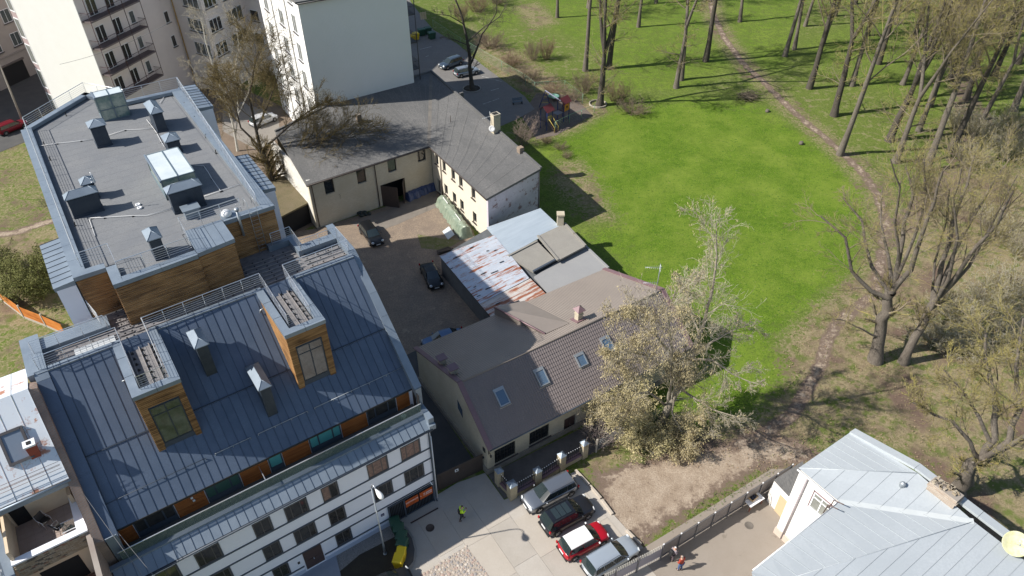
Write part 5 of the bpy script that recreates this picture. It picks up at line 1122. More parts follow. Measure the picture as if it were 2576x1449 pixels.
for k, z in enumerate((4.9, 8.5, 12.1, 15.7, 19.3)):
    o_ = MB(); o_.box(.1, bend, -1.35, 0, z-.2, z); b_ = o_.build('balcony', mat('balcony_slab', (.16, .13, .13), .8), BT)
    g = MB(); g.tube([(.12, -.05, z+1.05), (.12, -1.33, z+1.05), (bend, -1.33, z+1.05), (bend, 0, z+1.05)], .035, 4, smooth=False); x = .12
    while x < bend: g.tube([(x, -1.33, z), (x, -1.33, z+1.05)], .014, 4); x += .2
    for k2 in range(6): g.tube([(.12, -.1-.2*k2, z), (.12, -.1-.2*k2, z+1.05)], .014, 4); g.tube([(bend, -.1-.2*k2, z), (bend, -.1-.2*k2, z+1.05)], .014, 4)
    g.build('balcony_railing', mat_r, b_)
    for x in (.12, bend*.38, bend*.66, bend): g2 = MB(); g2.tube([(x, -1.33, z), (x, -1.33, z+3.6)], .05, 5); g2.build('balcony_post', mat_r, b_)
    dirwin(BT, L0, L1, 1.6, 3.2, z+.1, z+2.3, 2, gm=gl_int); dirwin(BT, L0, L1, bend*.5, bend*.5+1.5, z+.1, z+2.3, 2, gm=gl_int); dirwin(BT, L0, L1, bend-1.4, bend-.5, z+.6, z+2.3, 1)
    dirwin(BT, L0, L1, la-2.2, la-1.3, z+.9+1.2, z+2.6+1.2, 1, gm=gl_int)
    dirwin(BT, L1, L2, lb*.42, lb*.92, z+1.0, z+2.9, 3, gm=glass_s); dirwin(BT, L2, L3, lc*.06, lc*.34, z+.9, z+2.9, 3, gm=gl_int); dirwin(BT, L2, L3, lc*.5, lc*.9, z+.9, z+2.9, 3, gm=glass_s)
    dirwin(BT, L3, L4, ld*.25, ld*.75, z+.3, z+2.0, 1, gm=gl_int)
g = MB(); c_ = L1.lerp(L2, .04); g.tube([c_+Vector((-.1, -.1, 0)), c_+Vector((-.1, -.1, HB))], .1, 6); g.tube([c_+Vector((.15, -.25, 0)), c_+Vector((.15, -.25, HB))], .07, 6); g.build('gas_pipe', mat('ochre_pipe', (.42, .27, .10), .5), BT)
g = MB(); cc_ = L1.lerp(L2, .3); 
# glazed stair strip on the street corner
sg = MB(); P = Vector((0, eL.y, 0)); dd = Vector((.35, .94, 0)).normalized(); 
sg.obox(P+dd*.9+Vector((-.0, 0, HB/2)), dd*.9, Vector((dd.y, -dd.x, 0))*.05, (0, 0, HB/2)); sg.build('corner_strip', mat('mauve_render', (.36, .28, .28), .9), BT)
for k in range(7):
    z = 1.5+3.6*k; f = MB(); nn = Vector((-.94, .35, 0)); nn = Vector((dd.y, -dd.x, 0)); nn = nn if nn.x < 0 else -nn
    for s in (.15, 1.65): f.obox(P+dd*s+nn*.08+Vector((0, 0, z+1.3)), dd*.07, nn*.03, (0, 0, 1.3))
    for zz in (z, z+2.6): f.obox(P+dd*.9+nn*.08+Vector((0, 0, zz)), dd*.8, nn*.03, (0, 0, .07))
    o_ = f.build('corner_window', pvc, BT); g = MB(); g.obox(P+dd*.9+nn*.06+Vector((0, 0, z+1.3)), dd*.68, nn*.005, (0, 0, 1.2)); g.build('pane', grw, o_)
# ---------- grey street house at the far left with garages
FG = Frame(90, 186, 17)
GT = thing('street_house', 'shaded grey-beige street house with dark garage doors at the far left edge', 'building', FG.o, FG.A)
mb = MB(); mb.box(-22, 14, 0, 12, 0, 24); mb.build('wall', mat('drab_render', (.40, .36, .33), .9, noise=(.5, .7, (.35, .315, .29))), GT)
q0 = Q(0, 0)
for (tl, br) in (((0, 700), (110, 870)), ((190, 640), (290, 780))):
    pass
for a0, a1 in ((-10.5, -7.2), (-5.6, -1.2)):
    m2 = MB(); m2.box(a0, a1, -.04, -.002, 0, 3.1); gdr = m2.build('garage_door', mat('garage_black', (.02, .02, .022), .6), GT)
    m2 = MB(); m2.box(a0-.1, a1+.1, -.35, 0, 3.1, 3.3); m2.build('garage_canopy', mat('canopy_grey', (.14, .12, .11), .8), gdr)
for z in (5.2, 8.8, 12.4, 16.0):
    for a0 in (-14.5, -10.0, -5.5, -1.6, 2.5):
        o_ = window(GT, a0, a0+1.7, z, z+2.0, b=-.03, panes=2, fm=pvc, gm=glass_s)
        m2 = MB(); m2.box(a0-.15, a0+1.85, -.2, 0, z-.14, z-.04); m2.build('window_sill', frame_d, o_)
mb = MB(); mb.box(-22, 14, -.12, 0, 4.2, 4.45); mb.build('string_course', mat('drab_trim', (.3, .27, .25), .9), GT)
# ---------- low leafy-roofed garage row behind the big building
GP = [(620, 500, 2.9), (690, 425, 2.9), (790, 500, 2.9), (707, 548, 2.9)]
GP = [(640, 560, 2.8), (655, 455, 2.8), (765, 430, 2.8), (788, 503, 2.8), (705, 546, 2.8)]
P = [at(*g_[:2], g_[2]) for g_ in GP]; O_ = Vector((P[0].x, P[0].y, 0))
DT = thing('garage_row', 'low garage with a leaf-strewn flat roof and a front painted dark as a shaded opening behind the larch-clad building', 'garage', O_)
mb = MB(); mb.slab([p-O_ for p in P], .2); mb.build('leafy_roof', mat('leafy_roof', (.12, .105, .06), .95, noise=(.8, .9, (.08, .08, .035)), fine=(12, (.18, .13, .08)), bump=.8, bscale=9), DT)
mb = MB(); c_ = sum((p-O_ for p in P), Vector())/5; mb.prism([((p-O_).x*.96+c_.x*.04, (p-O_).y*.96+c_.y*.04) for p in P], 0, 2.6); mb.build('wall', dark, DT)  # near-black walls stand in for the shaded interior of the garage
# ---------- white house with terraces on the left
LBT = thing('terraced_house', 'old house with rusty white metal roof and two sunken roof terraces at the left edge', 'house', FM.o, FM.A)
whm = mat('white_painted_sheet', (.74, .77, .80), .5, .05, noise=(.8, .6, (.66, .71, .77)), stain=[(.7, .565, (.42, .19, .12)), (1.8, .63, (.50, .28, .20)), (.5, .66, (.52, .58, .66))])
A0 = -20.45
def whtray(n, lo0, lo1, hi0, hi1, m=whm, name='roof_tray'):
    lo0, lo1, hi0, hi1 = map(Vector, (lo0, lo1, hi0, hi1)); seam_panels(0, 1, n, lambda t: lo0.lerp(lo1, t), lambda t: hi0.lerp(hi1, t), LBT, name, m, hs=.025, sm=mat('white_seam', (.5, .53, .57), .5))
whtray(7, (-26.5, 8.2, 17.9), (A0, 8.2, 17.9), (-26.5, 11.3, 17.0), (A0, 11.3, 17.0)); whtray(7, (-26.5, 4.15, 14.1), (A0+.1, 4.15, 14.1), (-26.5, 8.2, 17.95), (A0, 8.2, 17.95))
lbrick = brick_mat('sooty_brick', (.40, .27, .21), (.32, .22, .17), (.32, .29, .26), stain=(.20, .15, .13), bw=.26, bh=.09)
mb = MB(); mb.box(-26.5, A0, 5.6, 11.2, 0, 13.9); PX = -20.04; mb.add([(A0-.05, 1.3, 8), (PX, 1.3, 8), (PX, 9.1, 8), (A0-.05, 9.1, 8), (A0-.05, 1.3, 11.35), (PX, 1.3, 11.2), (PX, 8.2, 17.72), (A0-.05, 8.2, 17.9), (PX, 9.1, 17.5), (A0-.05, 9.1, 17.62)],
       [(0,1,5,4), (4,5,6,7), (7,6,8,9), (1,2,8,6,5), (0,4,7,9,3), (2,3,9,8)])
mb.box(A0-.3, A0-.02, -3, 4.2, 0, 11.6); mb.build('party_wall', lbrick, LBT)
cream = mat('cream_render', (.66, .53, .38), .9, noise=(1, .5, (.60, .48, .34)))
mb = MB(); mb.box(-24.2, A0-.3, 5.5, 5.6, 10.9, 13.9); mb.box(-24.3, -24.15, 2.3, 5.6, 10.9, 12.6); mb.box(A0-.5, A0-.3, 4.4, 5.6, 10.9, 12.6); mb.build('terrace_wall', cream, LBT)
ttile = mat('terrace_tiles_pink', (.36, .29, .26), .8, noise=(2, .6, (.31, .25, .22)))
fl_ = MB(); fl_.box(-24.2, A0-.3, 2.3, 5.5, 10.8, 10.86); tf = fl_.build('terrace_floor', mat('tile_grout', (.22, .18, .16), .9), LBT)
for i in range(9):
    for j in range(8):
        t_ = MB(); x, y = -24.15+i*.415, 2.33+j*.4; t_.box(x+.006, min(x+.409, A0-.31), y+.006, min(y+.394, 5.49), 10.86, 10.872); t_.build('floor_tile', ttile, tf)
for (x0, x1, y0, y1) in ((-24.35, A0-.1, 2.0, 2.42), (A0-.62, A0-.1, 2.42, 5.4)): mb = MB(); mb.box(x0, x1, y0, y1, 11.75, 11.86); mb.build('parapet_cap', mat('white_parapet', (.75, .77, .82), .7), LBT)
mb = MB(); mb.box(A0-.6, A0-.3, 2.4, 5.4, 10.86, 11.75); mb.box(-24.3, A0-.1, 2.06, 2.36, 10.86, 11.75); mb.build('parapet', bpy.data.materials['white_parapet'], LBT)
mb = MB(); mb.box(-24.0, -23.2, 5.46, 5.5, 10.9, 13.2); mb.build('terrace_door', dark, LBT)
mb = MB(); mb.tube([(-24.5, 4.05, 14.02), (A0+.15, 4.05, 14.02)], .08, 8); mb.box(-24.5, A0+.1, 4.1, 4.2, 13.6, 14.0); mb.build('gutter', zinc, LBT)
# brick band below the parapet: single bricks
bt = [mat('old_brick_%s' % n, c, .9, noise=(9, .6, tuple(x*.75 for x in c))) for n, c in (('ochre', (.36, .29, .20)), ('tan', (.42, .36, .27)), ('red', (.30, .16, .11)), ('soot', (.14, .12, .10)))]
bw = MB(); bw.box(-24.3, A0-.1, 2.03, 2.1, 10.55, 11.74); bwo = bw.build('brick_parapet', mat('lime_mortar', (.36, .33, .28), .95), LBT)
bo = None; rr = random.Random(9); protos = []
for m_ in bt: u_ = MB(); u_.box(-.12, .12, -.03, .01, -.034, .034); protos.append((m_, u_))
pob = []
for r_i in range(14):
    for c_i in range(15):
        x = -24.2+c_i*.263+(.13 if r_i % 2 else 0); z = 10.6+r_i*.082
        if x > A0-.25: continue
        w_ = rr.choices(range(4), (4, 4, 1, 2 if x < -22.4 else .6))[0]
        if len(pob) < 4: pob = [protos[k][1].build('brick', protos[k][0], bwo, loc=(-24.2-.263*0+k*.263, 2.03, 10.6-.082)) for k in range(4)]
        inst(pob[w_], (x, 2.03-rr.uniform(0, .008), z))
# lower terrace
mb = MB(); mb.box(-24.3, A0-.1, -.4, 2.1, 8.0, 8.15); mb.box(-24.3, A0-.1, -3, -.3, 0, 8.0); mb.build('lower_terrace_floor', mat('red_deck', (.20, .09, .06), .8, noise=(2, .7, (.14, .07, .05))), LBT)
mb = MB(); mb.box(-24.2, A0-.1, 2.1, 2.2, 8.1, 10.55); mb.box(-24.35, -24.2, -.4, 2.1, 8.1, 10.4); mb.build('lower_terrace_wall', cream, LBT)
mb = MB(); mb.box(-23.6, -21.6, 2.07, 2.1, 8.2, 10.2); mb.build('lower_terrace_window', dark, LBT)
for (x0, x1, y0, y1) in ((-24.35, A0-.05, -.65, -.3), (A0-.4, A0-.05, -.3, 2.0)): mb = MB(); mb.box(x0, x1, y0, y1, 8.1, 9.1); mb.build('parapet', bpy.data.materials['white_parapet'], LBT)
mb = MB(); mb.box(-24.3, A0-.05, -.72, -.66, 7.0, 9.0); mb.build('front_brick_band', brick_mat('mixed_brick', (.38, .31, .22), (.30, .22, .16), (.34, .31, .27), stain=(.16, .12, .1), bw=.26, bh=.082), LBT)
# left lower roofs with zinc
mb = MB(); mb.slab([(-27, -1.5, 9.8), (-24.4, -1.5, 9.8), (-24.4, 4.3, 12.6), (-27, 4.3, 13.6)], .15); mb.build('side_roof', zinc, LBT)
mb = MB()
for k in range(7): mb.box(-25.6, -24.75, .2+.3*k, .4+.3*k, 10.95+.22*k, 11.0+.22*k)
for x in (-25.65, -24.7): mb.tube([(x, .1, 11.6), (x, 2.5, 13.3)], .03, 5)
mb.build('roof_steps', steel_g, LBT)
mb = MB(); mb.slab([(-27, -2.6, 9.3), (-24.4, -2.6, 9.3), (-24.4, -.7, 9.3), (-27, -.7, 9.3)], .5); mb.build('low_roof', zinc_dark, LBT)
# skylight and chimney of that roof
sd = Vector((0, 4.05, 3.85)).normalized(); sn = Vector((0, -sd.z, sd.y))
pS = lambda u, v: None
def WR(u, v):
    o_ = FM.l(Vector((0, 0, CAMH))); e_ = FM.l(Vector((0, 0, CAMH))+ray(u, v))-o_; p0 = Vector((0, 4.15, 14.1)); t = (p0-o_).dot(sn)/e_.dot(sn); return o_+e_*t
c_ = WR(41, 1122); f = MB()
for sx in (-1, 1): f.obox(c_+Vector((sx*.55, 0, 0))+sn*.09, (.07, 0, 0), sd*.95, sn*.1)
for sy in (-1, 1): f.obox(c_+sd*sy*.88+sn*.09, (.48, 0, 0), sd*.08, sn*.11)
sk = f.build('skylight', frame_d, LBT); g = MB(); g.obox(c_+sn*.13, (.48, 0, 0), sd*.8, sn*.01); g.build('pane', mat('skylight_grey_glass', (.19, .23, .29), .12, spec=.9), sk)
c_ = WR(88, 1140); cb = MB(); cb.box(c_.x-.24, c_.x+.24, c_.y-.2, c_.y+.24, c_.z-.5, c_.z+.75); ch = cb.build('chimney', brick_mat('red_brick', (.42, .09, .05), (.34, .07, .04), (.25, .1, .08), bw=.22, bh=.075, stain=(.3, .07, .04)), LBT)
cb = MB(); cb.box(c_.x-.30, c_.x+.30, c_.y-.26, c_.y+.30, c_.z+.75, c_.z+.86); cb.box(c_.x-.12, c_.x+.1, c_.y-.1, c_.y+.15, c_.z+.881, c_.z+.90, 1); cb.build('chimney_top', [pvc, dark], ch)
for k in range(4):
    mb = MB(); y = 4.6+.35*k; mb.tube([(-26.5, 4.5+.2*(k % 2), 14.75+.0*k+.12*k), (A0, 4.5+.2*(k % 2), 14.75+.12*k)], .012, 4); mb.build('snow_bar', mat('rusty_bar', (.2, .09, .06), .7), LBT)
# ---------- corner house, seamed pale metal roof
FC = Frame(2001.2-0, 1337, 55.4)
_c = Q(3000, 1688); FC = Frame(*_c(60, 1000), 55.4)
CT = thing('corner_house', 'white corner house with pale hipped standing-seam roof at the lower right', 'house', FC.o, FC.A)
pm = mat('pale_galvanised_roof', (.43, .465, .49), .5, .2, noise=(.35, .8, (.49, .525, .55)), fine=(8, (.42, .455, .48)), stain=(4, .79, (.52, .52, .50)))
seamp = mat('pale_seam', (.36, .39, .41), .5, .3)
V0, V1, V2, V3 = Vector((0, .1, 7.64)), Vector((5.65, .0, 7.64)), Vector((.0, -3.16, 7.64)), Vector((-8.5, -3.16, 7.6))
R1, R2, R3 = Vector((5.2, -5.0, 8.75)), Vector((4.9, -9.0, 8.55)), Vector((4.9, -15.0, 8.4)); HL = Vector((-9.5, -4.1, 8.05))
def faceseams(pts, lowA, lowB, n, name='roof_panel', m=pm):
    """clip a planar polygon into seamed trays parallel to the fall line (perpendicular to low edge)"""
    pts = [Vector(p) for p in pts]; nrm = (pts[1]-pts[0]).cross(pts[2]-pts[0]).normalized()
    if nrm.z < 0: nrm = -nrm
    e = (Vector(lowB)-Vector(lowA)).normalized(); s = [(p-pts[0]).dot(e) for p in pts]; s0, s1 = min(s), max(s)
    def clip(poly, c, sign):
        out = []; k = len(poly)
        for i in range(k):
            a, b = poly[i], poly[(i+1) % k]; da, db = sign*((a-pts[0]).dot(e)-c), sign*((b-pts[0]).dot(e)-c)
            if da >= 0: out.append(a)
            if (da >= 0) != (db >= 0): out.append(a+(b-a)*(da/(da-db)))
        return out
    for i in range(n):
        c0, c1 = s0+(s1-s0)*i/n, s0+(s1-s0)*(i+1)/n; P = clip(clip(pts, c0+.003, 1), c1-.003, -1)
        if len(P) < 3: continue
        mb = MB(); mb.slab(P, .04)
        E = [p for p in P if abs((p-pts[0]).dot(e)-(c1-.003)) < .004]
        if len(E) >= 2:
            a, b = E[0], max(E, key=lambda p: (p-E[0]).length)
            if (b-a).length > .1: mb.obox((a+b)/2+nrm*.014, (b-a)/2, e*.006, nrm*.014, 1)
        mb.build(name, [m, seamp], CT)
faceseams([V0, V1, R1], V0, V1, 8); faceseams([V0, R1, R2, V2], V0, V2, 1) if False else None
faceseams([V0, R1, R2, V2], V0, R1, 11) if False else None
faceseams([V0, R1, R2], Vector((0, 0, 0)), Vector((0, -1, 0)), 9); faceseams([V0, R2, V2], Vector((0, 0, 0)), Vector((0, -1, 0)), 9)
faceseams([V2, R2, HL, V3], V2, V3, 16); faceseams([HL, R2, R3, Vector((-9.5, -15, 7.6))], Vector((0, 0, 0)), Vector((0, -1, 0)), 15)
mb = MB(); mb.tube([V0, R1], .03, 5); mb.tube([R2, HL], .025, 5); mb.build('hip_ridge', pm, CT)
mb = MB(); a_, b_ = V2, R2; d = b_-a_; w_ = Vector((-d.y, d.x, 0)).normalized(); mb.obox((a_+b_)/2+Vector((0, 0, .02)), d*.5, w_*.2, (0, 0, .008)); mb.build('valley_gutter', mat('worn_valley', (.46, .49, .50), .6, noise=(1, .8, (.5, .53, .54)), stain=(1.7, .70, (.16, .11, .09))), CT)
mb = MB(); tp = [V1, R1+Vector((.25, .3, .08)), R2+Vector((.55, 0, .15)), R3+Vector((.55, 0, .15))]
for p, q2_ in zip(tp[:-1], tp[1:]):
    d = q2_-p; dn = d.normalized(); c_ = MB(); c_.obox((p+q2_)/2+Vector((.1, 0, .02)), d*.498, Vector((-dn.y, dn.x, 0)).normalized()*.30, (0, 0, .10)); c_.build('parapet_cap', pm, CT)
cw = mat('corner_white_render', (.80, .78, .76), .9, noise=(1, .5, (.76, .74, .72)))
mb = MB(); winC = [(-.0, 0, 0, 0)]
mb.box(.0, 5.2, -3.1, -.05, 0, 7.5); mb.box(-8.3, 5.2, -14.8, -3.2, 0, 7.45); mb.build('wall', cw, CT)
mb = MB(); mb.box(-.12, 0, -3.1, 0, 0, .7); mb.box(-.8, 0, -3.2, -3.0, 0, .45); mb.build('plinth', mat('pinkish_plinth', (.5, .42, .36), .9), CT)
mb = MB(); mb.tube([(-.1, -.75, 7.5), (-.1, -.7, .1)], .07, 8); mb.build('downpipe', mat('grey_downpipe', (.30, .27, .28), .5), CT)
mb = MB(); mb.tube([(-.12, .1, 7.55), (-.12, -3.2, 7.55)], .06, 6); mb.tube([(-8.3, -3.1, 7.5), (0, -3.1, 7.55)], .05, 6); mb.build('gutter', pvc, CT)
f = MB(); x = -.03
for (y0, y1, q0_, q1) in ((-2.85, -1.5, 6.72, 6.8), (-2.85, -1.5, 5.15, 5.25), (-2.85, -2.76, 5.25, 6.72), (-1.59, -1.5, 5.25, 6.72), (-2.22, -2.14, 5.25, 6.72), (-2.76, -1.59, 6.3, 6.36)): f.box(x-.03, x+.03, y0, y1, q0_, q1)
wo = f.build('window', pvc, CT); g = MB(); g.quad((-.015, -2.8, 5.2), (-.015, -1.55, 5.2), (-.015, -1.55, 6.75), (-.015, -2.8, 6.75)); g.build('pane', grw, wo); g = MB(); g.box(-.2, 0, -2.95, -1.4, 5.08, 5.14); g.build('window_sill', mat('white_sill', (.8, .8, .82), .4), wo)
g = MB(); g.box(-.06, 0, -1.48, -1.42, 5.1, 6.9); g.box(-.06, 0, -2.9, -1.42, 6.84, 6.9); g.build('window_trim', mat('mauve_trim', (.2, .13, .14), .7), wo)
mb = MB(); mb.tube([(-1.1, -2.9, 7.0), (-1.1, -2.95, 8.0), (-1.1, -3.6, 8.3)], .035, 6); mb.tube([(-.5, -2.9, 7.0), (-.5, -2.95, 8.0), (-.5, -3.6, 8.3)], .035, 6); mb.tube([(-1.1, -2.95, 7.6), (-.5, -2.95, 7.6)], .03, 6); mb.build('roof_ladder', mat('brown_ladder', (.12, .08, .07), .6), CT)
mb = MB(); p_ = FC.at(*_c(1340, 550), 8.3); mb.lathe([(.0, 0), (.17, 0), (.17, .3), (.2, .32), (.12, .45), (0, .5)], p_, 14); mb.build('roof_vent', steel_g, CT)
cb = MB(); cx_, cy_ = 5.15, -6.8; cb.box(cx_-.5, cx_+.3, cy_-.95, cy_+.85, 7.6, 9.35); cb.box(cx_-.58, cx_+.38, cy_-1.02, cy_+.92, 9.0, 9.12); ch = cb.build('ruined_chimney', brick_mat('pale_old_brick', (.46, .39, .32), (.38, .31, .25), (.3, .27, .24), bw=.26, bh=.085, stain=(.26, .2, .16)), CT)
rr = random.Random(2)
for k in range(26):
    t_ = MB(); s = Vector((rr.uniform(-.45, .25), rr.uniform(-.9, .8), 0)); a = rr.uniform(0, 3); t_.obox((cx_+s.x, cy_+s.y, 9.35+rr.choice([.04, .04, .12])), (cos(a)*.12, sin(a)*.12, 0), (-sin(a)*.06, cos(a)*.06, 0), (0, 0, .04)); t_.build('loose_brick', bt[rr.choice([0, 1, 1, 3])], ch)
# big dish
DP = FC.w((4.95, -11.25, 8.5)); DS = thing('satellite_dish', 'large weathered yellowish satellite dish on the edge of the pale seamed roof', 'satellite dish', DP)
rot = Vector((-.28, -.62, .74)).normalized().to_track_quat('Z', 'Y').to_matrix()
mb = MB(); mb.lathe([(0, 0), (.3, .03), (.55, .10), (.74, .20), (.75, .22), (.72, .22), (.53, .12), (.3, .06), (0, .03)], (0, 0, .6), 32, mat=rot); mb.build('reflector', mat('yellowed_paint', (.62, .60, .43), .6, noise=(1.6, .9, (.50, .50, .24)), stain=[(1.4, .55, (.78, .77, .70))]), DS)
mb = MB(); tip = Vector((0, 0, .6))+rot @ Vector((0, 0, .75)); mb.tube([(0, 0, -.2), (0, 0, .6)], .06, 8); mb.tube([Vector((0, 0, .6)), tip], .012, 5); mb.lathe([(.05, 0), (.05, .1)], tip, 8); mb.build('dish_mount', steel_g, DS)
# small annex with dark roof
AN = [at(*_c(60, 480), 2.7), at(*_c(350, 290), 2.9), at(*_c(375, 400), 2.9), at(*_c(230, 660), 2.7)]
Oa = Vector((AN[0].x, AN[0].y, 0)); ANT = thing('garden_shed', 'small white shed with dark felt roof tucked against the corner house and fence', 'shed', Oa)
mb = MB(); mb.slab([p-Oa for p in AN], .1); mb.build('felt_roof', felt_d, ANT)
mb = MB(); mb.prism([((p-Oa).x*.95+.05, (p-Oa).y*.95) for p in AN], 0, 2.6); mb.build('wall', cw, ANT)
mb = MB(); p = (AN[0]-Oa).lerp(AN[3]-Oa, .75); d = (AN[3]-AN[0]); d.z = 0; d.normalize(); n = Vector((-d.y, d.x, 0)); n = n if n.y < 0 else -n; mb.obox(Vector((p.x, p.y, 1.0))+n*.02, d*.4, n*.02, (0, 0, 1.0)); mb.build('door', mat('ochre_door', (.5, .4, .25), .7), ANT)
# ============================================================ vegetation
class Tubes:
    """fast collector for thousands of tapered limbs"""
    def __init__(s): s.v = []; s.f = []; s.m = []
    def limb(s, pts, rs, n=3, mi=0):
        k = len(pts); up = None; base = len(s.v)
        cs = [(cos(2*pi*j/n), sin(2*pi*j/n)) for j in range(n)]
        for i in range(k):
            d = (pts[min(i+1, k-1)]-pts[max(i-1, 0)])
            if d.length < 1e-9: d = Vector((0, 0, 1))
            d.normalize()
            up = (up-d*up.dot(d)) if up is not None else d.orthogonal()
            if up.length < 1e-5: up = d.orthogonal()
            up = up.normalized(); w = d.cross(up); r = rs[i]
            for c, q in cs: s.v.append(tuple(pts[i]+(up*c+w*q)*r))
        for i in range(k-1):
            for j in range(n): s.f.append((base+i*n+j, base+i*n+(j+1) % n, base+(i+1)*n+(j+1) % n, base+(i+1)*n+j)); s.m.append(mi)
    def build(s, name, mats, parent=None, kind=None):
        me = bpy.data.meshes.new(name); me.from_pydata(s.v, [], s.f)
        for m in (mats if isinstance(mats, list) else [mats]): me.materials.append(m)
        me.polygons.foreach_set('material_index', s.m); me.polygons.foreach_set('use_smooth', [True]*len(s.f)); me.update()
        o = bpy.data.objects.new(name, me); COL.objects.link(o)
        if parent: o.parent = parent
        return tagp(o, kind=kind)
def rv(rg): return Vector((rg.gauss(0, 1), rg.gauss(0, 1), rg.gauss(0, 1))).normalized()
def path(p, d, L, k, rg, wob=.18, trop=.0):
    pts = [Vector(p)]; d = Vector(d).normalized(); st = L/k
    for i in range(k):
        d = (d+rv(rg)*wob+Vector((0, 0, trop))).normalized(); pts.append(pts[-1]+d*st)
    return pts
def sprout(tw, pts, r0, r1, rg, lvl, cfg, tips=None):
    """children along a limb"""
    if lvl > cfg['levels']: return
    n = cfg['n'][lvl-1]; k = len(pts)-1; tot = sum((pts[i+1]-pts[i]).length for i in range(k))
    lo = cfg.get('lo', [.3, .15, .1, .1, .1])[lvl-1]
    cnt = n if lvl > 1 else n
    for c in range(cnt):
        t = lo+(1-lo)*(c+rg.random())/cnt; x = min(t*k, k-.001); i = int(x); p = pts[i].lerp(pts[i+1], x-i); ax = (pts[i+1]-pts[i]).normalized()
        side = ax.cross(rv(rg)).normalized(); ang = rg.uniform(*cfg.get('ang', (.5, 1.0)))
        d = ax*cos(ang)+side*sin(ang); L = tot*cfg['len'][lvl-1]*rg.uniform(.6, 1.2)*(1.15-.6*t)
        r = max((r0+(r1-r0)*t)*cfg.get('rr', .45), cfg['rmin']*(1 if lvl >= cfg['levels'] else 1.3)); rr = r if lvl < 3 else min(r, cfg['rmin']*1.6)
        ks = 4 if lvl <= 2 else 3
        q = path(p, d, L, ks, rg, cfg.get('wob', .2), cfg.get('trop', .06)); rend = max(rr*.35, cfg['rmin']*.6)
        tw.limb(q, [rr+(rend-rr)*j/ks for j in range(ks+1)], 4 if lvl == 1 else 3, 1 if (lvl >= 2 and rg.random() < cfg.get('lich', .5)) else 0)
        if tips is not None and lvl >= cfg['levels']-1: tips += [q[-1], q[len(q)//2]]
        sprout(tw, q, rr, rend, rg, lvl+1, cfg, tips)
bark = mat('grey_bark', (.135, .115, .095), .95, noise=(1.6, .9, (.20, .175, .145)), fine=(14, (.085, .07, .06)), stain=(2.2, .66, (.21, .19, .08)), bump=1.0, bscale=9, stretch=(1, 1, .3))
barkd = mat('dark_bark', (.07, .058, .048), .95, noise=(1.6, .8, (.11, .095, .08)), fine=(14, (.045, .038, .03)), bump=1.0, bscale=9, stretch=(1, 1, .3))
twg = mat('twig_brown', (.175, .138, .105), .9, noise=(.8, .7, (.23, .195, .13)))
twl = mat('twig_lichen', (.34, .29, .085), .9, noise=(.9, .8, (.24, .21, .10)))
twd = mat('twig_dark', (.085, .068, .048), .9)
birchb = mat('birch_bark', (.55, .53, .48), .8, noise=(3, .9, (.42, .40, .35)), stain=(5, .62, (.10, .09, .08)), stretch=(1, 1, 2.5))
twp = mat('twig_pale', (.46, .42, .33), .9, noise=(1, .6, (.36, .325, .25)))
CFG = dict(levels=4, n=[11, 9, 6, 4], len=[.42, .55, .55, .6], rmin=.014, lich=.6, lo=[.38, .2, .1, .1])
def park_tree(seed, H=22, forks=1, r=.30, cfg=CFG, lean=.05):
    r *= 1.4
    rg = random.Random(seed); tr, tw = Tubes(), Tubes()
    hb = H*rg.uniform(.32, .45) if forks > 1 else H
    base = path((0, 0, -.2), (rg.uniform(-lean, lean), rg.uniform(-lean, lean), 1), hb, 7, rg, .045, .05)
    rb = [r*(1.35 if i == 0 else 1-.45*(i/7)*(1 if forks > 1 else 1.6)) for i in range(8)]; rb = [max(x, .04) for x in rb]
    tr.limb(base, rb, 9)
    if forks == 1: sprout(tw, base, r, .05, rg, 1, cfg)
    else:
        a0 = rg.uniform(0, 6)
        for f in range(forks):
            a = a0+2*pi*f/forks+rg.uniform(-.4, .4); d = Vector((cos(a)*.32, sin(a)*.32, 1))
            q = path(base[-1], d, (H-hb)*rg.uniform(.85, 1.1), 6, rg, .09, .06); rs_ = [r*.52*(1-.8*i/6)+.02 for i in range(7)]; tr.limb(q, rs_, 7)
            sprout(tw, q, r*.45, .05, rg, 1, dict(cfg, n=[max(4, int(9/forks)+2)]+cfg['n'][1:], lo=[.12, .15, .1, .1]))
        for _ in range(5):
            i = rg.randint(2, 6); a = rg.uniform(0, 6); q = path(base[i], (cos(a), sin(a), .35), H*.17, 4, rg, .2, .05); tw.limb(q, [.07, .05, .035, .02, .012], 4); sprout(tw, q, .05, .015, rg, 3, cfg)
    for _ in range(16):
        i = rg.randint(2, 6); a = rg.uniform(0, 6); p = base[i].lerp(base[i+1], rg.random()); q = path(p, (cos(a), sin(a), rg.uniform(-.1, .6)), rg.uniform(.9, 2.4), 3, rg, .25, .05); tw.limb(q, [.022, .018, .014, .009], 3, 1); sprout(tw, q, .018, .01, rg, 3, cfg)
    return tr, tw
def tree_thing(name, label, cat, loc, tr, tw, group=None, bm=bark, tm=None, rz=0):
    t = thing(name, label, cat, loc, rz, group); tr.build('trunk', [bm, bm], t); tw.build('crown', tm or [twg, twl], t); return t
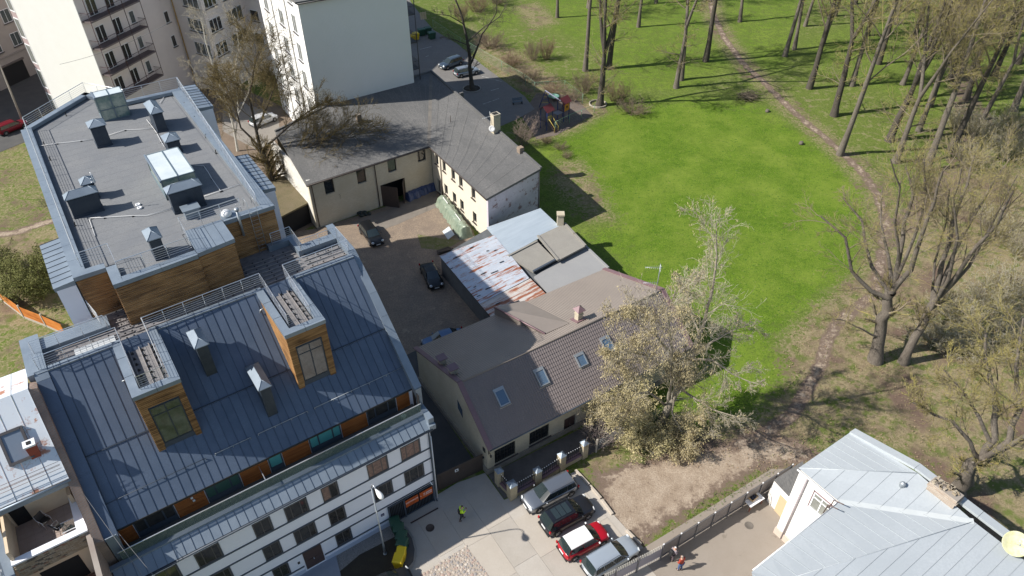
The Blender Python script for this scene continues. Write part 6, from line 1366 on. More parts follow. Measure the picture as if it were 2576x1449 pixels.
# park trees: (u,v) of the base, template, height factor
TPL = []
for sd, fk, rr_ in ((1, 1, .27), (2, 2, .33), (3, 1, .24), (4, 3, .36), (5, 2, .27), (6, 1, .30)):
    tr, tw = park_tree(sd, 22, fk, rr_); TPL.append(tree_thing('park_tree', '', 'tree', (0, 0, 0), tr, tw, 'bare trees in the park', bm=bark if sd % 2 else barkd))
LOC = [(1402, 44, 2, .9), (1509, 265, 3, 1.1), (1472, 178, 0, 1.05), (1531, 173, 1, 1.1), (1606, 68, 0, .9), (1650, 8, 2, .9), (1701, 221, 4, 1.1), (1714, 201, 2, 1.05), (1775, 154, 5, 1.1), (1861, 55, 2, 1.0),
       (1974, 141, 0, 1.0), (1998, 125, 2, 1.0), (2036, 222, 5, 1.1), (2098, 291, 1, 1.15), (2143, 216, 0, 1.05), (2112, 389, 2, 1.2), (2237, 354, 3, 1.1), (2251, 408, 4, 1.15), (2329, 430, 0, 1.2), (2337, 268, 5, 1.05), (2345, 243, 2, 1.0),
       (2549, 279, 0, 1.15), (2487, 98, 5, 1.0), (2253, 61, 2, .95), (2281, 26, 0, .95), (2025, 66, 2, .95), (2270, 213, 4, 1.05), (2380, 60, 1, 1.0), (2440, 190, 0, 1.0), (2520, 30, 2, .95), (2180, 90, 5, .95), (2100, 40, 0, .9), (2340, 130, 2, 1.0), (2470, 300, 4, 1.0), (1480, 20, 0, .9), (1540, -12, 5, .95), (1745, -10, 0, .95), (1930, -10, 2, .95), (2560, 160, 3, 1.0), (2010, -20, 5, .95), (2200, -10, 1, .95), (2420, -15, 0, .95), (2300, 95, 5, 1.0), (2410, 120, 2, 1.0), (2455, 60, 0, 1.0), (2535, 90, 1, 1.0), (2500, 190, 5, 1.0), (2575, 60, 2, 1.0), (2390, 200, 3, 1.0), (2210, 160, 5, 1.0), (2150, 10, 1, .95), (2350, -20, 2, .95), (2500, -25, 5, .95), (2070, 110, 2, .95), (2430, 250, 1, 1.05), (2600, 220, 3, 1.05), (2310, 330, 2, 1.1), (2390, 380, 5, 1.1)]
LB_ = {0: 'bare park tree among grass and brown leaves at the top edge of the photo', 1: 'bare tree with a stout several-stemmed trunk ringed by brick edging below the lawn hedge', }
desc = ['single straight trunk', 'trunk forking in two halfway up', 'slender dark trunk', 'stout trunk splitting in three', 'trunk dividing low into two stems', 'straight bare trunk with a dark foot']
def where(u, v):
    h = 'far left' if u < 1500 else 'left' if u < 1700 else 'middle' if u < 1900 else 'right of the footpath' if u < 2130 else 'right' if u < 2350 else 'far right'
    w = 'top edge' if v < 35 else 'upper rows' if v < 120 else 'second rows' if v < 200 else 'front rows' if v < 300 else 'nearest row'
    return h, w
rg = random.Random(77)
for i, (u, v, k, s) in enumerate(LOC):
    t = TPL[k] if not TPL[k].get('used') else copy_tree(TPL[k])
    TPL[k]['used'] = 1
    t.location = at(u, v, 0); t.rotation_euler = (rg.uniform(-.03, .03), rg.uniform(-.02, .05), rg.uniform(0, 6.28)); t.scale = (s, s, s*rg.uniform(.95, 1.05))
    h, w = where(u, v); t['label'] = 'bare tree with %s, %s, %s' % (desc[k], h, w)
    t['_k'] = i
PT = [o for o in bpy.data.objects if o.name.startswith('park_tree')]
seen = {}
for o in sorted(PT, key=lambda o: o['_k']):
    L_ = o['label']; seen[L_] = seen.get(L_, 0)+1
    if seen[L_] > 1: o['label'] = L_.replace('bare tree', ['', '', 'further bare tree', 'third bare tree', 'fourth bare tree', 'fifth bare tree'][min(seen[L_], 5)])
    del o['_k']
    if 'used' in o: del o['used']
# hero trees with surveyed limbs
def hero(name, label, base, limbs, r0, cfg, bm=bark, tm=None, seed=1, off=0, group=None, leaf=None, trunkn=10, sub=None, thick=1.0):
    rg = random.Random(seed); B = at(*base, 0); tr, tw = Tubes(), Tubes(); tips = []
    for li, L_ in enumerate(limbs):
        ra, rb_ = L_[0][0]*thick, L_[0][1]*thick; depth = L_[1]; pts = []
        n = len(L_)-2
        for i, (u, v) in enumerate(L_[2:]): pts.append(upright(u, v, B, depth*(i/max(n-1, 1)))-B if not (li == 0 and i == 0) else Vector((0, 0, -.2)))
        fine = []
        for i in range(len(pts)-1):
            for s in (0, .5): fine.append(pts[i].lerp(pts[i+1], s)+(rv(rg)*.12*(rb_+ra)*3 if (s or i) and li+i else Vector()))
        fine.append(pts[-1]); m = len(fine)-1
        rs_ = [ra+(rb_-ra)*i/m for i in range(m+1)]
        if li == 0: rs_[0] *= 1.35
        tr.limb(fine, rs_, trunkn if ra > .15 else 6)
        c2 = dict(cfg)
        if sub and li in sub: c2.update(sub[li])
        if c2['n'][0]: sprout(tw, fine, ra*.6, rb_, rg, 1, c2, tips)
    t = thing(name, label, 'tree', B, 0, group); tr.build('trunk', [bm, bm], t); tw.build('crown', tm or [twg, twl], t)
    return t, tips, rg
HC = dict(levels=4, n=[12, 9, 7, 4], len=[.36, .55, .55, .6], rmin=.009, lich=.55, lo=[.25, .15, .1, .1], wob=.28, trop=.04)
HR = dict(HC, n=[9, 7, 5, 3], len=[.40, .6, .6, .6], ang=(.35, .85), rmin=.009)
hero('spreading_tree', 'wide bare tree with crooked spreading limbs beside the bend of the footpath', (2202, 908),
     [[(.42, .30), 0, (2202, 908), (2215, 835), (2228, 775), (2243, 735)],
      [(.17, .05), -3, (2232, 750), (2190, 735), (2144, 679), (2128, 600), (2066, 545)], [(.14, .04), 2, (2238, 740), (2190, 670), (2172, 600), (2168, 553), (2121, 498)],
      [(.18, .05), 1, (2243, 735), (2262, 640), (2278, 560), (2294, 490), (2278, 420)], [(.20, .05), -2, (2243, 735), (2290, 680), (2320, 600), (2349, 510), (2372, 430)], [(.08, .02), -4, (2212, 850), (2170, 830), (2120, 805), (2080, 800)], [(.13, .03), 3, (2243, 735), (2235, 640), (2215, 560), (2220, 470)], [(.12, .03), 0, (2255, 700), (2300, 600), (2330, 500), (2325, 400)], [(.10, .03), -3, (2262, 660), (2252, 560), (2262, 470), (2240, 400)]],
     .4, HR, seed=21, thick=1.35)
hero('twin_tree', 'leaning bare tree with long parallel limbs just right of the spreading tree', (2272, 912),
     [[(.30, .22), 0, (2272, 912), (2300, 850), (2330, 800), (2350, 760)], [(.18, .05), 2, (2345, 770), (2372, 660), (2400, 560), (2430, 470), (2451, 390)], [(.17, .05), -2, (2350, 760), (2410, 690), (2460, 620), (2510, 560), (2550, 480)], [(.14, .04), 4, (2350, 765), (2400, 640), (2450, 540), (2500, 450), (2540, 400)], [(.13, .03), -3, (2335, 790), (2385, 700), (2410, 600), (2400, 500), (2420, 420)], [(.13, .03), 1, (2355, 755), (2440, 670), (2500, 560), (2560, 440)], [(.10, .03), 3, (2340, 780), (2350, 660), (2380, 560), (2390, 460)]],
     .3, HR, seed=22, thick=1.35)
hero('lichen_tree', 'leaning tree with thick trunk and yellow lichened twigs behind the ruined chimney', (2405, 1246),
     [[(.52, .38), 0, (2405, 1246), (2418, 1205), (2445, 1172), (2470, 1157)], [(.24, .06), 1, (2468, 1158), (2500, 1100), (2505, 1030), (2490, 960), (2475, 890), (2480, 830)], [(.26, .06), 2, (2475, 1156), (2535, 1110), (2560, 1030), (2560, 920), (2575, 800)], [(.15, .04), -3, (2462, 1156), (2438, 1110), (2395, 1062), (2340, 1040), (2295, 1012)], [(.14, .04), -1, (2490, 1110), (2465, 1050), (2420, 980), (2375, 930)], [(.2, .06), -3, (2480, 1150), (2540, 1125), (2610, 1080), (2650, 1000)]],
     .5, dict(HR, n=[10, 7, 6, 3], lich=.85, len=[.44, .6, .6, .6], rmin=.011), seed=23, thick=1.15)
hero('courtyard_tree', 'old dark tree with wide mossy crown reaching over the brick building roof', (681, 503),
     [[(.40, .26), 0, (681, 503), (681, 460), (668, 415), (655, 375)], [(.17, .04), 0, (655, 375), (642, 310), (628, 245), (640, 170), (650, 130)], [(.16, .04), -3, (680, 455), (720, 405), (765, 372), (830, 350), (890, 345)], [(.12, .03), -4, (686, 445), (735, 432), (800, 440), (850, 425)], [(.13, .04), 1, (658, 385), (705, 335), (760, 290), (810, 262)], [(.12, .03), 2, (652, 370), (606, 320), (585, 255), (560, 200)], [(.12, .03), -2, (645, 330), (680, 250), (700, 190)]],
     .4, dict(HC, n=[16, 9, 6, 3], lich=.4, len=[.55, .6, .65, .7], rmin=.012, ang=(.35, .8)), bm=barkd, tm=[mat('twig_moss', (.10, .075, .035), .9, noise=(.7, .8, (.15, .11, .045))), mat('twig_ochre', (.19, .145, .05), .9)], seed=24, thick=1.2)
hero('birch_tree', 'slender white-stemmed birch with drooping pale twigs in front of the beige apartment house', (598, 380),
     [[(.16, .05), 0, (598, 380), (586, 310), (562, 235), (535, 165), (515, 95), (505, 40)], [(.12, .03), 1, (592, 350), (600, 270), (590, 190), (600, 110), (590, 40)], [(.10, .03), -1, (575, 275), (545, 230), (500, 195), (470, 150)], [(.09, .03), 2, (598, 290), (630, 220), (650, 150)]],
     .2, dict(HC, n=[12, 8, 6, 4], lich=.4, len=[.34, .5, .5, .5], trop=-.02), bm=birchb, tm=[twp, twg], seed=25)
hero('parking_tree', 'dark forked tree rising from a round stone-edged pit in the parking area', (1188, 223),
     [[(.34, .24), 0, (1188, 223), (1182, 170), (1178, 120)], [(.22, .05), 0, (1178, 120), (1168, 65), (1158, 25), (1140, -20), (1130, -60)], [(.15, .04), -1, (1185, 160), (1212, 88), (1235, 55), (1250, 30), (1248, -20)], [(.10, .03), 2, (1174, 112), (1144, 100), (1115, 92)], [(.12, .03), 1, (1178, 103), (1220, 68), (1258, 42), (1275, 10)], [(.10, .03), -2, (1166, 60), (1130, 40), (1095, 35)]],
     .3, dict(HC, n=[8, 7, 5, 3], lich=.25, len=[.36, .5, .5, .5]), bm=barkd, tm=[twd, twg], seed=26)
# catkin tree by the brick house
ct, tips, rg = hero('catkin_tree', 'large pale-branched tree hung with olive catkins beside the brown tiled roof', (1662, 1062),
     [[(.34, .22), 0, (1662, 1062), (1690, 1010), (1713, 973), (1738, 900)], [(.20, .03), 0, (1738, 900), (1755, 850), (1771, 808), (1788, 740), (1800, 650), (1802, 560)], [(.16, .03), -2, (1680, 1030), (1688, 960), (1691, 875), (1680, 800), (1700, 730)],
      [(.12, .02), 1, (1745, 895), (1790, 860), (1830, 838), (1890, 815)], [(.11, .02), -2, (1740, 905), (1790, 905), (1840, 940), (1900, 965)], [(.12, .02), -3, (1713, 978), (1751, 1003), (1790, 1030), (1860, 1050)],
      [(.12, .02), -2, (1690, 890), (1650, 845), (1610, 820), (1565, 800)], [(.12, .02), -4, (1685, 940), (1640, 900), (1590, 885), (1550, 900)], [(.12, .02), -5, (1675, 1020), (1630, 985), (1580, 1000), (1540, 1040)], [(.1, .02), 3, (1760, 840), (1730, 770), (1735, 700)], [(.1, .02), -3, (1700, 980), (1690, 1040), (1720, 1100), (1730, 1130)]],
     .3, dict(HC, n=[12, 8, 5, 3], lich=.3, len=[.44, .58, .62, .6], trop=-.01, ang=(.35, .9), rmin=.009), bm=mat('pale_poplar_bark', (.30, .27, .215), .9, noise=(2, .9, (.22, .19, .15)), bump=.6, bscale=9), tm=[twp, twg], seed=27)
catk = mat('catkin_olive', (.46, .385, .21), .85, noise=(.5, .9, (.55, .47, .28)), fine=(3, (.30, .25, .13)))
def leafquads(pts, per, L_, w, spread, rg, droop=True):
    v, f = [], []
    for p in pts:
        for _ in range(per):
            c = p+rv(rg)*spread*rg.random(); a = rg.uniform(0, pi); s = Vector((cos(a), sin(a), 0))*w*rg.uniform(.6, 1.3)
            d = (Vector((rg.gauss(0, .35), rg.gauss(0, .35), -1)).normalized() if droop else rv(rg))*L_*rg.uniform(.5, 1.3); n = len(v)
            v += [tuple(c-s), tuple(c+s), tuple(c+s+d), tuple(c-s+d)]; f.append((n, n+1, n+2, n+3))
    return v, f
def add_leaves(T, name, pts, per, L_, w, spread, rg, m, droop=True):
    v, f = leafquads(pts, per, L_, w, spread, rg, droop); me = bpy.data.meshes.new(name); me.from_pydata(v, [], f); me.materials.append(m); me.update()
    o = bpy.data.objects.new(name, me); COL.objects.link(o); o.parent = T; o['kind'] = 'stuff'; return o
B_ = at(1662, 1062, 0)
tl = []
for p in tips:
    w = p+B_; d = w-Vector((0, 0, CAMH)); k_ = d.dot(Fv); u = CX+FPX*d.dot(Rv)/k_; v = CY-FPX*d.dot(Uv)/k_
    pr = .55 if (u < 1775 and v > 770) else .12 if u < 1800 else .03
    if rg.random() < pr: tl.append(p)
add_leaves(ct, 'catkins', tl, 3, .13, .018, .38, rg, catk)
def shrub(name, label, loc, R_, H_, n, rg, tm, leaf=None, per=3, lsz=.07, group=None, depth=2, cat='shrub', droop=False):
    t = thing(name, label, cat, loc, 0, group); tw = Tubes(); tips = []
    for _ in range(n):
        a = rg.uniform(0, 2*pi); k = sqrt(rg.random()); st = Vector((cos(a)*R_*.35*k, sin(a)*R_*.35*k, 0)); d = Vector((cos(a)*R_*k*.8, sin(a)*R_*k*.8, H_*rg.uniform(.6, 1)))
        q = path(st, d, d.length, 4, rg, .22, .03); tw.limb(q, [.025, .02, .016, .012, .006], 3, rg.randrange(2))
        c = dict(levels=depth, n=[6, 4, 3], len=[.4, .5, .5], rmin=.008, lo=[.2, .1, .1], wob=.25)
        sprout(tw, q, .015, .006, rg, 1, c, tips); tips.append(q[-1])
    tw.build('stems', tm, t)
    if leaf: add_leaves(t, 'leaves', tips, per, lsz, lsz*.5, lsz*5, rg, leaf, droop)
    return t
rg = random.Random(5)
yel = mat('young_leaf_yellow', (.46, .40, .19), .8, noise=(1.5, .9, (.58, .50, .29)), fine=(5, (.28, .25, .11)))
grn = mat('young_leaf_green', (.14, .155, .03), .8, noise=(1.2, .9, (.20, .19, .05)), fine=(6, (.075, .085, .02)))
shrub('budding_bush', 'rounded bush thick with pale yellow young leaves at the corner of the brick house', at(1560, 1062, 0), 2.6, 3.6, 46, rg, [twp, twg], yel, 4, .10)
shrub('budding_bush', 'low yellowish bush under the catkin tree above the bare dirt', at(1610, 1120, 0), 2.0, 2.0, 34, rg, [twp, twg], yel, 3, .08)
shrub('budding_bush', 'scrubby undergrowth at the foot of the catkin tree', at(1700, 1110, 0), 2.6, 1.8, 34, rg, [twp, twg], yel, 2, .08)
shrub('bare_bush', 'leafless greyish bush above the open front yard of the brick house', at(1500, 1110, 0), 1.9, 2.6, 30, rg, [mat('twig_mauve', (.26, .20, .19), .9), twp], None)
shrub('leafy_bush', 'dense olive-green bush by the orange fence at the left edge', at(100, 735, 0), 3.0, 3.6, 60, rg, [twd, twg], grn, 6, .10)
shrub('leafy_bush', 'smaller shaded bush left of the dense olive-green one', at(10, 690, 0), 2.2, 2.6, 34, rg, [twd, twg], grn, 3, .09)
shrub('bare_bush', 'little bare shrub on the left lawn', at(120, 520, 0), 1.1, 1.3, 16, rg, [twg, twg])
shrub('bare_bush', 'bare hedge shrub beside the street lamp mast at upper left', at(130, 315, 0), 2.3, 2.4, 40, rg, [twg, twl])
# brown thickets along the fence and in the park
rbm = mat('twig_reddish', (.20, .125, .085), .9, noise=(.5, .8, (.27, .20, .13)))
thk = [((1235, 120), 2.6, 2.6), ((1290, 165), 2.4, 2.2), ((1340, 150), 1.6, 3.2), ((1375, 148), 1.6, 3.4), ((1330, 200), 2.2, 2.0), ((1390, 235), 2.2, 1.9), ((1440, 250), 2.0, 1.6), ((1550, 255), 2.2, 2.8), ((1590, 285), 2.4, 1.8), ((1200, 30), 2.6, 3.2), ((1250, 10), 2.4, 3.0), ((1160, 50), 1.8, 3.0), ((1470, 230), 2, 3), ((2410, 330), 2.8, 3.6), ((2470, 360), 3, 4.0), ((2530, 400), 3, 4), ((2440, 420), 2.6, 3.4), ((2540, 330), 2.6, 3.6), ((2480, 770), 3, 3.0), ((2400, 800), 3, 2.4), ((2550, 740), 3, 3.2), ((2350, 860), 2.6, 1.6), ((2440, 880), 3, 2.0), ((2540, 860), 3, 2.4), ((1410, 375), 1.0, .9), ((1375, 360), .9, .8), ((1425, 395), .9, .8), ((2500, 580), 2.6, 3.0), ((2560, 640), 2.6, 3)]
pr = []
for k in range(3):
    pr.append(shrub('bare_bush', '', (0, 0, 0), 2.2, 2.6, [54, 46, 60][k], random.Random(30+k), [[twg, rbm], [rbm, rbm], [twp, twl]][k], None, group='bare thickets in the park', depth=3 if k < 2 else 3))
used = [0]*3
names = {}
for i, ((u, v), R_, H_) in enumerate(thk):
    k = 2 if u > 2300 else (1 if i % 2 else 0); b = pr[k] if not used[k] else copy_tree(pr[k]); used[k] = 1
    b.location = at(u, v, 0); b.rotation_euler = (0, 0, rg.uniform(0, 6)); b.scale = (R_/2.2, R_/2.2, H_/2.6)
    h, w = where(u, v); w = w if v < 420 else 'ground behind the lichen tree'; L_ = 'bare %s thicket, %s, %s' % (['brown', 'reddish', 'pale greyish'][k], h, w); names[L_] = names.get(L_, 0)+1
    b['label'] = L_+['', ', second one', ', third one', ', fourth one', ', fifth one', ', sixth one', ', seventh one', ', eighth one', ', ninth one', ', tenth one', ', eleventh one'][min(names[L_]-1, 10)]
t = shrub('bare_sapling', 'small bushy sapling beside the playground steps', at(1310+8, 365, 0), 1.7, 4.2, 26, random.Random(9), [mat('twig_pinkish', (.27, .20, .18), .9), twg], None, depth=3, cat='small tree')
# brush pile
bp_ = thing('brush_pile', 'heap of cut dark branches lying on the grass near the footpath', 'brush pile', at(1880, 245, 0)); tw = Tubes(); rg2 = random.Random(6)
for _ in range(150):
    a = rg2.uniform(0, pi); c = Vector((rg2.gauss(0, .7), rg2.gauss(0, .7), rg2.uniform(.1, .7))); d = Vector((cos(a), sin(a), rg2.gauss(0, .15)))*rg2.uniform(.5, 1.5); tw.limb([c-d, c+rv(rg2)*.1, c+d], [.03, .025, .012], 3, rg2.randrange(2))
tw.build('branches', [twd, twg], bp_, kind='stuff')
for u, v, s, lb in ((2015, 362, .35, 'sawn tree stump near the footpath, the lower of two'), (1930, 281, .35, 'sawn tree stump on the lawn below the brush pile')):
    t = MB(); t.lathe([(s, 0), (s*.8, .15), (s*.75, .35), (s*.74, .355), (0, .36)], n=10); o = t.build('tree_stump', bark); o.location = at(u, v, 0); tagp(o, lb, 'stump')
# fallen leaves, tufts and weeds as loose cover
rg = random.Random(15)
def scatter(name, polys, dens, size, m, flat=True, mode='leaf', seed=1, h=.12):
    rg = random.Random(seed); v, f = [], []
    for P in polys:
        x0, x1 = min(p[0] for p in P), max(p[0] for p in P); y0, y1 = min(p[1] for p in P), min(max(p[1] for p in P), 120); n = int((x1-x0)*(y1-y0)*dens); n = min(n, 26000)
        for _ in range(n):
            x, y = rg.uniform(x0, x1), rg.uniform(y0, y1)
            if y > 60 and rg.random() > 60/y: continue
            if abs(x) > y*.72+14 or not inside((x, y), P): continue
            k = len(v); s = size*rg.uniform(.6, 1.4)
            if mode == 'leaf':
                a = rg.uniform(0, 6.28); t1, t2 = rg.uniform(-.3, .3)*s, rg.uniform(-.3, .3)*s; z = .05
                v += [(x+cos(a)*s, y+sin(a)*s, z+t1+.02), (x-sin(a)*s*.6, y+cos(a)*s*.6, z+t2+.02), (x-cos(a)*s, y-sin(a)*s, z-t1+.02), (x+sin(a)*s*.6, y-cos(a)*s*.6, z+.02)]; f.append((k, k+1, k+2, k+3))
            else:
                for _b in range(3):
                    a = rg.uniform(0, 6.28); k = len(v); ox, oy = rg.gauss(0, s), rg.gauss(0, s); hh = h*rg.uniform(.5, 1.3)
                    v += [(x+ox+cos(a)*s*.5, y+oy+sin(a)*s*.5, .02), (x+ox-cos(a)*s*.5, y+oy-sin(a)*s*.5, .02), (x+ox+rg.gauss(0, s), y+oy+rg.gauss(0, s), hh)]; f.append((k, k+1, k+2))
    me = bpy.data.meshes.new(name); me.from_pydata(v, [], f); me.materials.append(m); me.update(); o = bpy.data.objects.new(name, me); COL.objects.link(o); return o
lm = mat('fallen_leaf', (.30, .20, .115), .85, noise=(1.8, .9, (.40, .31, .20)), fine=(6, (.17, .11, .07)))
tagp(scatter('fallen_leaves', leaves[:2], 5.5, .07, lm, seed=2), 'brown fallen leaves strewn over the ground under the trees', 'fallen leaves', kind='stuff')
gt = mat('grass_tuft', (.13, .22, .02), .85, noise=(.6, .9, (.15, .25, .03)), fine=(5, (.06, .12, .012)))
tagp(scatter('grass_tufts', [bright], 6.0, .045, gt, mode='tuft', seed=3, h=.09), 'fresh green grass tufts over the open lawn', 'grass', kind='stuff')
gt2 = mat('dry_tuft', (.25, .22, .11), .9, noise=(.6, .9, (.16, .18, .06)), fine=(5, (.33, .28, .17)))
edge_strip = G2([(1560, 1385), (1640, 1370), (1960, 1185), (1990, 1150), (2080, 1150), (1960, 1130), (1820, 1240), (1620, 1350)])
tagp(scatter('weed_tufts', [leaves[0], edge_strip, edge_strip, edge_strip, dry1], 2.4, .055, gt2, mode='tuft', seed=4, h=.12), 'dry grass and weeds along the path edges and fence', 'weeds', kind='stuff')
weed = mat('dark_weed', (.07, .12, .02), .85, noise=(.9, .9, (.13, .19, .04)))
tagp(scatter('weed_patches', [G2([(1990, 1120), (2130, 1075), (2080, 1140)]), G2([(1700, 1330), (1760, 1260), (1850, 1220), (1960, 1170), (1930, 1200), (1780, 1290)]), G2([(1780, 1310), (1830, 1275), (1850, 1285), (1800, 1325)]), G2([(2210, 870), (2270, 860), (2265, 940), (2225, 930)])], 14, .05, weed, mode='tuft', seed=6, h=.16), 'green weeds at the fence foot and round the tree bases', 'weeds', kind='stuff')
# ============================================================ vehicles
tyrem = mat('tyre_rubber', (.018, .018, .018), .85); rimm = mat('alloy_rim', (.50, .51, .53), .3, .8); cglass = mat('car_glass', (.022, .032, .034), .04, spec=1.0)
trimb = mat('black_plastic', (.02, .02, .022), .55); lampw = mat('headlamp', (.62, .64, .66), .12, .2); lampr = mat('tail_lamp', (.35, .01, .015), .2); chrome = mat('chrome', (.7, .7, .72), .15, .9); platem = mat('number_plate', (.72, .72, .70), .5)
def paint(name, c, metal=.4): 
    m = mat(name, c, .28, metal, noise=(1.5, .3, tuple(x*.93 for x in c))); m.node_tree.nodes['Principled BSDF'].inputs['Coat Weight'].default_value = .35; m.node_tree.nodes['Principled BSDF'].inputs['Coat Roughness'].default_value = .12; m.node_tree.nodes['Principled BSDF'].inputs['Specular IOR Level'].default_value = .35; return m
def make_car(name, label, cat, loc, rz, L=4.6, Wd=1.78, H=1.46, kind='wagon', col=None, roofcol=None, rails=False, wheel=.32, sunroof=False, group=None):
    t = thing(name, label, cat, loc, rz, group); t.scale = (.95, .95, .95); h = L/2; w = Wd/2; zb = H*.60; z0 = .20
    roofcol = roofcol or col
    hood = {'wagon': .27, 'suv': .27, 'hatch': .24, 'sedan': .26}[kind]; xw0 = h-L*hood; xw1 = xw0-L*.155           # windscreen foot, roof front
    xr1 = {'wagon': -h+.42, 'suv': -h+.50, 'hatch': -h+.48, 'sedan': -h+1.45}[kind]; xr0 = {'wagon': -h+.10, 'suv': -h+.14, 'hatch': -h+.16, 'sedan': -h+.72}[kind]
    tail = zb+.02 if kind != 'sedan' else zb+.03
    # lower body loft
    N_ = 17; st = []
    for i in range(N_):
        s = i/(N_-1); x = h-L*s; e = abs(2*s-1); rnd = (1-max(0, (e-.80)/.20)**2*.22)*(1-max(0, e-.5)*.05)
        if x > xw0: f = (x-xw0)/(h-xw0); top = zb+.02-.02*f-.30*max(0, f-.70)/.30*.55-.06*f
        elif x < xr0 and kind == 'sedan': f = (xr0-x)/(xr0+h); top = tail-.05*f-.14*max(0, f-.8)/.2
        elif x < xr0: f = (xr0-x)/(xr0+h+1e-6); top = zb-.12*f
        else: top = zb
        lo = z0+.10*max(0, (e-.86)/.14)
        st.append((x, w*rnd, lo, top))
    mb = MB(); vs = []; K = 13
    for x, ww, lo, top in st:
        half = [(ww*.90, lo), (ww*.985, lo+.08), (ww*1.0, lo+(top-lo)*.45), (ww*.985, lo+(top-lo)*.78), (ww*.94, top-.03), (ww*.84, top+.015), (0, top+.045)]
        ring = [(y, z) for y, z in half]+[(-y, z) for y, z in half[-2::-1]]
        for y, z in ring: vs.append((x, y, z))
    fs = [(i*K+j, (i+1)*K+j, (i+1)*K+j+1, i*K+j+1) for i in range(N_-1) for j in range(K-1)]
    fs += [((i+1)*K, i*K, i*K+K-1, (i+1)*K+K-1) for i in range(N_-1)]
    fs += [tuple(range(K-1, -1, -1))[::-1], tuple((N_-1)*K+j for j in range(K-1, -1, -1))]
    mb.add(vs, fs, 0, True); body = mb.build('body', col, t)
    sd = body.modifiers.new('s', 'SUBSURF'); sd.levels = 1; sd.render_levels = 1
    # greenhouse
    wr = w*.74; wbt = w*.90; zt = H; xs_ = [xw0, xw1, (xw1+xr1)/2, xr1, xr0]; zs = [zb+.02, zt-.035, zt, zt-.045, zb+.03]
    B = [(x, wbt*(1 if 0 < i < 4 else .93), zb+.0) for i, x in enumerate(xs_)]; R_ = [(x, wr*(1 if i != 2 else 1.02)*(1 if 0 < i < 4 else 1.1), z) for i, (x, z) in enumerate(zip(xs_, zs))]
    def P(a, s): return Vector((a[0], a[1]*s, a[2]))
    rf = MB(); seg = []
    rows = []
    for i in (1, 2, 3):
        x, y, z = R_[i]; rows.append([(x+(.03 if i == 1 else -.03 if i == 3 else 0), y, z-.03), (x, y*.93, z+.008), (x, y*.5, z+.035), (x, 0, z+.042), (x, -y*.5, z+.035), (x, -y*.93, z+.008), (x+(.03 if i == 1 else -.03 if i == 3 else 0), -y, z-.03)])
    rf.add([p for r in rows for p in r], [(i*7+j, i*7+j+1, (i+1)*7+j+1, (i+1)*7+j) for i in range(2) for j in range(6)], 0, True); rfo = rf.build('roof', roofcol, t)
    if sunroof:
        for k in range(3): g = MB(); x = xw1-.25-.5*k; g.box(x-.46, x-.02, -wr*.72, wr*.72, H+.035, H+.048); g.build('sunroof_panel', cglass, rfo)
    g = MB(); a = rows[0]; g.add([P(B[0], 1)+Vector((.02, 0, .02)), P(B[0], .5)+Vector((.08, 0, .045)), P(B[0], 0)+Vector((.11, 0, .05)), P(B[0], -.5)+Vector((.08, 0, .045)), P(B[0], -1)+Vector((.02, 0, .02)), a[1], a[2], a[3], a[4], a[5]], [(0, 1, 6, 5), (1, 2, 7, 6), (2, 3, 8, 7), (3, 4, 9, 8)], 0, True); g.build('windscreen', cglass, t)
    a = rows[2]; g = MB(); g.add([P(B[4], 1), P(B[4], .5)-Vector((.05, 0, 0)), P(B[4], 0)-Vector((.06, 0, 0)), P(B[4], -.5)-Vector((.05, 0, 0)), P(B[4], -1), a[1], a[2], a[3], a[4], a[5]], [(1, 0, 5, 6), (2, 1, 6, 7), (3, 2, 7, 8), (4, 3, 8, 9)], 0, True); g.build('rear_window', cglass, t)
    for s in (-1, 1):
        n = 3 if kind in ('wagon', 'suv') else 2
        lo = [P(B[0], s), P(B[4], s)]; hi = [P((rows[0][0][0], rows[0][0][1], rows[0][0][2]), s), P((rows[2][0][0], rows[2][0][1], rows[2][0][2]), s)]
        sk = MB(); sk.add([lo[0]+Vector((0, 0, -.03)), lo[1]+Vector((0, 0, -.03)), hi[1], P(rows[1][0], s), hi[0]], [(0, 1, 2, 3, 4) if s > 0 else (4, 3, 2, 1, 0)]); sk.build('pillars', roofcol if roofcol is not col and False else col, t)
        xa, xb = xw0-.12, xr0+.16; ta, tb = xw1+.0, xr1+.02; cut = [0, .36, .70, 1] if n == 3 else [0, .52, 1]
        out = Vector((0, s*.012, 0))
        for k in range(n):
            c0, c1 = cut[k]+.012, cut[k+1]-.012; l0, l1 = Vector((xa+(xb-xa)*c0, s*wbt*.985, zb+.045)), Vector((xa+(xb-xa)*c1, s*wbt*.985, zb+.045)); h0, h1 = Vector((ta+(tb-ta)*c0, s*(wr+.012), zt-.085)), Vector((ta+(tb-ta)*c1, s*(wr+.012), zt-.085-.012*(k == n-1)))
            g = MB(); g.add([l0+out, l1+out, h1+out, h0+out], [(0, 1, 2, 3) if s > 0 else (3, 2, 1, 0)]); g.build('side_window', cglass, t)
        g = MB(); g.lathe([(.0, -.06), (.09, -.05), (.11, 0), (.09, .05), (0, .06)], (0, 0, 0), 8); o = g.build('mirror', roofcol if roofcol is not col else col, t); o.location = (xw0-.22, s*(w+.09), zb+.07); o.rotation_euler = (pi/2, 0, 0); o.scale = (.7, .75, 1.3)
        if rails: g = MB(); g.tube([(xw1-.1, s*wr*.95, H-.0), (xw1-.25, s*wr*.95, H+.07), (xr1+.25, s*wr*.95, H+.06), (xr1+.1, s*wr*.95, H-.03)], .02, 5); g.build('roof_rail', trimb, t)
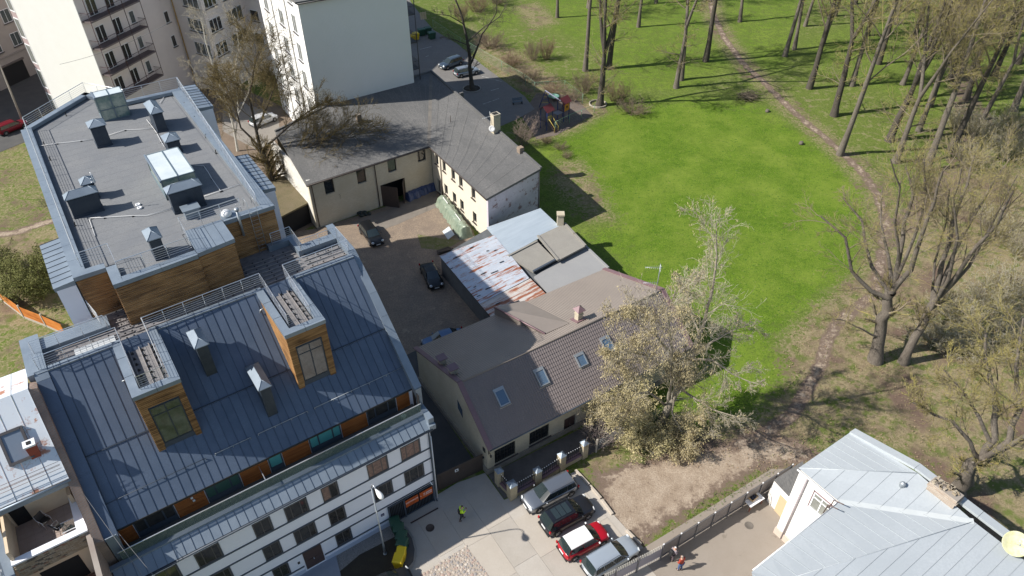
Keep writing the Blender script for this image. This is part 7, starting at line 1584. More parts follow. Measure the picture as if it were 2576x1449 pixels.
        g = MB(); g.lathe([(0, -.05), (.12, -.04), (.15, 0), (.12, .04), (0, .05)], (0, 0, 0), 10); o = g.build('headlight', lampw, t); o.location = (h-.16, s*(w-.24), zb-.17); o.scale = (1.1, 1.25, 1.1); o.rotation_euler = (0, radians(70), s*radians(18))
        g = MB(); g.box(-h+.03, -h+.17, s*(w-.09)-.09, s*(w-.09)+.075, zb-.22, zb+.02); g.build('taillight', lampr, t, bevel=.03)
        for x in (h-L*.185, -h+L*.18):
            a_ = MB(); prof = [(wheel+.065, 0), (wheel+.065, .02)]; a_.add([(x+(wheel+.06)*cos(2*pi*j/20), s*(w*.995+.004), wheel+.02+(wheel+.06)*sin(2*pi*j/20)) for j in range(20)], [tuple(range(20)) if s < 0 else tuple(range(19, -1, -1))]); a_.build('wheel_arch', trimb, t)
            rot = Matrix.Rotation(pi/2*s, 3, 'X').inverted() if False else Matrix.Rotation(-pi/2*s, 3, 'X'); wc = Vector((x, s*(w-.17), wheel))
            g = MB(); g.lathe([(wheel*.62, .19), (wheel*.93, .2), (wheel, .17), (wheel, .03), (wheel*.93, 0), (wheel*.5, 0)], wc, 20, mat=rot); tyo = g.build('wheel', tyrem, t)
            g = MB(); g.lathe([(0, .195), (.05, .20), (.05, .17), (wheel*.66, .15), (wheel*.68, .195), (wheel*.63, .2)], wc, 20, mat=rot, mi=1)
            for k in range(5): an = 2*pi*k/5; c = wc+rot @ Vector((cos(an)*wheel*.34, sin(an)*wheel*.34, .19)); g.obox(c, rot @ Vector((cos(an)*wheel*.32, sin(an)*wheel*.32, 0)), rot @ Vector((-sin(an)*.035, cos(an)*.035, 0)), rot @ Vector((0, 0, .012)))
            g.build('rim', [rimm, trimb], tyo)
    g = MB(); g.box(h-.075, h-.02, -.42, .42, zb-.36, zb-.20); g.build('grille', trimb, t, bevel=.02); g = MB(); g.box(h-.05, h-.0, -.26, .26, .34, .45); g.build('number_plate', platem, t)
    g = MB(); g.box(-h-.02, -h+.04, -.26, .26, zb-.30, zb-.19); g.build('number_plate', platem, t)
    g = MB(); g.box(h-.2, h-.01, -w*.82, w*.82, z0+.03, z0+.14); g.box(-h-.005, -h+.2, -w*.84, w*.84, z0+.05, z0+.2); g.build('bumper_trim', trimb, t)
    g = MB(); g.tube([(xw0+.02, -.55, zb+.07), (xw0-.1, -.05, zb+.13)], .012, 4); g.tube([(xw0+.02, .05, zb+.07), (xw0-.1, .55, zb+.13)], .012, 4); g.build('wiper', trimb, t)
    for sx in (1, -1):
        g = MB(); ya = w*1.003; g.box(-.05-.45*sx-.004, -.05-.45*sx+.004, -ya, ya, z0+.16, zb-.04) if False else None
    return t
def heading(p, q_, z=.8):
    a, b = at(*p, z), at(*q_, z); return atan2(b.y-a.y, b.x-a.x)
def carat(u, v, z=.75): p = at(u, v, z); return (p.x, p.y, .025)
C_ = lambda x, y: (1223.6+x*.2222, 1127+y*.2222)
hd = radians(30.3)
GP_ = 'cars parked in the row of bays'
make_car('parked_car', 'silver-grey estate car nosed out of the bay beside the brick-pillared fence', 'car', carat(1383, 1235), hd+pi, 4.77, 1.82, 1.48, 'wagon', paint('silver_grey_paint', (.30, .32, .35), .75), rails=True, group=GP_)
make_car('parked_car', 'black compact off-roader with glass roof panels, second car from the pillared fence', 'car', carat(1427, 1292), hd, 4.5, 1.84, 1.66, 'suv', paint('black_blue_paint', (.012, .014, .02), 0), rails=True, wheel=.36, sunroof=True, group=GP_)
make_car('parked_car', 'small red hatchback with a white roof in the row of bays', 'car', carat(1468, 1356), hd-.02, 4.05, 1.76, 1.50, 'hatch', paint('red_paint', (.42, .008, .022), .15), paint('white_roof_paint', (.8, .8, .8), 0), group=GP_)
make_car('parked_car', 'pale silver estate car in the last bay beside the picket fence', 'car', carat(1537, 1398), hd+.02, 4.65, 1.80, 1.50, 'wagon', paint('pale_silver_paint', (.50, .56, .62), .5), rails=True, group=GP_)
blk = paint('black_paint', (.009, .01, .012), 0)
make_car('parked_car', 'black estate car parked across the middle of the dirt courtyard', 'car', carat(933, 585), heading((905, 548), (957, 615)), 4.6, 1.74, 1.43, 'wagon', blk)
make_car('parked_car', 'black saloon with curved roof parked beside the rusty metal shed', 'car', carat(1085, 688), heading((1068, 655), (1103, 728)), 4.5, 1.76, 1.38, 'sedan', blk)
make_car('parked_car', 'slate-blue saloon half hidden behind the low brown roof', 'car', carat(1117, 851), heading((1065, 868), (1165, 838))+pi, 4.6, 1.78, 1.44, 'sedan', paint('slate_blue_paint', (.10, .16, .27), .5))
make_car('parked_car', 'dark blue-grey estate car under the forked tree in the parking area', 'car', carat(1134, 156), heading((1165, 146), (1104, 168)), 4.75, 1.82, 1.5, 'wagon', paint('petrol_grey_paint', (.09, .125, .17), .6), rails=True)
make_car('parked_car', 'light silver estate car with dark rear window next to the tree pit', 'car', carat(1174, 177), heading((1142, 186), (1207, 172)), 4.6, 1.8, 1.5, 'wagon', paint('light_silver_paint', (.36, .40, .45), .6), rails=True)
make_car('parked_car', 'dark red car parked at the kerb of the side street at the left edge', 'car', carat(28, 316), heading((-10, 330), (66, 300)), 4.5, 1.78, 1.5, 'hatch', paint('wine_red_paint', (.20, .008, .02), .3))
make_car('parked_car', 'white car glimpsed through the twigs beside the tall apartment block', 'car', carat(662, 298), heading((625, 315), (700, 285)), 4.4, 1.78, 1.5, 'hatch', paint('white_paint', (.5, .51, .53), .1))
0 and make_car('parked_car', 'silver car behind the twigs near the white block corner', 'car', carat(655, 318), heading((618, 335), (693, 305)), 4.4, 1.78, 1.5, 'hatch', paint('mid_silver_paint', (.45, .47, .5), .4))
make_car('parked_car', 'black car roof just entering the photo at the bottom edge', 'car', carat(966, 1476), radians(28), 4.4, 1.78, 1.5, 'hatch', blk)
# ============================================================ street furniture, fences, bins, people
def textmesh(body, size, m, parent, loc, rot, name='lettering', align='CENTER', bold=False):
    c = bpy.data.curves.new('t', 'FONT'); c.body = body; c.size = size; c.align_x = align; c.align_y = 'CENTER'; c.extrude = .002; c.offset = .004 if bold else 0
    o = bpy.data.objects.new('t', c); COL.objects.link(o); bpy.context.view_layer.update()
    me = bpy.data.meshes.new_from_object(o.evaluated_get(bpy.context.evaluated_depsgraph_get())); bpy.data.objects.remove(o); me.materials.clear(); me.materials.append(m)
    t = bpy.data.objects.new(name, me); COL.objects.link(t); t.parent = parent; t.location = loc; t.rotation_euler = rot; return t
# street gate of the white building, with orange boards
wallrec = MB(); wallrec.box(-3.9, -.15, -.012, -.004, .0, 2.3); wallrec.build('gateway_void', dark, MT)
gf = MB()
for a in (-3.88, -2.6, -.16): gf.box(a-.05, a+.05, -.12, -.02, 0, 2.28)
gf.box(-3.88, -.16, -.1, -.03, 2.2, 2.28); gf.box(-3.88, -.16, -.1, -.03, .12, .2)
gate = gf.build('street_gate', trim_d, MT)
for k in range(30):
    a = -3.8+.125*k
    b_ = MB(); b_.box(a-.01, a+.01, -.085, -.055, .2, 2.2); b_.build('gate_bar', trim_d, gate)
org = mat('orange_board', (.55, .10, .012), .5, noise=(6, .4, (.48, .085, .01)))
for a0, a1 in ((-2.53, -1.47), (-1.33, -.25)):
    b_ = MB(); b_.box(a0, a1, -.15, -.13, 1.22, 2.04); s_ = b_.build('sign_board', org, gate); cx_ = (a0+a1)/2
    r_ = (pi/2, 0, 0)
    if a0 < -2:
        textmesh('PARDODAM', .15, black, s_, (cx_, -.153, 1.88), r_); textmesh('DZIVOKLUS', .19, pvc, s_, (cx_, -.153, 1.68), r_, bold=True); textmesh('2, 3 ISTABU', .11, black, s_, (cx_, -.153, 1.48), r_); textmesh('DZIVOKLI', .11, black, s_, (cx_, -.153, 1.35), r_)
    else:
        textmesh('20 328888', .17, pvc, s_, (cx_+.12, -.153, 1.72), r_, bold=True); textmesh('67 333339', .17, pvc, s_, (cx_+.12, -.153, 1.52), r_, bold=True)
        b2 = MB(); b2.tube([(cx_-.46, -.155, 1.68), (cx_-.48, -.155, 1.62), (cx_-.44, -.155, 1.55)], .018, 5); b2.build('phone_symbol', pvc, s_)
textmesh('4', .2, pvc, hp, (-4.375, -.053, 1.74), (pi/2, 0, 0))
cm = MB(); cm.tube([(-.35, -.02, 2.7), (-.35, -.2, 2.66)], .02, 5); cm.tube([(-.35, -.15, 2.66), (-.3, -.4, 2.58)], .05, 8); cm.build('security_camera', pvc, MT)
# brown sliding gate between the two buildings
gA, gB = at(1103, 1234, 0), at(1215, 1181, 0); d = gB-gA; gl = d.length; ang = atan2(d.y, d.x)
BG = thing('yard_gate', 'brown solid steel gate closing the alley between white building and brick house', 'gate', gA, ang); n = 12
for k in range(n):
    b_ = MB(); b_.box(gl*k/n+.004, gl*(k+1)/n-.004, -.03, .03, .08, 1.95); b_.build('gate_panel', gm3, BG)
b_ = MB(); b_.box(0, gl, -.04, .04, 1.95, 2.0); b_.box(0, gl, -.035, .035, .03, .08); b_.build('gate_rail', gm3, BG)
b_ = MB(); b_.box(gl*.38, gl*.38+.3, -.05, -.035, 1.35, 1.65); s_ = b_.build('gate_sign', pvc, BG); b_ = MB(); b_.lathe([(.08, 0), (.08, .004), (0, .004)], (gl*.38+.15, -.052, 1.5), 14, mat=Matrix.Rotation(pi/2, 3, 'X')); b_.build('sign_symbol', dark, s_)
# lamp
LPB = at(969, 1393, 0); LP = thing('street_lamp', 'tall galvanised street lamp with a curved arm and pale teardrop head in the planting bed', 'street lamp', LPB)
hd_ = at(950, 1239, 8.35)-LPB; top = Vector((0, 0, 7.9))
b_ = MB(); b_.tube([(0, 0, 0), (0, 0, .1)], .14, 12); b_.tube([(0, 0, 0), (0, 0, 1.2), (0, 0, 1.25), (0, 0, 8.0)], [.085, .08, .06, .045], 10); b_.build('pole', steel_g, LP)
dh = Vector((hd_.x, hd_.y, 0)); e_ = dh.normalized()
b_ = MB(); b_.tube([(0, 0, 7.95), Vector((0, 0, 8.4))+e_*.06, Vector((0, 0, 8.62))+e_*.22, Vector((0, 0, 8.62))+e_*.42, Vector((0, 0, 8.45))+dh*1.0], [.04, .035, .032, .03, .03], 8); b_.build('arm', steel, LP)
b_ = MB(); rot = (e_*.95+Vector((0, 0, -.30))).to_track_quat('Z', 'Y').to_matrix()
b_.lathe([(.03, -.15), (.07, 0), (.15, .2), (.19, .42), (.17, .6), (.08, .72), (0, .74)], Vector((0, 0, 8.48))+dh*.85, 14, mat=rot); b_.build('lamp_head', mat('lamp_head_white', (.8, .8, .78), .3), LP)
# concrete mast at the left street
P0 = at(60, 312, 0); t = thing('street_mast', 'leaning tall concrete mast beside the dark red car at the left edge', 'mast', P0); b_ = MB(); b_.tube([(0, 0, 0), (.1, .6, 9.5)], [.16, .09], 10); b_.build('pole', mat('mast_concrete', (.42, .37, .31), .9), t)
# wheelie bins
def binthing(u, v, z, w, dp, h, rz, mbody, label, open_=False, group=None, cat='bin', four=False):
    p = at(u, v, z); t = thing('wheelie_bin', label, cat, (p.x, p.y, .03), rz, group)
    b_ = MB(); b_.add([(sx*w*.40*k, sy*dp*.40*k, zz) for k, zz in ((1, .06), (1.22, h*.9)) for sx, sy in ((-1, -1), (1, -1), (1, 1), (-1, 1))], [(3,2,1,0), (4,5,6,7), (0,1,5,4), (1,2,6,5), (2,3,7,6), (3,0,4,7)])
    b_.box(-w*.52, w*.52, -dp*.52, dp*.52, h*.86, h*.92); b_.build('bin_body', mbody, t)
    b_ = MB(); b_.add([(-w*.52, -dp*.53, h*.925), (w*.52, -dp*.53, h*.925), (w*.52, dp*.53, h*.925), (-w*.52, dp*.53, h*.925), (-w*.42, -dp*.42, h), (w*.42, -dp*.42, h), (w*.42, dp*.45, h*1.02), (-w*.42, dp*.45, h*1.02)], [(4,5,6,7), (0,1,5,4), (1,2,6,5), (2,3,7,6), (3,0,4,7)]); b_.box(-w*.35, w*.35, dp*.53, dp*.60, h*.93, h*.98); b_.build('bin_lid', mbody, t)
    for sx in (-1, 1): b_ = MB(); b_.tube([(sx*w*.4-.03, dp*.42, .1), (sx*w*.4+.03, dp*.42, .1)], .1, 12); b_.build('wheel', tyrem, t)
    return t
gbin = mat('green_bin', (.022, .075, .045), .5); ybin = mat('yellow_bin', (.75, .52, .012), .45)
G_ = 'bins by the street kerb'
for (u, v, rz, lb) in ((993, 1311, .35, 'green wheelie bin nearest the barred street gate'), (1002, 1326, .15, 'second green wheelie bin of the curved row'), (1009, 1345, -.1, 'third green wheelie bin of the curved row'), (1011, 1362, -.2, 'green wheelie bin next to the yellow ones')):
    binthing(u, v, 1.05, .78, .72, 1.1, rz, gbin, lb, group=G_)
binthing(1008, 1386, 1.05, .66, .72, 1.08, -.1, ybin, 'bright yellow wheelie bin touching the green row', group=G_); binthing(1001, 1403, 1.05, .68, .74, 1.08, -.15, ybin, 'nearest bright yellow wheelie bin at the kerb end', group=G_)
for (u, v, m_, lb) in ((1060, 76, gbin, 'dark green bin with white label beside the propped pallet'), (1086, 84, gbin, 'open overfilled green bin at the parking area'), (1076, 72, gbin, 'green bin behind the overfilled one'), (1036, 92, ybin, 'yellow bin behind the dark balconies'), (1046, 86, ybin, 'second yellow bin next to the tall block wall')):
    b = binthing(u, v, 1.0, 1.3 if m_ is gbin else 1.0, 1.0, 1.25, .5, m_, lb, group='bins at the parking area')
PT_ = thing('wooden_pallet', 'pale wooden pallet propped upright behind the green bins', 'pallet', at(1066, 66, 0)+Vector((0, .6, 0)), .4)
for k in range(6): b_ = MB(); b_.obox((0, .12*k*.3, 1.2+.22*k), (.6, 0, 0), (0, .012, 0), (0, .02, .07)); b_.build('slat', mat('pallet_wood', (.52, .40, .26), .8), PT_)
for x in (-.5, 0, .5): b_ = MB(); b_.obox((x, .12, 1.75), (.05, 0, 0), (0, .04, 0), (0, .12, .68)); b_.build('stringer', bpy.data.materials['pallet_wood'], PT_)
# brick pillared fence
pil = [at(u, v, 0) for u, v in ((1256, 1217), (1288, 1251), (1351, 1216), (1411, 1178), (1467, 1148))]
PF = thing('pillar_fence', 'fence of pale brick pillars with zinc caps, iron bars tipped white and plum coping', 'fence', pil[0])
pb_ = brick_mat('pale_pillar_brick', (.56, .48, .33), (.47, .39, .26), (.36, .32, .26), stain=(.40, .33, .2), bw=.25, bh=.075)
for i, p in enumerate(pil):
    q = p-pil[0]; w_ = .26 if i != 1 else .30; b_ = MB(); ax, ay = FP.a*w_, FP.b*w_; H_ = 1.75; b_.obox(q+Vector((0, 0, H_/2)), ax, ay, (0, 0, H_/2)); o_ = b_.build('pillar', pb_, PF)
    b_ = MB(); V = [q+ax*1.15*sx+ay*1.15*sy+Vector((0, 0, H_)) for sx, sy in ((-1, -1), (1, -1), (1, 1), (-1, 1))]+[q+Vector((0, 0, H_+.27))]; b_.add(V, [(0,1,4), (1,2,4), (2,3,4), (3,0,4), (3,2,1,0)]); b_.build('pillar_cap', zinc, o_)
for i in range(len(pil)-1):
    a_, b2 = pil[i]-pil[0], pil[i+1]-pil[0]; d = b2-a_; L_ = d.length; dn = d.normalized(); nn = Vector((-dn.y, dn.x, 0)); c = (a_+b2)/2
    b_ = MB(); b_.obox(c+Vector((0, 0, .24)), dn*(L_/2-.28), nn*.17, (0, 0, .24)); o_ = b_.build('low_wall', pb_, PF); b_ = MB(); b_.obox(c+Vector((0, 0, .51)), dn*(L_/2-.28), nn*.21, (0, 0, .03)); b_.build('coping', plum, o_)
    b_ = MB()
    for zz in (.62, 1.3): b_.obox(c+Vector((0, 0, zz)), dn*(L_/2-.28), nn*.015, (0, 0, .02))
    o_ = b_.build('fence_rail', black, PF); k = int((L_-.56)/.19)
    for j in range(k+1):
        p = a_+dn*(.28+(L_-.56)*j/k); b_ = MB(); b_.obox(p+Vector((0, 0, 1.0)), dn*.012, nn*.012, (0, 0, .45)); b_.lathe([(0, 0), (.035, .02), (.035, .06), (0, .09)], p+Vector((0, 0, 1.45)), 6, mi=1); b_.build('fence_bar', [black, pvc], PF)
# old concrete posts and pale board fence continuing
PC = thing('wire_fence', 'old concrete posts with sagging wire mesh continuing the pillared fence under the bush', 'fence', at(1499, 1137, 0))
pts = [at(u, v, 0) for u, v in ((1499, 1137), (1556, 1108), (1612, 1078), (1670, 1045))]
for p in pts: b_ = MB(); b_.obox(p-pts[0]+Vector((0, 0, .8)), (.07, 0, 0), (0, .07, 0), (0, 0, .8)); b_.build('post', mat('post_concrete', (.42, .38, .32), .9), PC)
b_ = MB()
for p, q in zip(pts[:-1], pts[1:]):
    for k in range(6): b_.tube([p-pts[0]+Vector((0, 0, .3+.22*k)), (p+q)/2-pts[0]+Vector((0, 0, .24+.22*k)), q-pts[0]+Vector((0, 0, .3+.22*k))], .012, 4)
b_.build('wire', steel_g, PC)
# grey corrugated metal fence
fa, fb = at(*Q(2000, 1688)(1485, 1275), 0), at(*Q(2000, 1688)(2560, 600), 0); d = fb-fa; fe = fb+d.normalized()*2.2; L_ = (fe-fa).length; dn = d.normalized(); nn = Vector((-dn.y, dn.x, 0))
MF = thing('metal_fence', 'long grey corrugated metal fence with posts between the dirt lot and the yard', 'fence', fa)
mfm = mat('grey_profiled_steel', (.27, .245, .235), .6, .2, noise=(.6, .6, (.31, .285, .27)), stain=(2, .74, (.20, .18, .17)))
npan = 15
for k in range(npan):
    m_ = MB(); n_ = 14; vs = []
    for i in range(n_+1):
        s = L_*(k+i/n_)/npan; o2 = nn*(.02 if i % 2 else -.01); p = dn*s+o2; vs += [tuple(p+Vector((0, 0, .08))), tuple(p+Vector((0, 0, 1.93+.015*(k % 2))))]
    m_.add(vs, [(2*i, 2*i+2, 2*i+3, 2*i+1) for i in range(n_)]); m_.build('panel', mfm, MF)
pm_ = mat('fence_post_grey', (.16, .155, .16), .6)
for k in range(9): p = dn*(L_*k/8); m_ = MB(); m_.obox(p-nn*.06+Vector((0, 0, 1.0)), dn*.04, nn*.03, (0, 0, 1.0)); m_.obox(p-nn*.06+Vector((0, 0, 2.03)), dn*.05, nn*.04, (0, 0, .03), 1); m_.build('post', [pm_, pvc], MF)
m_ = MB(); m_.obox(dn*(L_/2)-nn*.04+Vector((0, 0, 1.88)), dn*(L_/2), nn*.02, (0, 0, .03)); m_.obox(dn*(L_/2)-nn*.04+Vector((0, 0, .35)), dn*(L_/2), nn*.02, (0, 0, .03)); m_.build('rail', pm_, MF)
# white picket fence nearer the camera
pa_ = fa; pe = at(*Q(2000, 1688)(900, 1580), 0); d2 = pe-pa_; L2 = d2.length; e2 = d2.normalized(); n2 = Vector((-e2.y, e2.x, 0))
PK = thing('picket_fence', 'white pointed picket fence with grey lower panels beside the last silver car', 'fence', pa_); wpk = mat('old_white_paint', (.62, .60, .56), .8, noise=(8, .7, (.5, .48, .44)))
k = 0; s = .05
while s < L2:
    m_ = MB(); p = e2*s; m_.add([p+e2*x+n2*y+Vector((0, 0, z)) for y in (-.012, .012) for x, z in ((-.035, .1), (.035, .1), (.035, 1.85), (0, 1.95), (-.035, 1.85))], [(0,1,2,3,4), (9,8,7,6,5), (0,5,6,1), (1,6,7,2), (2,7,8,3), (3,8,9,4), (4,9,5,0)]); m_.build('picket', wpk, PK); s += .155
m_ = MB(); m_.obox(e2*(L2/2)+n2*.04+Vector((0, 0, .95)), e2*(L2/2), n2*.012, (0, 0, .50)); m_.build('grey_panel', mat('lilac_grey_panel', (.30, .28, .32), .7), PK)
for s in (0, L2*.42, L2*.8): m_ = MB(); m_.obox(e2*s+n2*.06+Vector((0, 0, 1.0)), e2*.05, n2*.05, (0, 0, 1.0)); m_.build('post', pm_, PK)
# orange board fence at the left
OF = [at(u, v, 0) for u, v in ((-20, 740), (10, 760), (62, 800), (118, 822), (168, 845))]
OFT = thing('board_fence', 'weathered orange board fence with concrete posts at the left edge', 'fence', OF[0]); ob = wood_mat('orange_boards', [(.35, .10, .02), (.50, .17, .035), (.60, .24, .06)])
for p, q in zip(OF[:-1], OF[1:]):
    d = q-p; L_ = d.length; u_ = d.normalized(); v_ = Vector((-u_.y, u_.x, 0))
    for j in range(8): m_ = MB(); m_.obox(p-OF[0]+u_*(L_/2)+Vector((0, 0, .35+.155*j)), u_*(L_/2-.06), v_*.015, (0, 0, .07)); m_.build('board', ob, OFT)
    m_ = MB(); m_.obox(p-OF[0]+Vector((0, 0, .85)), u_*.07, v_*.07, (0, 0, .85)); m_.build('post', bpy.data.materials['post_concrete'], OFT)
    m_ = MB(); m_.obox(p-OF[0]+u_*(L_/2)+Vector((0, 0, .14)), u_*(L_/2), v_*.04, (0, 0, .14)); m_.build('plinth_slab', bpy.data.materials['post_concrete'], OFT)
# tree pit ring, playground, benches
c = at(1187, 224, 0); TP = thing('tree_pit', 'round stone-edged tree pit in the parking area paving', 'tree pit', c)
m_ = MB(); m_.lathe([(1.35, 0), (1.35, .03), (0, .031)], (0, 0, .01), 24); m_.build('soil', bpy.data.materials['dark_soil'], TP)
for k in range(24): a = 2*pi*k/24; m_ = MB(); m_.obox((cos(a)*1.4, sin(a)*1.4, .09), (-sin(a)*.17, cos(a)*.17, 0), (cos(a)*.05, sin(a)*.05, 0), (0, 0, .09)); m_.build('kerbstone', ker, TP)
c = at(1504, 263, 0); TP = thing('tree_pit', 'brick edging ring round the stout multi-stemmed tree by the playground', 'tree pit', c)
for k in range(20): a = 2*pi*k/20; m_ = MB(); m_.obox((cos(a)*1.3, sin(a)*1.3, .12), (-sin(a)*.19, cos(a)*.19, 0), (cos(a)*.06, sin(a)*.06, 0), (0, 0, .12)); m_.build('kerbstone', bpy.data.materials['post_concrete'], TP)
lm2 = mat('parking_line', (.42, .42, .40), .8, stain=(3, .5, (.25, .25, .24)))
for (u0, v0, u1, v1) in ((1057, 124, 1085, 117), (1070, 143, 1078, 140), (1213, 192, 1262, 205), (1215, 262, 1255, 248), (1235, 228, 1255, 222)):
    p, q = at(u0, v0, .03), at(u1, v1, .03); d = q-p; m_ = MB(); m_.obox((p+q)/2, d/2, Vector((-d.y, d.x, 0)).normalized()*.06, (0, 0, .003)); m_.build('painted_line', lm2, bpy.data.objects['parking_lot'])
sheet('play_sand', [(1310, 290), (1350, 235), (1440, 240), (1490, 290), (1400, 340), (1350, 350)], mat('play_soil', (.12, .095, .08), .95, noise=(1, .7, (.16, .13, .11))), .016)
blu = mat('blue_paint_wood', (.03, .05, .16), .6); mar = mat('maroon_roof', (.16, .03, .035), .6, noise=(4, .5, (.12, .025, .03))); yw = mat('yellow_rail', (.55, .42, .08), .6); oran = mat('orange_panel', (.55, .22, .03), .6)
PG0 = at(1374, 322, 0); PGT = thing('playground_tower', 'blue and yellow climbing frame with two maroon roofed towers, steps and swing beam', 'climbing frame', PG0)
q1 = at(1416, 300, 0)-PG0; ax = q1.normalized(); ay = Vector((-ax.y, ax.x, 0))
for c0, hz in ((Vector((0, 0, 0)), 1.3), (q1, 1.6)):
    for sx in (-1, 1):
        for sy in (-1, 1): m_ = MB(); m_.obox(c0+ax*.6*sx+ay*.6*sy+Vector((0, 0, 1.5)), ax*.05, ay*.05, (0, 0, 1.5)); m_.build('post', blu, PGT)
    m_ = MB(); m_.obox(c0+Vector((0, 0, hz)), ax*.62, ay*.62, (0, 0, .04)); m_.build('platform', brn, PGT)
    for s in (-1, 1):
        for j in range(5):
            t0, t1 = j/5, (j+1)/5; p_ = lambda t, e: c0+ax*e*.85+ay*s*.85*t+Vector((0, 0, 3.6-.75*t)); m_ = MB(); m_.slab([p_(t0, -1), p_(t0, 1), p_(t1, 1), p_(t1, -1)], .03); m_.build('roof_board', mar, PGT)
m_ = MB(); m_.obox(q1+ax*.63-ay*0+Vector((0, 0, 2.1)), ay*.6, ax*.02, (0, 0, .5)); m_.obox(q1-ay*.63+Vector((0, 0, 2.1)), ax*.6, ay*.02, (0, 0, .5)); m_.build('panel', oran, PGT)
m_ = MB(); m_.obox(q1-ay*.66+Vector((0, 0, 2.2)), ax*.14, ay*.005, (0, 0, .16)); m_.build('window_opening', dark, PGT)
m_ = MB(); m_.obox(q1-ax*1.2+Vector((0, 0, 1.5)), ax*.7, ay*.5, (0, 0, .03)); m_.build('rope_bridge', mat('net_grey', (.2, .2, .22), .8), PGT)
for j in range(6): m_ = MB(); m_.obox(-ay*(.8+.2*j)+Vector((0, 0, 1.2-.2*j)), ax*.4, ay*.11, (0, 0, .02)); m_.build('step', brn, PGT)
for s in (-1, 1): m_ = MB(); m_.tube([-ay*.6+ax*.42*s+Vector((0, 0, 2.0)), -ay*1.9+ax*.42*s+Vector((0, 0, .8)), -ay*1.9+ax*.42*s], .04, 5); m_.build('handrail', yw, PGT)
for j in range(5): m_ = MB(); m_.obox(-ay*.62+ax*(-.5+.2*j)+Vector((0, 0, 1.75)), ax*.03, ay*.02, (0, 0, .4)); m_.build('baluster', yw, PGT)
e0 = q1+Vector((0, 0, 2.6)); e1 = at(1372, 228, 2.6)-PG0; m_ = MB(); m_.tube([e0, e1], .09, 8); m_.build('swing_beam', mat('pale_beam', (.30, .30, .40), .6), PGT)
for s in (-1, 1): m_ = MB(); m_.tube([e1+Vector((0, 0, 0)), Vector((e1.x+s*.9, e1.y-.3, 0))], .06, 6); m_.build('swing_leg', blu, PGT)
for j in range(5): m_ = MB(); z = .4+.42*j; k = (2.6-z)/2.6*.9; m_.tube([Vector((e1.x-k, e1.y-.3*(2.6-z)/2.6, z)), Vector((e1.x+k, e1.y-.3*(2.6-z)/2.6, z))], .03, 5); m_.build('rung', yw if j % 2 else blu, PGT)
c0 = at(1302, 262, 0); BN = thing('park_bench', 'dark blue-grey bench behind the small pinkish sapling', 'bench', c0, .35); bm_ = mat('bench_slate', (.10, .14, .18), .6)
for j in range(3): m_ = MB(); m_.box(-.8, .8, -.2+.14*j, -.08+.14*j, .42, .46); m_.build('seat_slat', bm_, BN)
for j in range(3): m_ = MB(); m_.box(-.8, .8, .24, .27, .55+.15*j, .66+.15*j); m_.build('back_slat', bm_, BN)
for s in (-1, 1): m_ = MB(); m_.box(s*.7-.03, s*.7+.03, -.2, .26, 0, .42); m_.build('leg', black, BN)
tr_ = thing('trampoline', 'small round green-edged trampoline among the playground gear', 'trampoline', at(1394, 262, 0)+Vector((0, 1.6, 0))); m_ = MB(); m_.lathe([(.9, 0), (.9, .06), (.7, .06), (.7, .03), (0, .03)], (0, 0, .6), 20); m_.build('mat', mat('trampoline_green', (.10, .22, .18), .6), tr_); m_ = MB()
for k in range(4): a = k*pi/2; m_.tube([(cos(a)*.8, sin(a)*.8, 0), (cos(a)*.8, sin(a)*.8, .6)], .03, 5)
m_.build('frame', black, tr_)
# green mesh fence around the play area
GF_ = [at(u, v, 0) for u, v in ((1396, 330), (1432, 312), (1462, 300), (1494, 287))]; GFT = thing('mesh_fence', 'low green mesh fence in front of the playground', 'fence', GF_[0]); gfm = mat('green_wire', (.20, .33, .22), .6)
for p in GF_: m_ = MB(); m_.tube([p-GF_[0], p-GF_[0]+Vector((0, 0, 1.5))], .04, 6); m_.build('post', gfm, GFT)
m_ = MB(); m_.tube([p-GF_[0]+Vector((0, 0, 1.48)) for p in GF_], .035, 5)
for k in range(5): m_.tube([p-GF_[0]+Vector((0, 0, .2+.25*k)) for p in GF_], .008, 3)
m_.build('mesh', gfm, GFT)
GF2 = [at(u, v, 0) for u, v in ((1090, 72), (1160, 118), (1262, 178), (1322, 214), (1345, 232), (1420, 228), (1465, 262))]; GFT2 = thing('mesh_fence', 'tall green mesh fence along the edge of the parking area', 'fence', GF2[0])
for p in GF2: m_ = MB(); m_.tube([p-GF2[0], p-GF2[0]+Vector((0, 0, 1.7))], .035, 6); m_.build('post', gfm, GFT2)
m_ = MB()
for k in range(7): m_.tube([p-GF2[0]+Vector((0, 0, .15+.25*k)) for p in GF2], .012 if k < 6 else .025, 3)
m_.build('mesh', gfm, GFT2)
# tarpaulin covered heaps
def crumple(name, label, cat, loc, rz, L_, W_, H_, m, seed, arch=.25):
    t = thing(name, label, cat, loc, rz); rg = random.Random(seed); nx_, ny_ = 34, 14; vs = []
    for i in range(nx_+1):
        for j in range(ny_+1):
            x = L_*(i/nx_-.5); s = j/ny_*2-1; pr = abs(s); y = W_/2*(s*1.15 if pr > .55 else s); z = H_*(1-arch*pr) if pr < .55 else H_*max(0, (1-arch*.55)*(1-(pr-.55)/.45)); e = min(1, (1-abs(2*i/nx_-1))*9)
            z *= e; fold = .05*sin(x*5+3*s)+.04*sin(x*11+seed); vs.append((x, y+fold*(1.2 if pr > .5 else .2)+rg.gauss(0, .015), max(.02, z+rg.gauss(0, .02)*e+fold*.4*e)))
    W2_ = ny_+1; m_ = MB(); m_.add(vs, [(i*W2_+j, (i+1)*W2_+j, (i+1)*W2_+j+1, i*W2_+j+1) for i in range(nx_) for j in range(ny_)], 0, False); m_.build('tarpaulin', m, t); return t
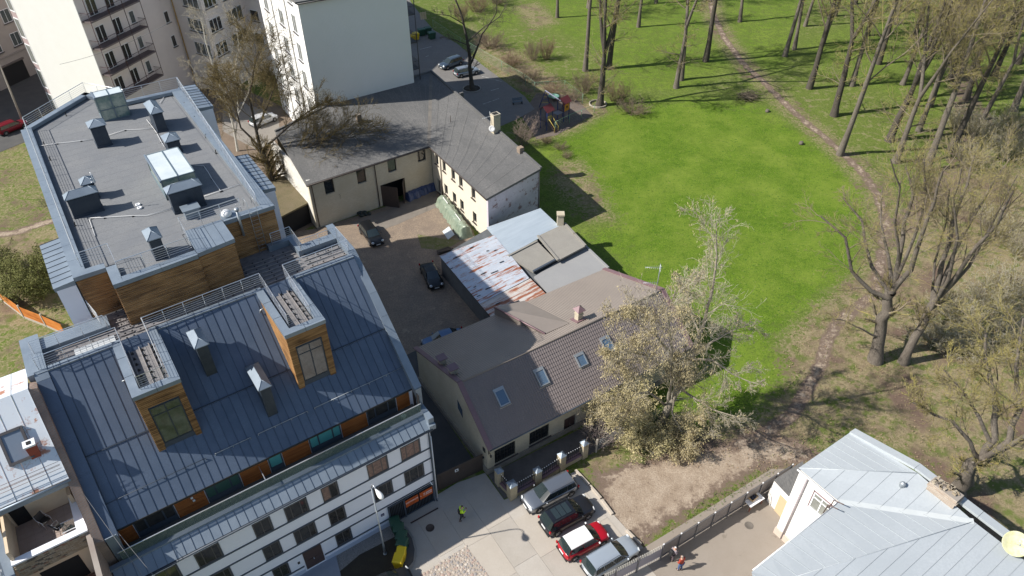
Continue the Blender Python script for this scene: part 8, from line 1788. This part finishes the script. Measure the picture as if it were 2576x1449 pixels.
tg = mat('green_tarpaulin', (.17, .22, .17), .38, noise=(1.3, .8, (.25, .29, .22)), stain=(2.0, .62, (.10, .14, .11)), bump=.5, bscale=5)
p, q = at(1112, 505, .5), at(1172, 590, .3); h_ = atan2(q.y-p.y, q.x-p.x); c = (p+q)/2
gtp = crumple('covered_stack', 'long stack under a shiny crumpled green tarpaulin along the cream wall', 'covered stack', (c.x, c.y, .03), h_, 8.6, 1.5, 1.35, tg, 3)
for s in (-3.2, .9): m_ = MB(); m_.box(s, s+1.6, -.1, -.03, 1.36, 1.42); m_.build('batten', pvc, gtp)
p = at(1147, 590, .2); c = thing('white_board', 'pale flat board leaning on the lower end of the green tarpaulin stack', 'board', at(1142, 588, 0)+Vector((0, 0, .05)), h_); m_ = MB(); m_.slab([(-.9, -1.1, .05), (.9, -1.1, .05), (.9, -.25, .5), (-.9, -.25, .5)], .03); m_.build('board', mat('board_pale', (.55, .6, .62), .5), c)
p, q = at(1028, 495, .3), at(1088, 468, .3); h_ = atan2(q.y-p.y, q.x-p.x); c = (p+q)/2
crumple('covered_stack', 'low stack under a dark blue tarpaulin beside the open brown gate', 'covered stack', (c.x, c.y, .03), h_, 4.6, 1.3, .9, mat('blue_tarpaulin', (.03, .05, .13), .35, noise=(1.3, .7, (.05, .08, .18)), bump=.5, bscale=5), 5)
hp_ = thing('scrap_heap', 'dark heap of bags and tyres against the cream brick wall', 'heap', at(905, 540, 0)); rg = random.Random(3)
for k in range(9): m_ = MB(); r_ = rg.uniform(.25, .42); m_.lathe([(0, 0), (r_*.9, .05), (r_, r_*.5), (r_*.7, r_), (0, r_*1.1)], (rg.uniform(-1.3, 1.3)*.9, rg.uniform(-.5, .4)+.1, 0), 9); m_.build('bag', mat('dark_bag', (.02, .03, .028), .5), hp_)
# table with box in the corner yard
c = at(1889, 1268, 0); TB = thing('old_table', 'white table with curled cloth standing against the grey metal fence', 'table', c, radians(32)); m_ = MB(); m_.box(-.75, .75, -.5, .5, .74, .78); m_.build('tabletop', pvc, TB)
for sx in (-.65, .65):
    for sy in (-.4, .4): m_ = MB(); m_.box(sx-.03, sx+.03, sy-.03, sy+.03, 0, .74); m_.build('leg', mat('reddish_leg', (.25, .08, .05), .7), TB)
bx = thing('cardboard_box', 'open cardboard box with dark things inside on the white table', 'box', c+Vector((0, 0, .78)), radians(38)); m_ = MB()
for x0, x1, y0, y1 in ((-.35, .35, -.2, -.19), (-.35, .35, .19, .2), (-.35, -.34, -.2, .2), (.34, .35, -.2, .2)): m_.box(x0, x1, y0, y1, 0, .2)
m_.build('box_side', mat('cardboard', (.50, .36, .20), .8), bx); m_ = MB(); m_.lathe([(0, 0), (.14, .04), (.15, .15), (0, .22)], (-.12, 0, .0), 10); m_.lathe([(0, 0), (.12, .04), (.13, .15), (0, .2)], (.14, .02, .0), 10); m_.build('contents', mat('dark_blue_cloth', (.03, .035, .06), .8), bx)
c = at(1942, 1262, 0); WF = thing('window_frame', 'old white casement window leaning beside the little white shed', 'window frame', c, radians(60)); m_ = MB()
for (x0, x1, z0_, z1_) in ((-.5, .5, 0, .07), (-.5, .5, 1.1, 1.17), (-.5, -.43, .07, 1.1), (.43, .5, .07, 1.1), (-.03, .03, .07, 1.1)): m_.obox(((x0+x1)/2, (z0_+z1_)*.18, (z0_+z1_)/2), ((x1-x0)/2, 0, 0), (0, .03, 0), (0, .3*(z1_-z0_)/2, (z1_-z0_)/2))
m_.build('frame', wpk, WF)
# overhead wires on the left
wm = mat('overhead_wire', (.25, .25, .26), .6)
for (a_, b2, lb) in (((309, 1100, 12), (560, 1449, 6), 'thin pale overhead cable crossing the slate roof corner at lower left'),):
    pass
W0 = at(243, 1370, 14); W1_ = at(415, 1560, 8)
def wire(name, lb, p, q, sag=.4, r=.014):
    p, q = Vector(p), Vector(q); m_ = MB(); m_.tube([p.lerp(q, i/12)-p-Vector((0, 0, sag*4*(i/12)*(1-i/12))) for i in range(13)], r, 4); o = m_.build(name, wm); o.location = p; tagp(o, lb, 'cable')
wire('overhead_cable', 'thin cable running from the slate roof edge down to the bottom edge', at(240, 1270, 12.2), at(430, 1500, 9), .2)
wire('overhead_cable', 'second thin cable fanning out over the old house terrace wall', at(180, 1200, 14.0), at(380, 1480, 9), .2)
wire('overhead_cable', 'pair of thin wires stretched across the sunlit blank gable', at(150, 162, 17), at(430, 55, 17), .5, .02)
# terrace furniture on the old house
ch0 = None
def wirechair(name, lb, a, b, rz):
    t = thing(name, lb, 'chair', FM.w((a, b, 10.87)), FM.A+rz); m_ = MB(); m_.box(-.24, .24, -.24, .24, .42, .46); m_.build('seat', black, t); m_ = MB(); m_.obox((0, .25, .72), (.23, 0, 0), (0, .02, 0), (0, .05, .22)); m_.build('backrest', black, t)
    for sx in (-1, 1): m_ = MB(); m_.tube([(sx*.26, -.24, 0), (sx*.27, -.22, .62), (sx*.27, .2, .66), (sx*.25, .3, .95)], .014, 5); m_.tube([(sx*.26, .26, 0), (sx*.27, .1, .62)], .014, 5); m_.build('frame', steel, t)
wirechair('garden_chair', 'dark garden chair with steel arms nearer the cream wall of the sunken terrace', -22.6, 4.6, .6); wirechair('garden_chair', 'dark garden chair by the glass screen of the sunken terrace', -22.0, 3.7, 2.2)
gs = thing('glass_screen', 'low glass table with white rim on the tiled roof terrace', 'table', FM.w((-21.3, 3.2, 10.87)), FM.A); m_ = MB(); m_.box(-.5, .5, -.35, .35, .70, .715); m_.build('glass_top', gr, gs); m_ = MB(); m_.box(-.52, .52, .35, .38, .69, .73); m_.box(-.52, .52, -.38, -.35, .69, .73)
for sx in (-.48, .48):
    for sy in (-.33, .33): m_.tube([(sx, sy, 0), (sx, sy, .7)], .015, 5)
m_.build('frame', pvc, gs)
for k, (x, y) in enumerate(((-23.2, 1.0), (-22.3, 1.3), (-21.5, .9))):
    t = thing('plant_pot', ['dark pot at the left of the lower brick-edged terrace', 'dark pot in the middle of the lower terrace', 'pot with dark plant near the right end of the lower terrace'][k], 'plant pot', FM.w((x, y, 8.15))); m_ = MB(); m_.lathe([(.14, 0), (.2, .35), (.17, .35), (.15, .3), (0, .3)], n=10); m_.build('pot', mat('dark_pot', (.06, .04, .035), .7), t)
    m_ = MB(); rg = random.Random(k)
    for _ in range(24): d = rv(rg); d.z = abs(d.z); m_.quad(Vector((0, 0, .3)), Vector((.05, 0, .3))+d*.1, d*.35+Vector((0, 0, .3)), d*.3+Vector((-.05, 0, .3)))
    m_.build('leaves', mat('pot_leaves', (.03, .045, .02), .7), t)
# small clutter of the courtyard
rg = random.Random(44); tp = thing('timber_pile', 'short stack of dark old boards at the corner of the rusty metal shed', 'timber pile', at(1118, 632, 0), .5)
for k in range(7): m_ = MB(); m_.obox((rg.uniform(-.1, .1), (k % 3-1)*.26, .08+.09*(k//3)), (rg.uniform(.7, 1.0), rg.uniform(-.1, .1), 0), (0, .11, 0), (0, 0, .035)); m_.build('plank', mat('old_dark_wood', (.07, .055, .045), .85), tp)
v, f = [], []
for _ in range(900):
    u_, w_ = rg.uniform(880, 1240), rg.uniform(560, 880); p = at(u_, w_, 0); 
    if not inside((p.x, p.y), G2([(860, 600), (1098, 530), (1200, 640), (1235, 830), (1060, 885), (1000, 800)])): continue
    s = rg.uniform(.02, .07); k = len(v); v += [(p.x-s, p.y, .03), (p.x, p.y-s, .03), (p.x+s, p.y+s*.3, .03), (p.x, p.y+s*.8, .03), (p.x, p.y, .03+s*.8)]; f += [(k, k+1, k+4), (k+1, k+2, k+4), (k+2, k+3, k+4), (k+3, k, k+4)]
me = bpy.data.meshes.new('stones'); me.from_pydata(v, [], f); me.materials.append(mat('loose_stone', (.30, .26, .21), .9)); o = bpy.data.objects.new('loose_stones', me); COL.objects.link(o); tagp(o, 'loose stones and grit scattered over the dirt courtyard', 'stones', kind='stuff')
# ---------------- people (skinned bodies)
skin = mat('skin', (.48, .30, .22), .6)
def skinned(name, verts, edges, radii, m, parent, root=0, sub=2):
    me = bpy.data.meshes.new(name); me.from_pydata([tuple(v) for v in verts], edges, []); me.materials.append(m); o = bpy.data.objects.new(name, me); COL.objects.link(o); o.parent = parent
    mod = o.modifiers.new('skin', 'SKIN'); mod.use_smooth_shade = True
    lay = me.skin_vertices[0] if me.skin_vertices else None
    if lay is None:
        bm2 = bmesh.new(); bm2.from_mesh(me); bm2.verts.layers.skin.verify(); bm2.to_mesh(me); bm2.free(); lay = me.skin_vertices[0]
    for i, r in enumerate(radii):
        lay.data[i].radius = (r, r) if not isinstance(r, tuple) else r
        lay.data[i].use_root = (i == root)
    s = o.modifiers.new('sub', 'SUBSURF'); s.levels = sub; s.render_levels = sub; return o
def person(label, loc, rz, J, jacket, trous, hair, extra=None, shoes=black):
    """J: joints in metres; x right, y forward"""
    t = thing('person', label, 'person', loc, rz); V = {k: Vector(v) for k, v in J.items()}
    names = ['pel', 'wai', 'che', 'nec', 'hea', 'crn', 'shL', 'elL', 'wrL', 'shR', 'elR', 'wrR', 'hiL', 'knL', 'anL', 'toL', 'hiR', 'knR', 'anR', 'toR']
    R_ = dict(pel=.12, wai=.11, che=.13, nec=.055, hea=.09, crn=.075, shL=.06, elL=.042, wrL=.028, shR=.06, elR=.042, wrR=.028, hiL=.085, knL=.055, anL=.038, toL=.03, hiR=.085, knR=.055, anR=.038, toR=.03)
    E_ = [('pel', 'wai'), ('wai', 'che'), ('che', 'nec'), ('nec', 'hea'), ('hea', 'crn'), ('che', 'shL'), ('shL', 'elL'), ('elL', 'wrL'), ('che', 'shR'), ('shR', 'elR'), ('elR', 'wrR'), ('pel', 'hiL'), ('hiL', 'knL'), ('knL', 'anL'), ('anL', 'toL'), ('pel', 'hiR'), ('hiR', 'knR'), ('knR', 'anR'), ('anR', 'toR')]
    vs = [V[n] for n in names]; ra = [R_[n] for n in names]; ed = [(names.index(a), names.index(b)) for a, b in E_]
    for s in 'LR':
        w_ = V['wr'+s]; d = (w_-V['el'+s]).normalized(); sd = d.cross(Vector((0, 0, 1))); sd = sd.normalized() if sd.length > .1 else Vector((1, 0, 0)); iw = names.index('wr'+s)
        p0 = len(vs); vs.append(w_+d*.06); ra.append(.024); ed.append((iw, p0))
        for k, L_ in enumerate((.07, .08, .075, .06)):
            o2 = sd*(.027-.018*k); a = len(vs); vs += [w_+d*.085+o2, w_+d*(.085+L_*.55)+o2-Vector((0, 0, .012)), w_+d*(.085+L_*.85)+o2-Vector((0, 0, .035))]; ra += [.009, .008, .007]; ed += [(p0, a), (a, a+1), (a+1, a+2)]
        a = len(vs); vs += [w_+d*.04+sd*.035, w_+d*.075+sd*.055-Vector((0, 0, .01))]; ra += [.010, .008]; ed += [(iw, a), (a, a+1)]
    body = skinned('body', vs, ed, ra, skin, t)
    jk = ['pel', 'wai', 'che', 'nec', 'shL', 'elL', 'wrL', 'shR', 'elR', 'wrR']; jv = [V[n]*1 for n in jk]; jv[3] = V['che'].lerp(V['nec'], .55); jv[0] = V['pel']+Vector((0, 0, -.02)); jv[6] = V['elL'].lerp(V['wrL'], .92); jv[9] = V['elR'].lerp(V['wrR'], .92)
    skinned('jacket', jv, [(0, 1), (1, 2), (2, 3), (2, 4), (4, 5), (5, 6), (2, 7), (7, 8), (8, 9)], [.175, .165, .185, .09, .095, .072, .055, .095, .072, .055], jacket, t)
    tk = ['pel', 'hiL', 'knL', 'anL', 'hiR', 'knR', 'anR']; tv = [V[n]*1 for n in tk]; tv[3] = V['knL'].lerp(V['anL'], .9); tv[6] = V['knR'].lerp(V['anR'], .9)
    skinned('trousers', tv, [(0, 1), (1, 2), (2, 3), (0, 4), (4, 5), (5, 6)], [.15, .12, .082, .06, .12, .082, .06], trous, t)
    for s in 'LR': skinned('shoe', [V['an'+s]-Vector((0, .05, .03)), V['an'+s]+Vector((0, .02, -.04)), V['to'+s]+Vector((0, .04, 0))], [(0, 1), (1, 2)], [.05, .052, .042], shoes, t)
    up = (V['crn']-V['hea']).normalized(); skinned('hair', [V['hea']+up*.045-Vector((0, .03, 0)), V['crn']+up*.015-Vector((0, .01, 0))], [(0, 1)], [.095, .083], hair, t)
    g = MB(); f0 = V['hea']+Vector((0, .085, .01))
    for s in (-1, 1): g.lathe([(0, 0), (.012, .004), (0, .012)], f0+Vector((s*.03, 0, .015)), 6)
    g.build('eye', black, t, kind=None); g = MB(); g.obox(f0+Vector((0, .012, -.015)), (.01, 0, 0), (0, .015, 0), (0, 0, .02)); g.build('nose', skin, t); g = MB(); g.obox(f0+Vector((0, .0, -.05)), (.022, 0, 0), (0, .006, 0), (0, 0, .005)); g.build('mouth', mat('lips', (.35, .14, .12), .6), t)
    for s in (-1, 1): g = MB(); g.obox(V['hea']+Vector((s*.09, 0, 0)), (.01, 0, 0), (0, .02, 0), (0, 0, .03)); g.build('ear', skin, t)
    return t
def joints(stride=.0, armsL=None, armsR=None, lean=0, h=1.0, head=(0, .02)):
    J = dict(pel=(0, 0, .95), wai=(0, .02+lean*.3, 1.12), che=(0, .03+lean, 1.35), nec=(0, .04+lean*1.2, 1.50), hea=(head[0], .06+lean*1.5+head[1], 1.62), crn=(head[0], .05+lean*1.5+head[1], 1.72),
             shL=(-.19, .02+lean, 1.42), shR=(.19, .02+lean, 1.42), hiL=(-.09, 0, .90), hiR=(.09, 0, .90), knL=(-.10, stride*.5+.02, .50), knR=(.10, -stride*.35+.04, .50), anL=(-.10, stride*.75, .09), anR=(.10, -stride*.8, .10), toL=(-.11, stride*.75+.15, .05), toR=(.11, -stride*.8+.13, .05))
    L_ = armsL or ((-.25, 0, 1.15), (-.24, .12, .92)); R_ = armsR or ((.25, 0, 1.15), (.24, .12, .92)); J.update(elL=L_[0], wrL=L_[1], elR=R_[0], wrR=R_[1])
    return {k: tuple(c*h for c in v) for k, v in J.items()}
hiv = mat('hi_vis_yellow', (.55, .85, .03), .6); navy = mat('dark_trousers', (.03, .032, .04), .8); jeans = mat('blue_jeans', (.06, .10, .22), .85); redj = mat('rust_red_jacket', (.36, .05, .025), .75, noise=(12, .5, (.28, .035, .02)))
hdk = mat('dark_hair', (.03, .022, .018), .7); hgy = mat('grey_hair', (.33, .29, .25), .7); whc = mat('white_cap', (.72, .70, .66), .8); lil = mat('grey_lilac_coat', (.24, .21, .23), .8)
p = at(1161, 1308, .03)
pp = person('person in yellow high-visibility jacket and dark trousers looking down at their hands', (p.x, p.y, .03), radians(-70), joints(.22, ((-.24, .10, 1.15), (-.10, .34, 1.22)), ((.24, .10, 1.15), (.10, .34, 1.22)), .02, 1.02, (0, .05)), hiv, navy, hdk)
g = MB(); g.box(-.04, .04, .40, .44, 1.26, 1.40); g.build('held_phone', black, pp)
g = MB(); g.obox((0, -.14, 1.2), (.12, 0, 0), (0, .07, 0), (0, .02, .17)); g.build('satchel', black, pp)
p = at(1655*1.0+55, 1432, .03); q = Q(2000, 1688); p = at(*q(1685, 1390), .03)
person('person in a rust-red jacket and blue jeans standing in the corner yard', (p.x, p.y, .03), radians(-55+90), joints(.08, ((-.26, .02, 1.15), (-.20, .20, 1.02)), ((.26, .02, 1.15), (.20, .20, 1.02)), .02, 1.03), redj, jeans, hgy, shoes=navy)
p = at(*q(1600, 1290), .03)
p3_ = person('person in grey-lilac coat with white hair and black rucksack beside the metal fence', (p.x, p.y, .03), radians(-150+90), joints(.05, ((-.26, .08, 1.15), (-.14, .30, 1.12)), ((.26, .08, 1.15), (.14, .30, 1.12)), .04, .97), lil, mat('mauve_trousers', (.10, .075, .085), .8), whc)
g = MB(); g.obox((0, -.22, 1.25), (.16, 0, 0), (0, .09, 0), (0, .03, .22)); g.build('rucksack', black, p3_, bevel=.04)
